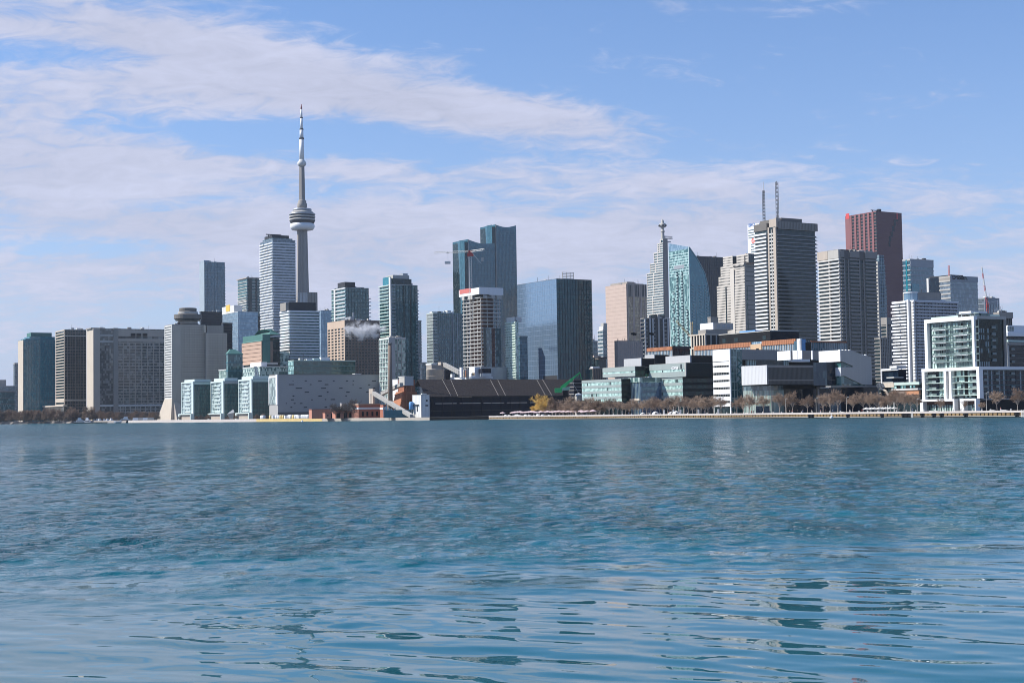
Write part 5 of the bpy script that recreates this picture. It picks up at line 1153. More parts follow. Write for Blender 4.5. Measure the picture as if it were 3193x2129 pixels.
# 46 white academic building
b = V(2222, 2275, 2313, 1088, 850, name='white_academic_building', label='white striped academic building with folded white roof and a cantilevered grey wing on the quay')
zt = b.H; zl = b.z(1268); WP = WHITE; b.box('glazing', .4, b.Lx, .3, b.Ly - .2, 0, zt - .2, G_DARK); b.box('white_top_wall', -.1, .5, 0, b.Ly, b.z(1125), zt, WP)
yw = [(1127, 1138), (1144, 1160), (1168, 1183), (1190, 1206), (1213, 1228), (1236, 1249), (1256, 1267)]
for y0, y1 in yw: b.box('white_band', -.1, .5, 0, b.Ly, b.z(y1), b.z(y0), WP)
b.box('corner_post', -.15, .5, -.2, .5, 0, zt, WP); b.box('white_joint', -.12, -.08, .5, b.Ly - .2, b.z(1126.6), b.z(1126), DMETAL); b.fins('S', 1.6, .15, CONC, .05, 'window_mullions', z0=zl, z1=b.z(1127))
b.box('corner_glazing', .5, b.Lx, -.15, .3, 0, zt - .1, G_GREEN); b.fins('E', 2.6, .15, PALEG, .25, z1=zt - .2, a=.6, b=b.u(2295)); b.face_bands('E', .5, b.u(2295), 8, .25, PALEG, .28, 'floor_band', z1=zt)
m = MB()
for i in range(6): z = 4 + i * 4.6; m.bar((b.u(2297), -.3, z), (b.u(2311), -.3, z + 2.3), .35, 4); m.bar((b.u(2311), -.3, z + 2.3), (b.u(2297), -.3, z + 4.6), .35, 4)
m.build('zigzag_stair', COPPER, b.root)
q = V(2313, 2417, 2420, 1090, 838, root=b.root, Ly=2); zb_ = q.z(1121)
# folded upper storey: wall line continues along the shaded face of the slab
ux = lambda px: b.u(px, 1100)
zf0, zf1 = b.z(1122, 2370), b.z(1090, 2370)
GREYW = plain('shade_grey_wall', (.26, .25, .24), .6, .06)  # grey holds the shade of the walls turned from the sun
b.box('upper_wall', ux(2313), ux(2430), .2, 14, zf0, zf1, GREYW)
for xl_, xc_, xr_, y0, y1, D_ in ((2424, 2465, 2472, 1093, 1122, 812), (2472, 2487, 2489, 1092, 1120, 808), (2488, 2501, 2532, 1092, 1119, 804), (2530, 2534, 2554, 1093, 1121, 800)):
    fo = V(xl_, xc_, xr_, y0, D_, yb=y1, root=b.root); fo.box('folded_wall', -.2, .25, 0, fo.Ly, fo.z0, fo.H, WP); fo.box('folded_side', .25, fo.Lx, .02, fo.Ly, fo.z0, fo.H - .05, GREYW)
b.box('roof_terrace_edge', ux(2463), ux(2521), -1.2, 6, b.z(1128, 2490), b.z(1119, 2490), WP); b.box('upper_roof', ux(2320), ux(2600), .8, 12, zf1 - 1, zf1 - .4, CONC)
b.box('terrace_glazing', ux(2328), ux(2462), 1.5, 8, b.z(1140, 2390), zf0, G_DARK); b.box('terrace_glazing', ux(2462), ux(2610), 6.5, 9, b.z(1140, 2500), b.z(1122, 2500), BLACK)
m = MB()
for px in range(2332, 2358, 5): m.box(ux(px), ux(px) + .6, 1.2, 1.5, b.z(1138, 2345), zf0)
for px in (2448, 2454, 2460): m.box(ux(px), ux(px) + .5, 1.2, 1.5, b.z(1138, 2450), zf0)
m.build('terrace_mullions', PALEG, b.root)
c = V(2313, 2392, 2572, 1138, 800, yb=1198, root=b.root)
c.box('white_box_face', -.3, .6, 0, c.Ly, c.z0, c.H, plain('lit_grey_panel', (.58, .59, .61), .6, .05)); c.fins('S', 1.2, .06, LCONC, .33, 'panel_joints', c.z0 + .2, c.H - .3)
DW = plain('dark_grey_louvre_wall', (.10, .10, .095), .5, .1); c.box('grey_wing', .6, c.Lx, .0, c.Ly, c.z0, c.H - .4, DW); c.fins('E', .9, .25, DW, .14, 'louvres', c.z0, c.H - 1.2); c.box('wing_band', .6, c.Lx, -.2, .1, c.z(1187, 2480), c.z(1183, 2480), CONC); c.box('wing_top', 0, c.Lx + .1, -.2, .6, c.H - 1.3, c.H, GREYW); c.box('wing_end', c.Lx, c.Lx + 2, .2, c.Ly, c.z0 - .5, c.H, GREYW)
c.box('soffit', .2, c.Lx, .2, c.Ly, c.z0 - .5, c.z0 - .02, BLACK)
e = V(2317, 2404, 2412, 1200, 806, root=b.root, Lx=9); e.box('entrance_glazing', 0, e.Lx, 0, e.Ly, 0, e.z(1216), G_PALE if 0 else glass('grey_green_glass', (.14, .20, .18), (.30, .38, .35), 1.2, 8, .5, 1.6)); e.box('entrance_upper', .3, e.Lx, .4, e.Ly, e.z(1216), e.H + 1, G_GREY); e.fins('S', 1.3, .12, LCONC, .12, z1=e.z(1216)); e.box('door_bay', -.2, .1, e.v(2398), e.v(2356), 0, e.z(1265), G_NAVY)
g_ = V(2395, 2402, 2745, 1200, 806, root=b.root, Ly=24); gz = g_.z(1200, 2500); g_.box('ground_glazing', 4, g_.Lx, 4.5, g_.Ly, 0, gz + 2, G_NAVY); g_.box('first_floor_glazing', 3, g_.Lx, 3.5, 4.4, g_.z(1212, 2500), gz + 3, BLACK)
m = MB()
for px in (2485, 2491, 2497, 2503, 2509): m.box(g_.u(px), g_.u(px) + .7, 3.2, 3.5, g_.z(1211, 2497), g_.z(1202, 2497))
m.build('lit_blinds', LCONC, b.root)
for px in (2555, 2685, 2742): g_.box('concrete_column', g_.u(px), g_.u(px) + 1.2, 1.5, 2.7, 0, g_.z(1206, px), CONC)
g_.box('canopy_edge', g_.u(2560), g_.u(2745), 1.0, 3.4, g_.z(1210, 2660), g_.z(1206, 2660), LCONC)
for px in (2420, 2436): g_.box('lit_pilaster', g_.u(px), g_.u(px) + .5, 3.9, 4.2, 0, g_.z(1225, px), BEIGE)
w5 = V(2560, 2621, 2717, 1091, 755, root=b.root); zt5 = w5.H
zz5 = lambda y, px: w5.z(y, px)
pol = [(2622, 1092), (2660, 1093), (2690, 1106), (2717, 1112), (2718, 1200), (2688, 1199), (2633, 1172), (2609 + 13, 1172), (2622, 1145), (2659, 1144), (2659, 1141), (2630, 1128), (2622, 1127)]
P2 = [(max(.02, w5.u(px, 1140)), zz5(y, px)) for px, y in pol]
w5.box('folded_wall', -.35, -.05, 0, w5.v(2554), w5.z(1127), w5.z(1091), WP)
m = MB(); m.prism([(w5.ox + x, w5.oy - .1, z) for x, z in P2], [(w5.ox + x, w5.oy + w5.v(2556), z) for x, z in P2][::1])
m.build('cantilevered_end_wall', plain('pale_grey_end_wall', (.42, .405, .385), .6, .05), b.root)
w5.box('end_lit_wall', -.15, .2, 0, 12, w5.z(1172), w5.z(1145), plain('lit_grey_panel', 0)); w5.box('end_glazing', .5, w5.u(2700), .6, 12, w5.z(1205), w5.z(1130), G_GREEN); w5.box('connecting_glazing', -6, -.2, 4, 14, w5.z(1200), w5.z(1128), G_NAVY)
for y in (1160, 1184): w5.box('connecting_floor', -5, -.3, 3.8, 14, w5.z(y + 1), w5.z(y), DCONC)
for px in (2627, 2637, 2647, 2657, 2697, 2707): w5.box('roof_vent', w5.u(px), w5.u(px) + .8, 2, 3, w5.z(1093 if px < 2670 else 1110, px) - .4, w5.z(1089 if px < 2670 else 1104, px), WHITE)
w5.box('side_lower_glazing', w5.u(2625), w5.u(2740), 1.5, 10, 0, w5.z(1203), G_NAVY); w5.box('canopy', -8, w5.u(2740), -.8, 3, w5.z(1207), w5.z(1203), GREYW)

# 47 orange-cornice buildings behind
OC = plain('orange_terracotta', 0); BG = glass('sky_blue_glass', (.14, .24, .33), (.36, .47, .56), 1.1, 6, .5, 1.7, .2, .01)
b = V(2018, 2096, 2150, 1080, 1040, name='orange_cornice_block', label='low block with a bright orange cornice over blue windows behind the media building')
b.core(BG); b.box('side_glazing', .3, b.Lx, .05, .3, 0, b.H, G_NAVY); b.box('cornice', -.5, .4, -.3, b.Ly, b.z(1091), b.H, OC); b.box('side_cornice', .42, b.Lx + 1, -.6, .6, b.z(1086), b.H + .3, DMETAL); b.fins('S', 1.7, .4, LCONC, .2, z1=b.z(1091)); b.fins('E', 2.2, .25, DMETAL, .15, z1=b.z(1087))
ribs = MB()
for i in range(int(b.Ly / 1.4)): ribs.box(-.62, -.5, i * 1.4, i * 1.4 + .6, b.z(1091), b.H - .1)
tag(ribs.build('cornice_ribs', OC, b.root), kind='stuff')
b = V(2165, 2482, 2492, 1056, 1000, name='long_orange_cornice_block', label='long block with orange cornice over blue windows and a black upper storey')
b.core(BG); b.box('cornice', -.5, .4, b.v(2375), 0 + b.v(2375) * 0 + .0, b.z(1068), b.H, OC) if 0 else None
b.box('cornice', -.5, .4, 0, b.v(2376), b.z(1071), b.H, OC); b.box('cornice', -.5, .4, b.v(2342), b.Ly, b.z(1071), b.H, OC); b.fins('S', 1.7, .4, LCONC, .2, z1=b.z(1071))
ribs = MB()
for i in range(int(b.Ly / 1.8)):
    y = i * 1.8
    if b.v(2376) < y + 1 < b.v(2342) + 1: continue
    ribs.box(-.64, -.5, y, y + .7, b.z(1071), b.H - .1)
tag(ribs.build('cornice_ribs', OC, b.root), kind='stuff')
b.box('raw_bay', -.8, .5, b.v(2376), b.v(2342), b.z(1085), b.z(1064), plain('raw_plywood', (.58, .40, .25), .9, .2)); b.box('raw_bay_opening', -.9, -.7, b.v(2368), b.v(2360), b.z(1085), b.z(1078), BLACK)
c = V(2242, 2401, 2490, 1030, 1030, yb=1064, root=b.root); c.box('black_storey', 0, c.Lx, 0, c.Ly, c.z0 - 2, c.H - .5, BLACK); c.box('storey_side', .2, c.Lx, -.2, .0, c.z0, c.H - .6, plain('dark_blue_cladding', 0)); c.box('roof_edge', -.4, c.Lx, -.4, c.Ly, c.H - .5, c.H + .1, LCONC); c.box('blue_tarpaulin', .5, 8, c.v(2352), c.v(2304), c.H + .1, c.H + 1.2, BLUEP)
for px in (2252, 2290, 2378): c.box('storey_window', -.1, .1, c.v(px + 10), c.v(px), c.z(1058), c.z(1045), G_DARK)
b = V(2482, 2494, 2640, 1062, 995, name='orange_rimmed_wing', label='wing with a dull orange rim and blue windows before the folded condo', Ly=12)
b.core(G_BLUE); b.box('cornice', b.u(2528), b.Lx, -.4, .4, b.z(1068, 2560), b.H, RUST); b.fins('E', 2, .3, METAL, .15); b.box('white_shaft', 0, b.u(2498), -.5, 3, 0, b.z(1056), WHITE); b.box('blue_shaft', b.u(2500), b.u(2511), -.4, 3, 0, b.z(1057), BLUEP); b.box('dark_plant', b.u(2510), b.u(2526), -.7, 3, 0, b.z(1068, 2516), BLACK)
b = V(2148, 2200, 2250, 1040, 1090, name='beige_unfinished_block', label='beige part-built block with open bays and a white plant box on its roof')
b.core(DMETAL, 'inner_wall', ins=1.2); b.bands(6, 1.0, CREAM, .2, .2, 'floor_slab'); b.piers('S', [(i * b.Ly / 6, i * b.Ly / 6 + 1.3) for i in range(6)], CREAM, .1); b.fins('E', 5, 1.0, LCONC, .1, 'columns'); b.box('grey_storey', 1, b.Lx + 6, 1, b.Ly * .5, b.H, b.z(1027), CONC)
c = V(2183, 2224, 2286, 1006, 1100, yb=1027, root=b.root); c.box('white_plant_wall', -.2, .3, 0, c.Ly, c.z0, c.H, WHITE); c.box('plant_block', .3, c.Lx, .1, c.Ly, c.z0, c.H, LCONC)
for px in (2236, 2252, 2266): c.box('plant_louvre', c.u(px), c.u(px + 9), -.05, .12, c.z(1022, px), c.z(1013, px), METAL)
YC = plain('pale_yellow_crane', (.55, .40, .17), .6, .1); D = 1110; p = at(2158, 1062, D); cr = empty('yellow_crane', tuple(p), 0, 'thin yellow crane with a slanted lattice jib in front of the curved green tower', 'crane')
m = MB(); lattice(m, (0, 0, -8), (0, 0, 14), 1.3, 9, .12); m.build('mast', YC, cr)
m = MB(); lattice(m, (0, 0, 2), at(2108, 1000, D) - cr.location, 1.1, 14, .12); m.build('jib', YC, cr); MB().box(-1, 1, -.8, .8, 1, 3).build('cab', YC, cr)

# ================================================================ the sugar shed and its works
b = V(1289, 1306, 1900, 1183, 1250, name='sugar_shed', label='long dark shed with a brown sloping seamed roof and blue-black wall along the slip')
b.root.location = (b.P.x, b.P.y, GZ)
zr = b.z(1183)                                                     # the ridge line runs from V corner along +x
ze = at(1500, 1234, 1185).z - GZ
fv = lambda px, D: (lambda p: ((Vector((p.x, p.y)) - b.P2).dot(NV), (Vector((p.x, p.y)) - b.P2).dot(WV)))(ground(px, D, 0))
xa, ya = fv(1339, 1172)
Lr = 560.0; ex = xa                                                 # eave starts at the white tower
slope = MB()
A0, A1 = (-1, 0, zr), (Lr, 0, zr); E0, E1 = (ex - 3, ya, ze), (Lr, ya, ze); F0, F1 = (-1, 7, zr - 5), (Lr, 7, zr - 5)
slope.v = [E0, E1, A1, A0, F0, F1, (ex - 3, ya, ze - .6), (Lr, ya, ze - .6), (Lr, 0, zr - .6), (-1, 0, zr - .6), (-1, 7, zr - 5.6), (Lr, 7, zr - 5.6)]
slope.f = [(0, 1, 2, 3), (3, 2, 5, 4), (0, 6, 7, 1), (6, 9, 8, 7), (9, 10, 11, 8), (0, 3, 9, 6), (3, 4, 10, 9), (1, 7, 8, 2), (2, 8, 11, 5)]; slope.mi = [0] * 9
slope.build('roof', ROOFB, b.root)
def on_roof(x, t): return (x, ya * t, zr + (ze - zr) * t + .05)
rt, rbm = [(1378, 1183), (1404, 1183), (1527, 1183), (1550, 1183), (1672, 1183), (1690, 1183)], [(1408, 1234), (1429, 1234), (1556, 1234), (1578, 1234), (1702, 1234), (1722, 1234)]
for (px, _), (qx, _) in zip(rt, rbm):
    x0 = b.u(px, 1183); r_ = ray(qx, 1234); r_ = Vector((r_.x, r_.y)); E = b.P2 + WV * ya; x1 = isect(E, NV, r_)
    MB().bar(on_roof(x0, .01), on_roof(x1, .99), .16, 4).build('roof_seam', CONC, b.root)
sm_ = MB()
for i in range(70): x = ex + i * 6.0; sm_.bar(on_roof(x, .02), on_roof(x + 5.5, .99), .07, 3)
tag(sm_.build('sheet_joints', ROOFB, b.root), kind='stuff')
MB().box(ex + 1, Lr, ya + 1.2, 5, 0, ze - .62).build('wall', NAVYW, b.root)
MB().ext([(ex, ya + 1), (ex + .9, ya + 1), (ex + .9, 5), (ex, 5)], 0, ze - .7).build('end_wall', BROWN, b.root)
zs = at(1500, 1256, 1180).z - GZ
for i in range(14): MB().box(ex + 6 + i * 22, ex + 6 + i * 22 + 19, ya + .8, ya + 1.25, zs - .35, zs + .35).build('wall_stripe', BEIGE, b.root)
MB().box(ex + 2, Lr, ya + .9, ya + 1.19, zs - 6, zs - 5.5).build('wall_rail', DMETAL, b.root)
for x in (20, 38): MB().box(ex + x, ex + x + 4, ya + .95, ya + 1.22, 0, 6).build('shed_door', BLACK, b.root)
me = MB().box(0, .35, ya + .7, ya + 1.25, 0, ze - .8).mesh('buttress', NAVYW); [put('buttress', me, b.root, (ex + 3 + i * 9, 0, 0)) for i in range(34)]
# white hoist tower
b = V(1286, 1313, 1339, 1231, 1150, name='white_hoist_tower', label='white sheet-clad tower with two dark windows at the end of the sugar shed')
b.box('wall', 0, b.Lx, 0, b.Ly, 0, b.H, plain('white_sheet', (.70, .70, .69), .6, .12, .3, .16)); b.box('roof_cap', -.2, b.Lx + .2, -.2, b.Ly + .2, b.H, b.H + .3, LCONC); b.box('roof_vent', b.u(1318), b.u(1332), 1, 3, b.H + .3, b.z(1226), OFFW)
b.box('window', b.u(1328), b.u(1333), -.12, .1, b.z(1251, 1330), b.z(1246, 1330), BLACK); b.box('window', b.u(1326), b.u(1335), -.12, .1, b.z(1266, 1330), b.z(1262, 1330), BLACK); b.box('access_platform', -1.2, .1, b.v(1306), b.v(1288), b.z(1263, 1297), b.z(1261, 1297), DMETAL); b.box('access_ladder', -.4, .1, b.v(1302), b.v(1300), b.z(1282, 1301), b.z(1262, 1301), DMETAL)
m = MB()
for i in range(6): m.box(b.Lx * i / 6, b.Lx * i / 6 + .12, -.06, .05, 0, b.H - .05)
for i in range(6): m.box(-.06, .05, b.Ly * i / 6, b.Ly * i / 6 + .12, 0, b.H - .05)
tag(m.build('sheet_ribs', LCONC, b.root), kind='stuff')
# conveyors: three things joined up by towers
def gallery(p0, p1, w_, h, root, name='gallery', mat=None):
    mat = mat or plain('weathered_sheet', (.34, .33, .31), .8, .2, .3, .15)
    p0 = Vector(p0); p1 = Vector(p1); d = p1 - p0; s = Vector((d.y, -d.x, 0)).normalized() * w_ / 2; u = Vector((0, 0, h))
    MB().prism([p0 - s, p0 + s, p1 + s, p1 - s], [p0 - s + u, p0 + s + u, p1 + s + u, p1 - s + u]).build(name, mat, root)
    s2 = s * 1.06
    for k_ in range(1, 8):
        q = p0.lerp(p1, k_ / 8); dd = d.normalized() * .12
        MB().prism([q - s2 - dd, q + s2 - dd, q + s2 + dd, q - s2 + dd], [v_ + u * 1.04 for v_ in (q - s2 - dd, q + s2 - dd, q + s2 + dd, q - s2 + dd)]).build('gallery_rib', LCONC, root)
    MB().prism([p0 - s2 + u * 1.0, p0 + s2 + u, p1 + s2 + u, p1 - s2 + u], [p0 - s2 + u * 1.09, p0 + s2 + u * 1.09, p1 + s2 + u * 1.09, p1 - s2 + u * 1.09]).build('gallery_roof', LCONC, root)
cv = empty('conveyor', (0, 0, 0), 0, 'pale inclined conveyor galleries crossing from a small transfer tower to a high drive house', 'conveyor')
gallery(at(1165, 1231, 1216), at(1284, 1303, 1150), 3.0, 2.6, cv); gallery(at(1192, 1232, 1214), at(1252, 1204, 1185), 3.0, 2.5, cv)
def vbox_world(vv, name, x0, x1, y0, y1, z0, z1, mat, par):
    o = MB().box(x0, x1, y0, y1, z0, z1).build(name, mat, par, loc=(vv.P.x, vv.P.y, GZ)); o.rotation_euler = (0, 0, ROT); return o
tw = V(1150, 1162, 1168, 1212, 1222); bpy.data.objects.remove(tw.root)
vbox_world(tw, 'transfer_tower', 0, tw.Lx, 0, tw.Ly, 0, tw.H, BEIGE, cv); vbox_world(tw, 'tower_windows', -.1, tw.Lx * .2, tw.Ly * .3, tw.Ly * .7, 3, tw.H - 4, CONC, cv)
dh = V(1244, 1262, 1289, 1175, 1195); bpy.data.objects.remove(dh.root)
vbox_world(dh, 'drive_house', 0, dh.Lx, 0, dh.Ly, dh.z(1202), dh.H, METAL, cv); vbox_world(dh, 'drive_house_roof', -.4, dh.Lx + .4, -.4, dh.Ly + .4, dh.H, dh.H + .6, OFFW, cv); vbox_world(dh, 'drive_house_front', -.15, 0, .4, dh.Ly - .4, dh.z(1200), dh.H - .5, LCONC, cv)
for px in (1206, 1232, 1262, 1282): g0 = at(px, 1233 + (px - 1165) * .57, 1168); MB().box(-.35, .35, -.35, .35, 0, max(2, g0.z - GZ)).build('trestle_leg', METAL, cv, loc=(g0.x, g0.y, GZ))
for px in (1268, 1284): g0 = ground(px, 1196, GZ); MB().box(-.4, .4, -.4, .4, 0, dh.z(1202)).build('trestle_leg', RUST, cv, loc=tuple(g0))
b = V(1213, 1240, 1258, 1183, 1215, name='white_process_block', label='tall white block standing behind the crossing conveyors'); b.box('wall', 0, b.Lx, 0, b.Ly, 0, b.H, WHITE); b.fins('S', 3.5, .15, LCONC, .06, 'panel_joints'); b.cap(OFFW, .3, .1)
# rusty hopper
p = ground(1266, 1205, GZ); hp = empty('rusty_hopper', tuple(p), ROT, 'rust-orange tapered hopper house under the conveyor drive house', 'hopper'); zt = at(1266, 1204, 1205).z - GZ
MB().prism([(-11, -8, 0), (9, -8, 0), (9, 8, 0), (-11, 8, 0)], [(-6, -6, zt * .82), (7, -6, zt * .82), (7, 6, zt * .82), (-6, 6, zt * .82)]).build('hopper_body', plain('orange_rust', (.40, .165, .085), .85, .3, .3, .25), hp); MB().box(-4, 6, -5, 5, zt * .82, zt * 1.2).build('hopper_head', RUST, hp)
for z in (.3, .52, .72): MB().box(-10 + z * 5, 8.7 - z * 1.5, -8.4 + z * 2, 8, zt * z, zt * z + .6).build('hopper_rib', RUST, hp)
MB().box(-13, -9.5, -9, 0, 3, 4).build('hopper_walkway', YELLOW, hp)
p = ground(1283, 1160, GZ); bt = empty('blue_tank', tuple(p), 0, 'small blue tank beside the white hoist tower', 'tank'); MB().lathe([(1.6, 6), (1.9, 6.3), (1.9, 11.5), (1.2, 12.2)], 14).build('tank_body', BLUEP, bt, True); MB().box(-.3, .3, -.3, .3, 0, 6.1).build('tank_leg', METAL, bt)
# lower blue stair truss
p = ground(1230, 1160, GZ); ls = empty('blue_lattice_loader', tuple(p), 0, 'pale blue lattice loader under the lower conveyor', 'loader'); m = MB()
for k_ in range(9): lattice(m, at(1200 + k_ * 9, 1266 + k_ * 3.5, 1165) - p, at(1200 + k_ * 9, 1299, 1165) - p, 1.8, 4, .2)
m.build('lattice', plain('pale_blue_steel', (.30, .44, .50), .5), ls); MB().box(-8, 16, 2, 5, 0, 6).build('loader_deck', plain('teal_steel', (.05, .15, .18), .5), ls)
# silo
p = ground(1358, 1320, GZ); si = empty('concrete_silo', tuple(p), ROT, 'round pale concrete silo with a box on top behind the shed roof', 'silo'); zt = at(1358, 1151, 1320).z - GZ; r_ = 27.5 * 1320 / FPX
MB().lathe([(r_, 0), (r_, zt - .8), (r_ * 1.02, zt - .7), (r_ * 1.02, zt)], 36).build('silo_wall', plain('silo_concrete', (.44, .39, .34), .85, .12, .1, .2), si, True)
for z in (.55, .7, .85): MB().lathe([(r_ * 1.005, zt * z), (r_ * 1.015, zt * z + .1), (r_ * 1.005, zt * z + .2)], 36).build('silo_hoop', BEIGE, si)
MB().box(-6, 6.5, -5, 5, zt, zt + 3.6).build('head_house', CONC, si); MB().box(-6.4, -1, -5.4, 5.4, zt + 3.6, zt + 5).build('head_house_roof', OFFW, si); MB().box(3, 6.8, -5.4, 0, zt + 3.6, zt + 6.2).build('transfer_box', BEIGE, si)
b = V(1384, 1388, 1406, 1153, 1330, name='dark_silo_annex', label='dark block against the round silo', Ly=10); b.core(NAVYW, 'wall'); b.cap(DMETAL, .4); b.fins('E', 2, .2, DMETAL, .1)
cv2 = empty('silo_conveyor', (0, 0, 0), 0, 'inclined grey conveyor gallery sloping down from the silo top', 'conveyor'); gallery(at(1386, 1143, 1318), at(1434, 1168, 1300), 3.2, 3.2, cv2)
# white refinery roofs
b = V(1405, 1470, 1534, 1174, 1290, name='white_refinery_roof', label='flat white refinery roof edge with bright boxes above the brown shed roof')
b.core(LCONC, 'wall'); b.box('white_edge', -.5, b.Lx + .5, -.5, b.Ly, b.H - 1.8, b.H, WHITE)
for x0, x1, y0, mat, v0 in ((1433, 1444, 1145, WHITE, 0), (1445, 1462, 1150, LCONC, 1), (1463, 1497, 1144, WHITE, 0), (1472, 1486, 1162, YELLOW, 2)):
    c = V(x0, (x0 + x1) / 2, x1, y0, 1292, yb=1176, root=b.root); c.box('roof_box', 0, c.Lx, 0, c.Ly, c.z0 if mat is not YELLOW else c.z(1170), c.H, mat if mat is not YELLOW else plain('tan_sheet', (.50, .36, .20)))
c = V(1498, 1503, 1531, 1149, 1288, yb=1174, root=b.root, Ly=8); c.box('dark_tank', 0, c.Lx, 0, c.Ly, c.z0 + 3, c.H, NAVYW); c.box('railing', -.3, c.Lx, -.6, -.4, c.z0, c.z0 + 3, OFFW); c = V(1404, 1410, 1418, 1166, 1292, yb=1176, root=b.root); c.box('roof_box', 0, c.Lx, 0, c.Ly, c.z0, c.H, OFFW)
c.box('rust_pipe', 9, 9.8, -8, -7, c.z0, c.H + 3, RUST)

# 50 grey slotted wall building
b = V(839, 866, 1216, 1168, 1370, name='grey_slotted_warehouse', label='long plain grey wall with scattered dark slots and a white glazed end')
SW = plain('grey_slotted_wall', (.37, .365, .355), .75, .06, .05, .05); b.box('wall', 0, b.Lx, 0, b.Ly, 0, b.H, SW); b.box('coping', -.2, b.Lx, -.25, b.Ly, b.H - .05, b.H + .5, DCONC)
slots = [(371, 1070, 8), (500, 1068, 24), (645, 1068, 40), (785, 1068, 20), (920, 1068, 25), (985, 1068, 16), (1195, 1068, 44), (1268, 1068, 22), (355, 1106, 60), (550, 1106, 20), (712, 1106, 42), (982, 1106, 14), (1145, 1108, 26), (1292, 1106, 24), (430, 1144, 70), (680, 1144, 54), (857, 1144, 38), (1058, 1144, 26), (1195, 1144, 30), (510, 1184, 46), (722, 1184, 20), (928, 1184, 40), (1128, 1184, 30), (374, 1222, 20), (645, 1222, 38), (910, 1220, 18), (362, 1260, 32), (562, 1260, 16), (700, 1258, 18), (775, 1258, 50), (385, 1298, 20), (452, 1298, 28), (300, 1298, 10), (352, 1338, 20), (495, 1338, 38), (702, 1336, 28)]
for x, y, w_ in slots:
    px, py = 800 + x / 3.266, 860 + y / 3.266; ww = w_ / 3.266 * .3
    b.box('slot_window', b.u(px) - ww / 2, b.u(px) + ww / 2, -.08, .1, b.z(py, px) - .42, b.z(py, px) + .42, G_NAVY)
rr = random.Random(1); m = MB()
for i in range(26): x = rr.random() * b.Lx; z = rr.random() * b.H; m.box(x, x + 2.5, -.05, .1, z, z + .5)
tag(m.build('pale_panels', LCONC, b.root), kind='stuff')
b.box('end_glazing', -.3, .1, .4, b.Ly - .4, b.z(1261), b.z(1176), G_PALE); b.box('end_frame', -.7, .3, b.Ly - .8, b.Ly, b.z(1262), b.z(1174), WHITE); b.box('end_frame', -.7, .3, -.3, b.v(861), b.z(1262), b.H, WHITE); b.fins('S', 2.2, .3, WHITE, .5, z0=b.z(1261), z1=b.z(1176)); b.box('end_frame_top', -.7, .3, b.v(861), b.Ly - .8, b.z(1177), b.z(1172), WHITE)
b.box('base_plinth', -.3, b.u(1060), -.5, 0, 0, b.z(1285), DCONC); m = MB()
for x0, x1, y in ((1118, 1138, 1163),): c0 = b.u(x0); m.box(c0, b.u(x1), 8, 14, b.H - 1, b.z(y))
m.build('roof_plant', OFFW, b.root)
# 51 green glass storey
b = V(899, 916, 1108, 1124, 1420, name='green_glass_storey', label='long green glass office storey rising above the grey slotted wall')
b.core(glass('deep_green_glass', (.012, .055, .05), (.04, .11, .10), 1.8, 3.6, .3, 1.7)); b.bands(12, .8, plain('green_band', (.10, .19, .175), .5), .2, .15); b.box('lit_end', -.2, .1, 0, b.Ly, 0, b.H, G_AQUA); b.cap(PALEG, .4, .3)
for x0, x1, y, mat in ((958, 978, 1119, WHITE), (980, 1000, 1117, PALEG), (1003, 1030, 1113, WHITE)): b.mech('roof_plant', x0, x1, y, None, mat, .1, .4)
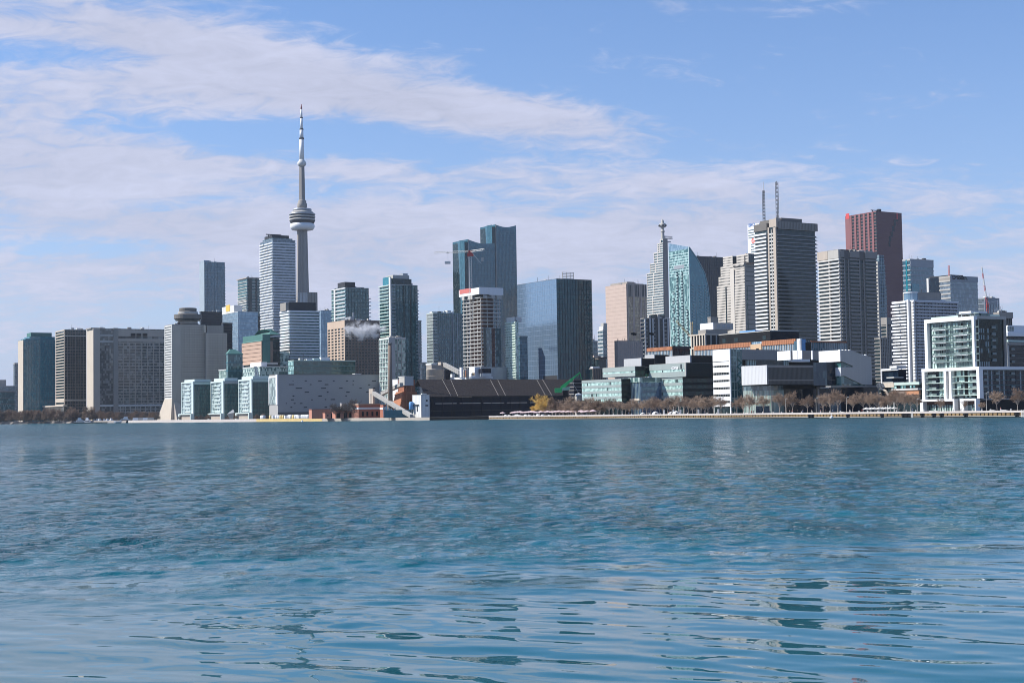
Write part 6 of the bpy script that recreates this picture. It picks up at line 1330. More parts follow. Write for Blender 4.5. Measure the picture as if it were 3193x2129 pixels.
# 52 the three glazed bays
b = V(682, 810, 812, 1143, 1500, name='bay_setback_storey', label='pale glass setback storey with white roof boxes above the three glazed bays', Lx=30); b.core(G_PALE); b.bands(12, .6, PALEG, .2, .2); b.cap(OFFW, .6, .3)
for x0, x1, y in ((716, 734, 1130), (772, 806, 1128)): b.box('roof_box', 3, 9, b.v(x1), b.v(x0), b.H, b.z(y), WHITE)
b = V(806, 812, 866, 1133, 1520, name='dark_setback_block', label='dark glazed block between the setback storey and the green glass storey', Ly=14); b.core(G_NAVY); b.bands(10, 1.0, METAL, .2, .2); b.cap(METAL)
BAYW = plain('mint_white_panel', (.58, .67, .65), .5, .06)
for i, (xl, xc, xr, y, D, top, lab) in enumerate(((567, 604, 659, 1190, 1500, 1182, 'white-framed glazed bay nearest the grey hotel'), (659, 698, 743, 1188, 1460, 1178, 'white-framed glazed bay in the middle of the three'), (745, 786, 842, 1182, 1420, 1172, 'white-framed glazed bay next to the grey slotted wall'))):
    b = V(xl, xc, xr, y, D, name='glazed_bay', label=lab, group='three glazed bays on the seawall')
    nf = 9; b.core(G_PALE if 0 else glass('bay_glass', (.12, .17, .18), (.42, .52, .52), 1.5, 3.1, .5, 1.6)); b.box('side_glazing', .4, b.Lx, .03, .12, 3, b.H - .3, glass('bay_side_glass', (.010, .075, .085), (.03, .12, .12), 1.6, 3.4, .3, 1.6))
    b.face_bands('S', b.Ly * .25, b.Ly * .72, nf, 1.3, BAYW, .5, 'balcony', z0=5); b.face_bands('S', b.Ly * .72, b.Ly, nf, .5, BAYW, .25, 'floor_band', z0=5); b.piers('S', [(-.3, b.Ly * .14), (b.Ly - 1.2, b.Ly)], BAYW, .8, 'frame_post'); b.box('frame_beam', -.9, .5, 0, b.Ly, b.H - 1.2, b.H + .3, BAYW)
    b.fins('E', 3, .2, plain('dark_green_slab', 0), .1, z0=3); b.face_bands('E', .5, b.Lx, nf, .5, plain('dark_teal_spandrel', 0), .08, 'floor_band', z0=3); b.box('top_storey', 1.5, b.Lx, 2, b.Ly * .9, b.H, b.z(top), BAYW); b.box('top_band', .6, b.Lx, -.3, .3, b.H - 2.6, b.H - .3, METAL if i == 1 else PALEG)
    b.box('entrance_post', -3.5, -.8, -.2, 1.8, 0, 6.2, BAYW); b.box('entrance_post', -3.2, -.8, b.Ly - 1, b.Ly + 2.5, 0, 6.2, BAYW); b.box('entrance_beam', -3.3, -.9, 1.8, b.Ly - 1, 5.3, 6.4, BAYW); b.box('entrance_screen', -1.2, -.9, 1.8, b.Ly - 1, 0, 5.2, BEIGE)
    b.box('side_base', .6, b.Lx, -.3, .2, 0, 3.2, BROWN)
p = ground(722, 1400, GZ); sc2 = empty('pale_cone_sculpture', tuple(p), 0, 'pale leaning cone-shaped sculpture between two glazed bays', 'sculpture'); MB().prism([(-1.2, -1, 0), (1.2, -1, 0), (1.2, 1, 0), (-1.2, 1, 0)], [(-4.0, -1.5, 5.2), (2.6, -1.5, 6.5), (2.6, 1.5, 6.5), (-4.0, 1.5, 5.2)]).build('cone', CREAM, sc2); MB().prism([(-4.0, -1.5, 5.22), (2.6, -1.5, 6.52), (2.6, 1.5, 6.52), (-4.0, 1.5, 5.22)], [(1.0, -.3, 9.3), (1.9, -.3, 9.3), (1.9, .3, 9.3), (1.0, .3, 9.3)]).build('cone_top', OFFW, sc2)
# red brick works along the slip
b = V(966, 972, 1068, 1277, 1225, name='low_brick_shed', label='low red brick shed at the end of the yellow seawall', Ly=10); b.box('wall', 0, b.Lx, 0, b.Ly, 0, b.H, plain('pink_brick', (.52, .24, .17), .9, .18)); b.box('roof', -.3, b.Lx + .3, -.3, b.Ly, b.H, b.H + .4, BRICK); b.box('dark_bay', b.u(1032), b.u(1058), -.1, .2, 0, 4, BLACK)
b = V(1010, 1014, 1031, 1287, 1205, name='brick_gatehouse', label='tiny red brick gatehouse on the quay edge', Ly=5); b.box('wall', 0, b.Lx, 0, b.Ly, 0, b.H, plain('pink_brick', 0)); b.box('roof', -.3, b.Lx + .3, -.3, b.Ly, b.H, b.H + .3, BRICK); b.box('window', b.Lx * .3, b.Lx * .6, -.08, .1, 2, 3, BLACK)
b = V(1095, 1118, 1186, 1262, 1205, name='brick_sugar_works', label='red brick works with white cornices beside the crossing conveyors')
b.box('wall', 0, b.Lx, 0, b.Ly, 0, b.H, BRICK); b.box('cornice', -.4, b.Lx + .2, -.4, b.Ly, b.z(1276), b.z(1270), WHITE); b.box('upper_cornice', -.3, b.Lx, -.3, b.Ly, b.H - .1, b.H + .9, plain('pink_concrete', 0)); b.box('lit_wall', -.1, 0, .2, b.Ly - .2, 0, b.z(1278), plain('pink_brick', 0))
for px in (1128, 1142, 1158, 1172): b.box('window', b.u(px), b.u(px + 6), -.1, .1, 1.5, b.z(1283, px), BLACK)
c = V(1188, 1195, 1206, 1262, 1195, name='brick_bay', label='brown brick bay with a tall dark door between the brick works and the conveyor', Ly=7); c.box('wall', 0, c.Lx, 0, c.Ly, 0, c.H, BRICK); c.box('cornice', -.3, c.Lx, -.3, c.Ly, c.z(1276), c.z(1271), WHITE); c.box('door', c.Lx * .3, c.Lx * .8, -.1, .1, 0, 6, BLACK)
c = V(1036, 1046, 1100, 1282, 1212, name='brick_link_building', label='low dark-doored brick building under the bare trees', Ly=8); c.box('wall', 0, c.Lx, 0, c.Ly, 0, c.H, plain('pink_brick', 0)); c.box('roof', -.3, c.Lx, -.3, c.Ly, c.H, c.H + .4, BRICK)
for px in (1050, 1072, 1088): c.box('doorway', c.u(px), c.u(px + 10), -.12, .1, 0, c.H * .75, BLACK)
b = V(1062, 1065, 1072, 1258, 1240, name='pale_vent_stack', label='short pale vent housing behind the low brick shed', Ly=3); b.box('housing', 0, b.Lx, 0, b.Ly, 0, b.H, LCONC); b.box('vent_cap', -.2, b.Lx + .2, -.2, b.Ly + .2, b.H, b.H + .5, METAL)
# 48 green ship crane
D = 1010; p = at(1763, 1236, D); cr = empty('green_crane', (p.x, p.y, GZ), 0, 'green harbour crane with its jib raised over the brown shed roof', 'crane'); rel = lambda px, y: at(px, y, D) - cr.location
MB().box(-1.6, 1.6, -1.6, 1.6, 0, rel(1763, 1217).z).build('pedestal', BLACK, cr); MB().prism([rel(1752, 1219) + Vector((0, y, 0)) for y in (-1.6,)] + [rel(1778, 1215) + Vector((0, -1.6, 0)), rel(1778, 1215) + Vector((0, 1.6, 0)), rel(1752, 1219) + Vector((0, 1.6, 0))], [rel(1754, 1209) + Vector((0, -1.6, 0)), rel(1776, 1205) + Vector((0, -1.6, 0)), rel(1776, 1205) + Vector((0, 1.6, 0)), rel(1754, 1209) + Vector((0, 1.6, 0))]).build('machine_house', plain('pale_green_cab', (.30, .50, .38), .5), cr)
MB().box(-2.4, 2.2, -1.5, 1.5, -1.6, 1.6).build('counterweight', GREENP, cr, loc=tuple(rel(1741, 1217))); m = MB(); m.bar(rel(1746, 1216), rel(1774, 1190), 1.5, 4, 1.3); m.bar(rel(1774, 1190), rel(1808, 1161), 1.2, 4, .5); m.build('jib', GREENP, cr)
m = MB(); lattice(m, rel(1750, 1208), rel(1785, 1183), 1.6, 7, .18); m.build('lattice_brace', GREENP, cr); MB().bar(rel(1808, 1161), rel(1814, 1184), .22, 4).bar(rel(1808, 1161), rel(1800, 1178), .15, 4).build('hook_cable', GREENP, cr); MB().bar(rel(1783, 1190), rel(1803, 1222), .25, 4).build('stay', LCONC, cr); MB().lathe([(.9, 0), (1.1, .6), (.4, 1.4)], 10).build('mast_head', WHITE, cr, loc=tuple(rel(1758, 1211)))
b = V(1786, 1789, 1814, 1182, 1060, name='dark_louvred_block', label='dark louvred block between the shed roof and the media building', Ly=9); b.core(NAVYW, 'wall'); b.bands(10, .5, CONC, .1, .2, 'louvre'); b.cap(DMETAL, .3)
b = V(1796, 1802, 1816, 1228, 1010, name='white_kiosk', label='little white domed kiosk roof at the corner of the media building', Ly=4); b.box('wall', 0, b.Lx, 0, b.Ly, 0, b.H - 1, LCONC); MB().lathe([(2.6, b.H - 1), (2.2, b.H - .2), (.4, b.H + .6)], 14, b.Lx / 2, b.Ly / 2).build('dome', WHITE, b.root, True)

# plant boxes, rails and aerials on the flat roofs
rr = random.Random(21); FLATS = 'teal_glass_condo banded_slab_tower pier_apartment_block dark_office_block blue_grey_condo_tower grey_balcony_tower dark_green_condo tall_green_condo pale_green_condo teal_balcony_condo pink_granite_tower navy_slab_tower grey_blue_office grey_roof_office mirror_glass_office pale_blue_slab white_ribbon_condo folded_concrete_condo white_balcony_condo dark_ribbed_condo grey_concrete_hotel pale_mint_condo dark_overhang_block small_blue_block green_glass_storey brown_square_office'.split()
for vv in ROOFS:
    if vv.root.name.split('.')[0] not in FLATS: continue
    L_, W_ = vv.Lx, max(vv.Ly, 4); zr_ = vv.H
    for k_ in range(rr.randint(3, 6)):
        x, y = rr.uniform(.08, .8) * L_, rr.uniform(.08, .5) * W_; a_, c_ = rr.uniform(1.2, min(5, L_ * .2)), rr.uniform(1, min(4, W_ * .4))
        vv.box('roof_unit', x, x + a_, y, y + c_, zr_ - .1, zr_ + rr.uniform(1.3, 3.4), rr.choice([METAL, LCONC, CONC, DMETAL, OFFW]))
    m = MB()
    for k_ in range(rr.randint(1, 3)):
        x, y = rr.uniform(.1, .9) * L_, rr.uniform(.1, .6) * W_; m.bar((vv.ox + x, vv.oy + y, zr_), (vv.ox + x, vv.oy + y, zr_ + rr.uniform(4, 9)), .14, 4)
    m.build('aerials', DMETAL, vv.root)

# ================================================================ trees, park and quay furniture
def bare_tree(name, h, spread, seed, twig, bark, trunk_h=.32, n_twig=420, tw=.055, droop=0.0, dense=1.0):
    """trunk with limbs (one mesh) and a crown of fine twigs (another)"""
    rr = random.Random(seed); tr = MB(); cr_ = MB(); ends = []
    top = Vector((rr.uniform(-.2, .2), rr.uniform(-.2, .2), h * trunk_h)); r0_ = h * .020
    tr.bar((0, 0, -.2), top, r0_, 6, r0_ * .75)
    def grow(p, d, L, r, lvl):
        q = p + d * L
        (tr if lvl < 2 else cr_).bar(p, q, r, 4 if lvl < 2 else 3, r * .6)
        if lvl == 3: ends.append((p, q, d)); return
        for _ in range(4 if lvl == 0 else 3):
            a = Vector((rr.gauss(0, 1), rr.gauss(0, 1), rr.gauss(.25 - droop, .6))).normalized()
            grow(p.lerp(q, rr.uniform(.45, 1)), (d * .9 + a * .75).normalized(), L * rr.uniform(.55, .78), r * .6, lvl + 1)
    for i in range(6):
        a = i * 1.047 + rr.uniform(-.4, .4); e = rr.uniform(.6, 1.5)
        d = Vector((math.cos(a) * spread, math.sin(a) * spread, e)).normalized()
        grow(top - Vector((0, 0, h * .06 * rr.random())), d, h * .27 * rr.uniform(.85, 1.1), r0_ * .5, 0)
    for i in range(3):
        d = Vector((rr.uniform(-.35, .35), rr.uniform(-.35, .35), 1)).normalized(); grow(top, d, h * .34 * rr.uniform(.9, 1.15), r0_ * .6, 0)
    per = max(2, int(n_twig / max(1, len(ends)) * dense))
    for p, q, d in ends:
        for _ in range(per):
            a = Vector((rr.gauss(0, 1), rr.gauss(0, 1), rr.gauss(.35 - droop * 2, .8))).normalized(); s0 = p.lerp(q, rr.random())
            cr_.bar(s0, s0 + (d * .5 + a).normalized() * h * rr.uniform(.05, .12), tw * rr.uniform(.7, 1.3), 3, tw * .3)
    return tr.mesh('trunk', bark), cr_.mesh('crown', twig)
TREES = {}
for nm, a in {'quay': [(8.8, .62, s, TWIGP if s % 3 else TWIG, BARK, .30, 1500, .042) for s in range(5)],
              'bush': [(7.0, 1.0, 20 + s, (TWIG, TWIGP, TWIG)[s % 3], BARK, .12, 1700, .055) for s in range(4)],
              'dark': [(13, 1.1, 40 + s, TWIGD, TWIGD, .25, 1600, .07) for s in range(2)],
              'willow': [(10.5, .95, 60 + s, WILLOW, BARK, .2, 2400, .07, .25) for s in range(2)],
              'bank': [(8.5, 1.3, 80 + s, (TWIG, TWIGD, TWIG)[s], BARK, .12, 1500, .085) for s in range(3)]}.items():
    TREES[nm] = [bare_tree(nm, *x) for x in a]
tr_r = random.Random(12)
def tree(kind, p, label, group, scale=1.0, name='bare_tree'):
    t, c = tr_r.choice(TREES[kind]); o = empty(name, tuple(p), tr_r.random() * 6.28, label, 'tree', group)
    s = scale * tr_r.uniform(.82, 1.18); o.scale = (s, s, s * tr_r.uniform(.94, 1.08)); put('trunk', t, o); put('crown', c, o); return o
for px in (2208, 2248, 2296, 2338, 2380, 2430, 2472, 2518, 2566, 2612, 2658):
    tree('quay', quay_at(px, 9 + tr_r.uniform(-1.5, 1.5)), 'bare street tree on the quay in front of the white academic building', 'bare trees along the academic building quay', 1.12)
for px in (2226, 2318, 2452, 2590): tree('quay', quay_at(px, 17 + tr_r.uniform(-1.5, 1.5)), 'bare street tree on the quay in front of the white academic building', 'bare trees along the academic building quay', 1.12)
for px in range(2692, 2870, 21): tree('quay', quay_at(px, 12 + tr_r.uniform(-3, 12)), 'bare tree in the small park in front of the brick-banded pavilion', 'bare trees of the pavilion park', 1.08)
for px in (2934, 3008, 3060): tree('quay', quay_at(px, 8), 'small bare tree before the ground-floor frames of the white-framed condo', 'small trees by the condo shopfronts', .62)
tree('quay', quay_at(3109, 9), 'small bare tree by the dark condo podium, nearer the condo corner', 'small trees by the dark podium', 1.15); tree('quay', quay_at(3172, 9), 'small bare tree by the dark condo podium, nearer the edge of the picture', 'small trees by the dark podium', 1.2)
for px in range(1860, 2200, 13): tree('quay', quay_at(px, 12 + tr_r.uniform(-5, 9)), 'bare tree in the row below the mint-glass media building', 'bare trees below the media building', 1.08)
for px in range(1722, 1866, 11): tree('bush', quay_at(px, 15 + tr_r.uniform(-5, 9)), 'bushy bare tree in the brown thicket beside the yellow willow', 'bushy trees of the beach thicket', 1.75, 'bushy_tree')
tree('willow', quay_at(1683, 18), 'yellow willow in front of the blue-black shed wall, the taller one', 'yellow willows', 1.35, 'willow_tree'); tree('willow', quay_at(1702, 25), 'yellow willow half behind the taller willow', 'yellow willows', 1.15, 'willow_tree')
for px, D, s in ((1047, 1214, .95), (1078, 1216, 1.1), (1104, 1213, 1.25), (1062, 1222, .9)): tree('dark', ground(px, D, GZ), 'dark bare tree behind the low brick buildings', 'dark trees by the brick works', s)
for i in range(64):
    px = -40 + i * 5.2 + tr_r.uniform(-3, 3); D = 1842 - (px + 100) * .24 + tr_r.uniform(2, 40)
    tree('bank', ground(px, D, GZ), 'bare brown tree on the low bank before the teal condo and banded slab', 'bare trees on the low bank', tr_r.uniform(1.5, 2.1))
for i in range(26):
    px = 292 + i * 8.4; D = 1790 - (px - 292) * .55
    tree('bank', ground(px, D, GZ), 'bare brown tree at the foot of the long pier apartment block', 'bare trees by the pier apartment block', tr_r.uniform(1.1, 1.6))
for px in (560, 612, 628, 646, 652, 715, 730, 738, 800, 820): tree('bank', ground(px, 1600 - (px - 400) * .58, GZ), 'small bare tree between the glazed bays on the seawall', 'small trees by the glazed bays', .62)

# beach umbrellas, boulders, sheds
UM = plain('pale_pink_canvas', (.62, .48, .49), .8, .06)
m = MB(); m.lathe([(2.1, 2.25), (2.15, 2.4), (1.5, 2.85), (.7, 3.12), (.05, 3.3)], 12); UC = m.mesh('canopy', UM); UP_ = MB().bar((0, 0, 0), (0, 0, 2.7), .06, 6).mesh('pole', OFFW)
for px in (1567, 1598, 1606, 1614, 1622, 1630, 1640, 1648, 1656, 1664, 1673, 1687, 1697, 1708, 1721, 1732, 1744, 1758, 1772, 1786, 1796, 1812, 1818, 1830, 1849):
    p = quay_at(px, 7 + tr_r.uniform(-1.5, 3)); o = empty('beach_umbrella', tuple(p), tr_r.random(), 'pale pink beach umbrella in the row on the quay by the willow', 'umbrella', 'pink beach umbrellas'); s = tr_r.uniform(.9, 1.15); o.scale = (s, s, s); put('canopy', UC, o); put('pole', UP_, o)
def boulder(seed):
    rr = random.Random(seed); m = MB(); seg = 8; prof = [(.75, 0), (1.0, .35), (.9, .8), (.45, 1.1)]
    m.lathe(prof, seg); m.v = [(x * rr.uniform(.8, 1.2), y * rr.uniform(.8, 1.2), z * rr.uniform(.85, 1.15)) for x, y, z in m.v]; return m.mesh('boulder', OFFW)
BD = [boulder(i) for i in range(3)]
for i, px in enumerate((1551, 1577, 1588, 1604, 1610, 1616, 1621, 1626, 1639, 1651, 1665, 1678, 1693, 1712)):
    o = put('boulder', BD[i % 3], None, tuple(quay_at(px, 2 + (i * 7 % 3) * .5))); s = .7 + .9 * ((i * 5 % 7) / 7); o.scale = (s, s, s * .8); tag(o, 'pale granite boulder on the quay edge below the pink umbrellas', 'boulder', 'boulders on the beach quay')
for px, s, lab in ((2044, 1.1, 'small white dome tent nearest the pink umbrellas'), (2004, .8, 'low white tent on the quay before the media building'), (2092, .9, 'small white dome tent beside the tall white post pair'), (2108, 1.15, 'white dome tent close to the white academic building')):
    o = empty('dome_tent', tuple(quay_at(px, 6)), 0, lab, 'tent', 'small white tents on the quay'); o.scale = (s, s, s); MB().lathe([(1.9, 0), (1.8, .8), (1.2, 1.5), (.1, 1.9)], 12).build('tent_shell', OFFW, o, True); MB().box(-.35, .35, -1.95, -1.5, 0, 1.2).build('tent_door', DMETAL, o)
FL = MB().box(-.45, .45, -.12, .12, .4, 2.8).mesh('banner', WHITE); FP = MB().bar((0, 0, 0), (0, 0, 3.0), .06, 5).mesh('pole', METAL)
for px in (2071, 2100, 2122, 2178, 2240): o = empty('quay_banner', tuple(quay_at(px, 5)), .3, 'white upright banner on the quay among the bare trees', 'banner', 'white banners on the quay'); put('banner', FL, o); put('pole', FP, o)
# lamps and bollards
def lamp(px, off, h, lab):
    o = empty('street_lamp', tuple(quay_at(px, off)), QROT, lab, 'street lamp', 'lamps on the quay'); MB().bar((0, 0, 0), (0, 0, h), .13, 8, .08).build('pole', LCONC, o); MB().bar((0, 0, h - .1), (1.1, 0, h + .15), .06, 6).build('arm', LCONC, o); MB().box(.7, 1.7, -.15, .15, h + .05, h + .25).build('lamp_head', METAL, o); MB().lathe([(.28, 0), (.2, .6)], 8).build('base', CONC, o)
lamp(3076, 5, 8.0, 'tall quay lamp in front of the dark podium'); lamp(2450, 6, 7.5, 'quay lamp before the entrance of the academic building'); lamp(2640, 6, 7.5, 'quay lamp under the cantilevered grey wing'); lamp(2545, 6, 7.5, 'quay lamp below the long grey louvred box'); lamp(2860, 5, 6, 'quay lamp beside the white ground-floor frame')
BO = MB().lathe([(.22, 0), (.22, .7), (.32, .75), (.32, .95), (.1, 1.05)], 8).mesh('bollard', OFFW)
for i in range(44): px = 1880 + i * 29.5 + tr_r.uniform(-4, 4); o = put('bollard', BO, None, tuple(quay_at(px, 1.8))); tag(o, 'pale mooring bollard on the quay edge', 'bollard', 'bollards along the quay edge')
BN = MB().box(-1.1, 1.1, -.3, .3, .38, .5); bench_seat = BN.mesh('seat', OFFW); bench_leg = MB().box(-.08, .08, -.25, .25, 0, .38).mesh('leg', CONC)
for px, lab in ((2330, 'white bench before the striped academic slab'), (2625, 'white bench under the end wall'), (2905, 'white bench by the poster shopfront'), (2918, 'second white bench by the poster shopfront'), (3094, 'white bench beside the tall quay lamp'), (3131, 'white bench between the two small podium trees')):
    o = empty('bench', tuple(quay_at(px, 4.5)), QROT, lab, 'bench', 'benches on the quay'); o.scale = (1.3, 1.3, 1.3); put('seat', bench_seat, o); put('leg', bench_leg, o, (-.8, 0, 0)); put('leg', bench_leg, o, (.8, 0, 0))
p = quay_at(1854, 20); pl_ = empty('dark_pylon', tuple(p), 0, 'dark square pylon with a pale edge at the end of the brown thicket', 'pylon'); MB().box(-.5, .5, -.5, .5, 0, 6.6).build('pylon_shaft', BLACK, pl_); MB().box(.5, 1.2, -.4, .4, 0, 6.2).build('pale_edge', CREAM, pl_)
# cafe canopies in the park
m = MB(); m.prism([(-2, -2, 2.4), (2, -2, 2.4), (2, 2, 2.4), (-2, 2, 2.4)], [(-.1, -.1, 3.6), (.1, -.1, 3.6), (.1, .1, 3.6), (-.1, .1, 3.6)]); CT = m.mesh('tent_roof', OFFW); m = MB(); [m.bar((x, y, 0), (x, y, 2.4), .07, 4) for x in (-1.9, 1.9) for y in (-1.9, 1.9)]; CPm = m.mesh('tent_posts', METAL)
for px in (2702, 2717, 2727, 2741, 2752, 2762, 2776, 2788): o = empty('canopy_tent', tuple(quay_at(px, 9 + tr_r.uniform(-2, 2))), QROT, 'small white pointed canopy in the park before the brick-banded pavilion', 'canopy tent', 'white canopies in the pavilion park'); o.scale = (.7, .7, .72); put('tent_roof', CT, o); put('tent_posts', CPm, o)
# drums and boxes on the yellow seawall
WT = MB().lathe([(1.5, 0), (1.75, .3), (1.75, 3.1), (1.5, 3.4)], 14).mesh('drum_body', WHITE, True); YT = MB().lathe([(1.4, 0), (1.5, .2), (1.5, 3.0), (1.2, 3.3)], 14).mesh('drum_body', plain('pale_yellow_drum', (.72, .56, .25), .6), True); BX = MB().box(-2.6, 2.6, -1.2, 1.2, 0, 3.1).mesh('container_body', WHITE); BXL = MB().box(-2.7, 2.7, -1.3, 1.3, 3.1, 3.3).mesh('container_lid', LCONC)
for i, px in enumerate((817, 822, 844, 857, 864, 871, 877, 884, 896, 903, 908, 916, 924, 930, 938, 944, 950, 956, 962, 972)):
    D = 1338 - (px - 800) * .415; p = ground(px, D + 4, GZ)
    k_ = (0, 0, 1, 2, 0, 0, 1, 1, 2, 0, 0, 1, 0, 0, 2, 0, 0, 0, 0, 1)[i]
    if k_ == 2: o = empty('storage_container', tuple(p), .5, 'white storage box among the drums on the yellow seawall', 'container', 'boxes on the yellow seawall'); put('container_body', BX, o); put('container_lid', BXL, o)
    else: o = empty('storage_drum', tuple(p), 0, ('white' if k_ == 0 else 'pale yellow') + ' storage drum on the yellow seawall', 'drum', ('white' if k_ == 0 else 'yellow') + ' drums on the yellow seawall'); put('drum_body', WT if k_ == 0 else YT, o); MB().lathe([(1.0, 3.35), (.9, 3.6)], 10).build('drum_lid', LCONC, o)
# boats in the marina
def cruiser(px, D, L, rz, lab, tall=0):
    o = empty('cabin_cruiser', (lambda p: (p.x, p.y, 0))(ground(px, D, 0)), rz, lab, 'boat', 'white boats in the marina'); W_ = L * .15
    secs = [(-.5, .85, .0), (-.2, 1, 0), (.2, .95, .05), (.4, .6, .12), (.5, .04, .22)]; m = MB(); k = len(secs)
    for x, w_, s in secs:
        for y, z in ((-.6, -.5), (.6, -.5), (1, L * (.09 + s * .15)), (-1, L * (.09 + s * .15))): m.v.append((x * L, y * w_ * W_, z))
    for i in range(k - 1):
        a, c = i * 4, i * 4 + 4
        for j in range(4): m.f.append((a + j, a + (j + 1) % 4, c + (j + 1) % 4, c + j)); m.mi.append(0)
    m.f += [(3, 2, 1, 0), tuple(4 * (k - 1) + i for i in range(4))]; m.mi += [0, 0]
    m.build('hull', WHITE, o); zd = L * .1
    MB().prism([(-.34 * L, -W_ * .75, zd), (.22 * L, -W_ * .65, zd), (.22 * L, W_ * .65, zd), (-.34 * L, W_ * .75, zd)], [(-.32 * L, -W_ * .65, zd + 2.2), (.10 * L, -W_ * .55, zd + 2.2), (.10 * L, W_ * .55, zd + 2.2), (-.32 * L, W_ * .65, zd + 2.2)]).build('cabin', WHITE, o)
    MB().box(-.30 * L, .13 * L, -W_ * .74, W_ * .74, zd + 1.0, zd + 1.6).build('cabin_window', BLACK, o)
    MB().prism([(-.25 * L, -W_ * .5, zd + 2.2), (.02 * L, -W_ * .5, zd + 2.2), (.02 * L, W_ * .5, zd + 2.2), (-.25 * L, W_ * .5, zd + 2.2)], [(-.24 * L, -W_ * .45, zd + 3.6 + tall), (-.05 * L, -W_ * .4, zd + 3.6 + tall), (-.05 * L, W_ * .4, zd + 3.6 + tall), (-.24 * L, W_ * .45, zd + 3.6 + tall)]).build('flybridge', WHITE, o)
    MB().box(-.5 * L, .45 * L, -W_ * 1.01, W_ * 1.01, -.4, .25).build('waterline_stripe', NAVYW, o)
    return o
cruiser(254, 1745, 17, .25, 'white cabin cruiser nearest the bare bank', 1); cruiser(276, 1730, 13, -.2, 'rounded white boat beside the nearest cruiser', 1.5); cruiser(384, 1625, 20, -2.9, 'large white yacht beside the long white seawall', 1.2)
for i, px in enumerate((296, 306, 314, 328, 338, 350)): cruiser(px, 1765 - (px - 296) * .9, 9 + i % 3, .3 + .3 * (i % 3), 'small white boat moored in the row below the apartment block pier', .6)
for px, D in ((268, 1700), (308, 1680), (340, 1655)): w_ = ground(px, D + 25, 0); o = MB().box(-14, 14, -1.5, 1.5, .1, 1.1).build('pontoon', BLACK, None, loc=(w_.x, w_.y, 0)); tag(o, 'dark floating pontoon in the marina', 'pontoon', 'dark pontoons in the marina')
for i, px in enumerate((424, 440, 456, 470)): p = ground(px, 1590 - i * 8, GZ); o = empty('boat_cover', tuple(p), .3, 'grey shrink-wrapped boat hull stored behind the long white seawall', 'covered boat', 'covered boats behind the seawall'); MB().prism([(-3.5, -1.4, .4), (3.5, -1.4, .4), (3.5, 1.4, .4), (-3.5, 1.4, .4)], [(-3.2, -.2, 3.0), (3.2, -.2, 3.0), (3.2, .2, 3.0), (-3.2, .2, 3.0)]).build('cover', LCONC if i % 2 else WHITE, o); MB().box(-2.5, 2.5, -.8, .8, 0, .42).build('cradle', DMETAL, o)
for px, D, lab in ((942, 1180, 'white float on the water off the yellow seawall'), (2592, 700, 'small white marker buoy on the water off the grey end wall')):
    p = ground(px, D, 0); o = empty('buoy', (p.x, p.y, 0), 0, lab, 'buoy'); MB().lathe([(.5, -.3), (.9, .1), (.8, .7), (.35, 1.0)], 12).build('float', WHITE, o, True); MB().lathe([(.12, .95), (.1, 1.7), (.22, 1.75), (.05, 2.1)], 8).build('topmark', WHITE, o)
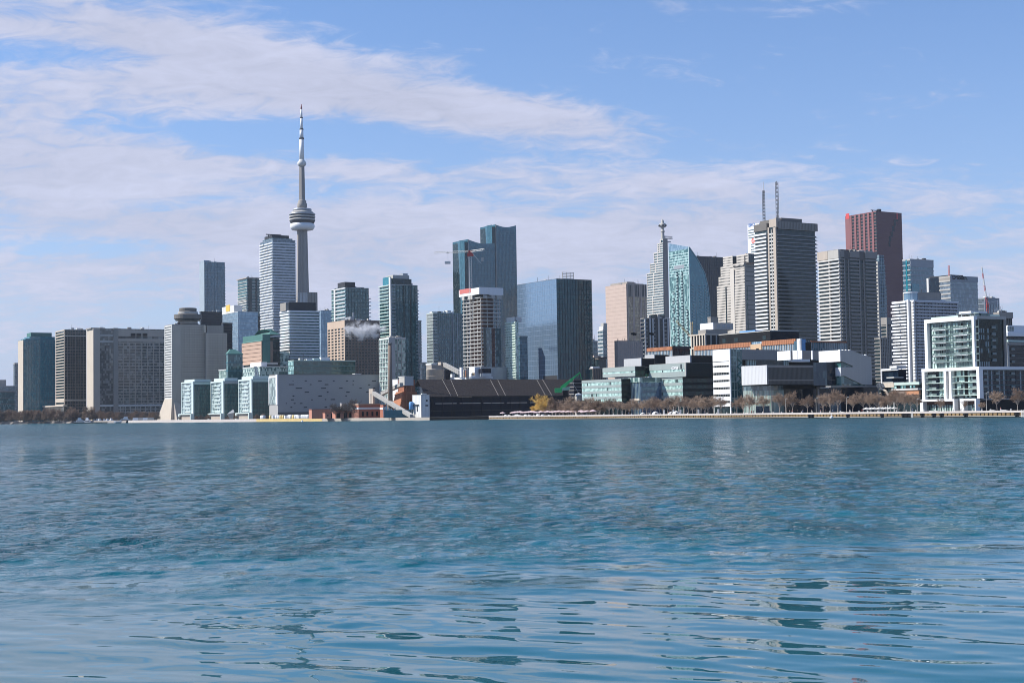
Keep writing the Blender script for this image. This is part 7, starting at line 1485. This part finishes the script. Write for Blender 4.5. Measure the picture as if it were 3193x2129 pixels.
# people strolling on the quay
def person_mesh(seed):
    rr = random.Random(seed); v = [(0, 0, .95), (0, 0, 1.15), (0, 0, 1.42), (0, 0, 1.53), (0, .01, 1.62), (0, .01, 1.74)]; r_ = [.15, .145, .15, .06, .09, .085]; e = [(0, 1), (1, 2), (2, 3), (3, 4), (4, 5)]
    st = .16 if seed % 2 else .03
    for s in (-1, 1):
        b0 = len(v); v += [(s * .1, 0, .88), (s * .11, s * st * .5, .48), (s * .11, s * st - .02, .06), (s * .12, s * st - .14, .03)]; r_ += [.1, .07, .05, .045]; e += [(0, b0), (b0, b0 + 1), (b0 + 1, b0 + 2), (b0 + 2, b0 + 3)]
        b0 = len(v); v += [(s * .2, 0, 1.4), (s * .25, .03, 1.12), (s * .24, -.08 - s * st * .6, .88), (s * .24, -.11 - s * st * .6, .80)]; r_ += [.065, .05, .038, .04]; e += [(2, b0), (b0, b0 + 1), (b0 + 1, b0 + 2), (b0 + 2, b0 + 3)]
    me = bpy.data.meshes.new('person_skin'); me.from_pydata(v, e, []); o = bpy.data.objects.new('person_skin', me); COL.objects.link(o)
    sk = o.modifiers.new('s', 'SKIN'); sk.use_smooth_shade = True; sv = me.skin_vertices[0].data
    for i, x in enumerate(r_): sv[i].radius = (x, x * (.8 if i < 3 else 1))
    sv[0].use_root = True
    return o
coats = [plain('dark_coat', (.03, .03, .04), .9), plain('red_coat', (.35, .06, .06), .9), plain('pale_coat', (.55, .52, .48), .9), plain('blue_coat', (.06, .10, .22), .9)]
TMP = [person_mesh(i) for i in range(2)]
dg = bpy.context.evaluated_depsgraph_get(); PM = []
for i, t in enumerate(TMP):
    for j, cmat in enumerate(coats):
        me = bpy.data.meshes.new_from_object(t.evaluated_get(dg)); me.name = 'person'; me.materials.clear()
        for mm in (plain('dark_trousers', (.03, .033, .045), .9), cmat, SKIN, plain('dark_hair', (.02, .015, .012), .8)): me.materials.append(mm)
        for p in me.polygons: z = p.center.z; p.material_index = 0 if z < .92 else 1 if z < 1.5 else (3 if (z > 1.72 or p.center.y > .05) else 2)
        PM.append(me)
for t in TMP: bpy.data.objects.remove(t)
cn_ = ['dark', 'red', 'pale', 'blue']
for i, px in enumerate((1902, 1960, 2021, 2085, 2140, 2196, 2282, 2343, 2349, 2401, 2462, 2470, 2487, 2503, 2531, 2558, 2574, 2596, 2650, 2688, 2806, 2846, 2996, 3120)):
    j = (i * 7) % len(PM); o = put('person', PM[j], None, tuple(quay_at(px, 3.5 + (i * 5 % 4)))); o.rotation_euler = (0, 0, QROT + (1.57 if i % 2 else -1.57) + tr_r.uniform(-.3, .3))
    where = 'by the media building' if px < 2200 else 'before the academic building' if px < 2680 else 'near the white-framed condo'
    tag(o, 'person in a %s coat walking on the quay %s' % (cn_[j % 4], where), 'person', 'people in %s coats %s' % (cn_[j % 4], where))

# lettering becomes plain mesh
dg = bpy.context.evaluated_depsgraph_get()
for o in TEXTS:
    me = bpy.data.meshes.new_from_object(o.evaluated_get(dg)); par, loc, rot, nm = o.parent, o.location.copy(), o.rotation_euler.copy(), o.name
    bpy.data.objects.remove(o); q = put(nm, me, par, loc); q.rotation_euler = rot
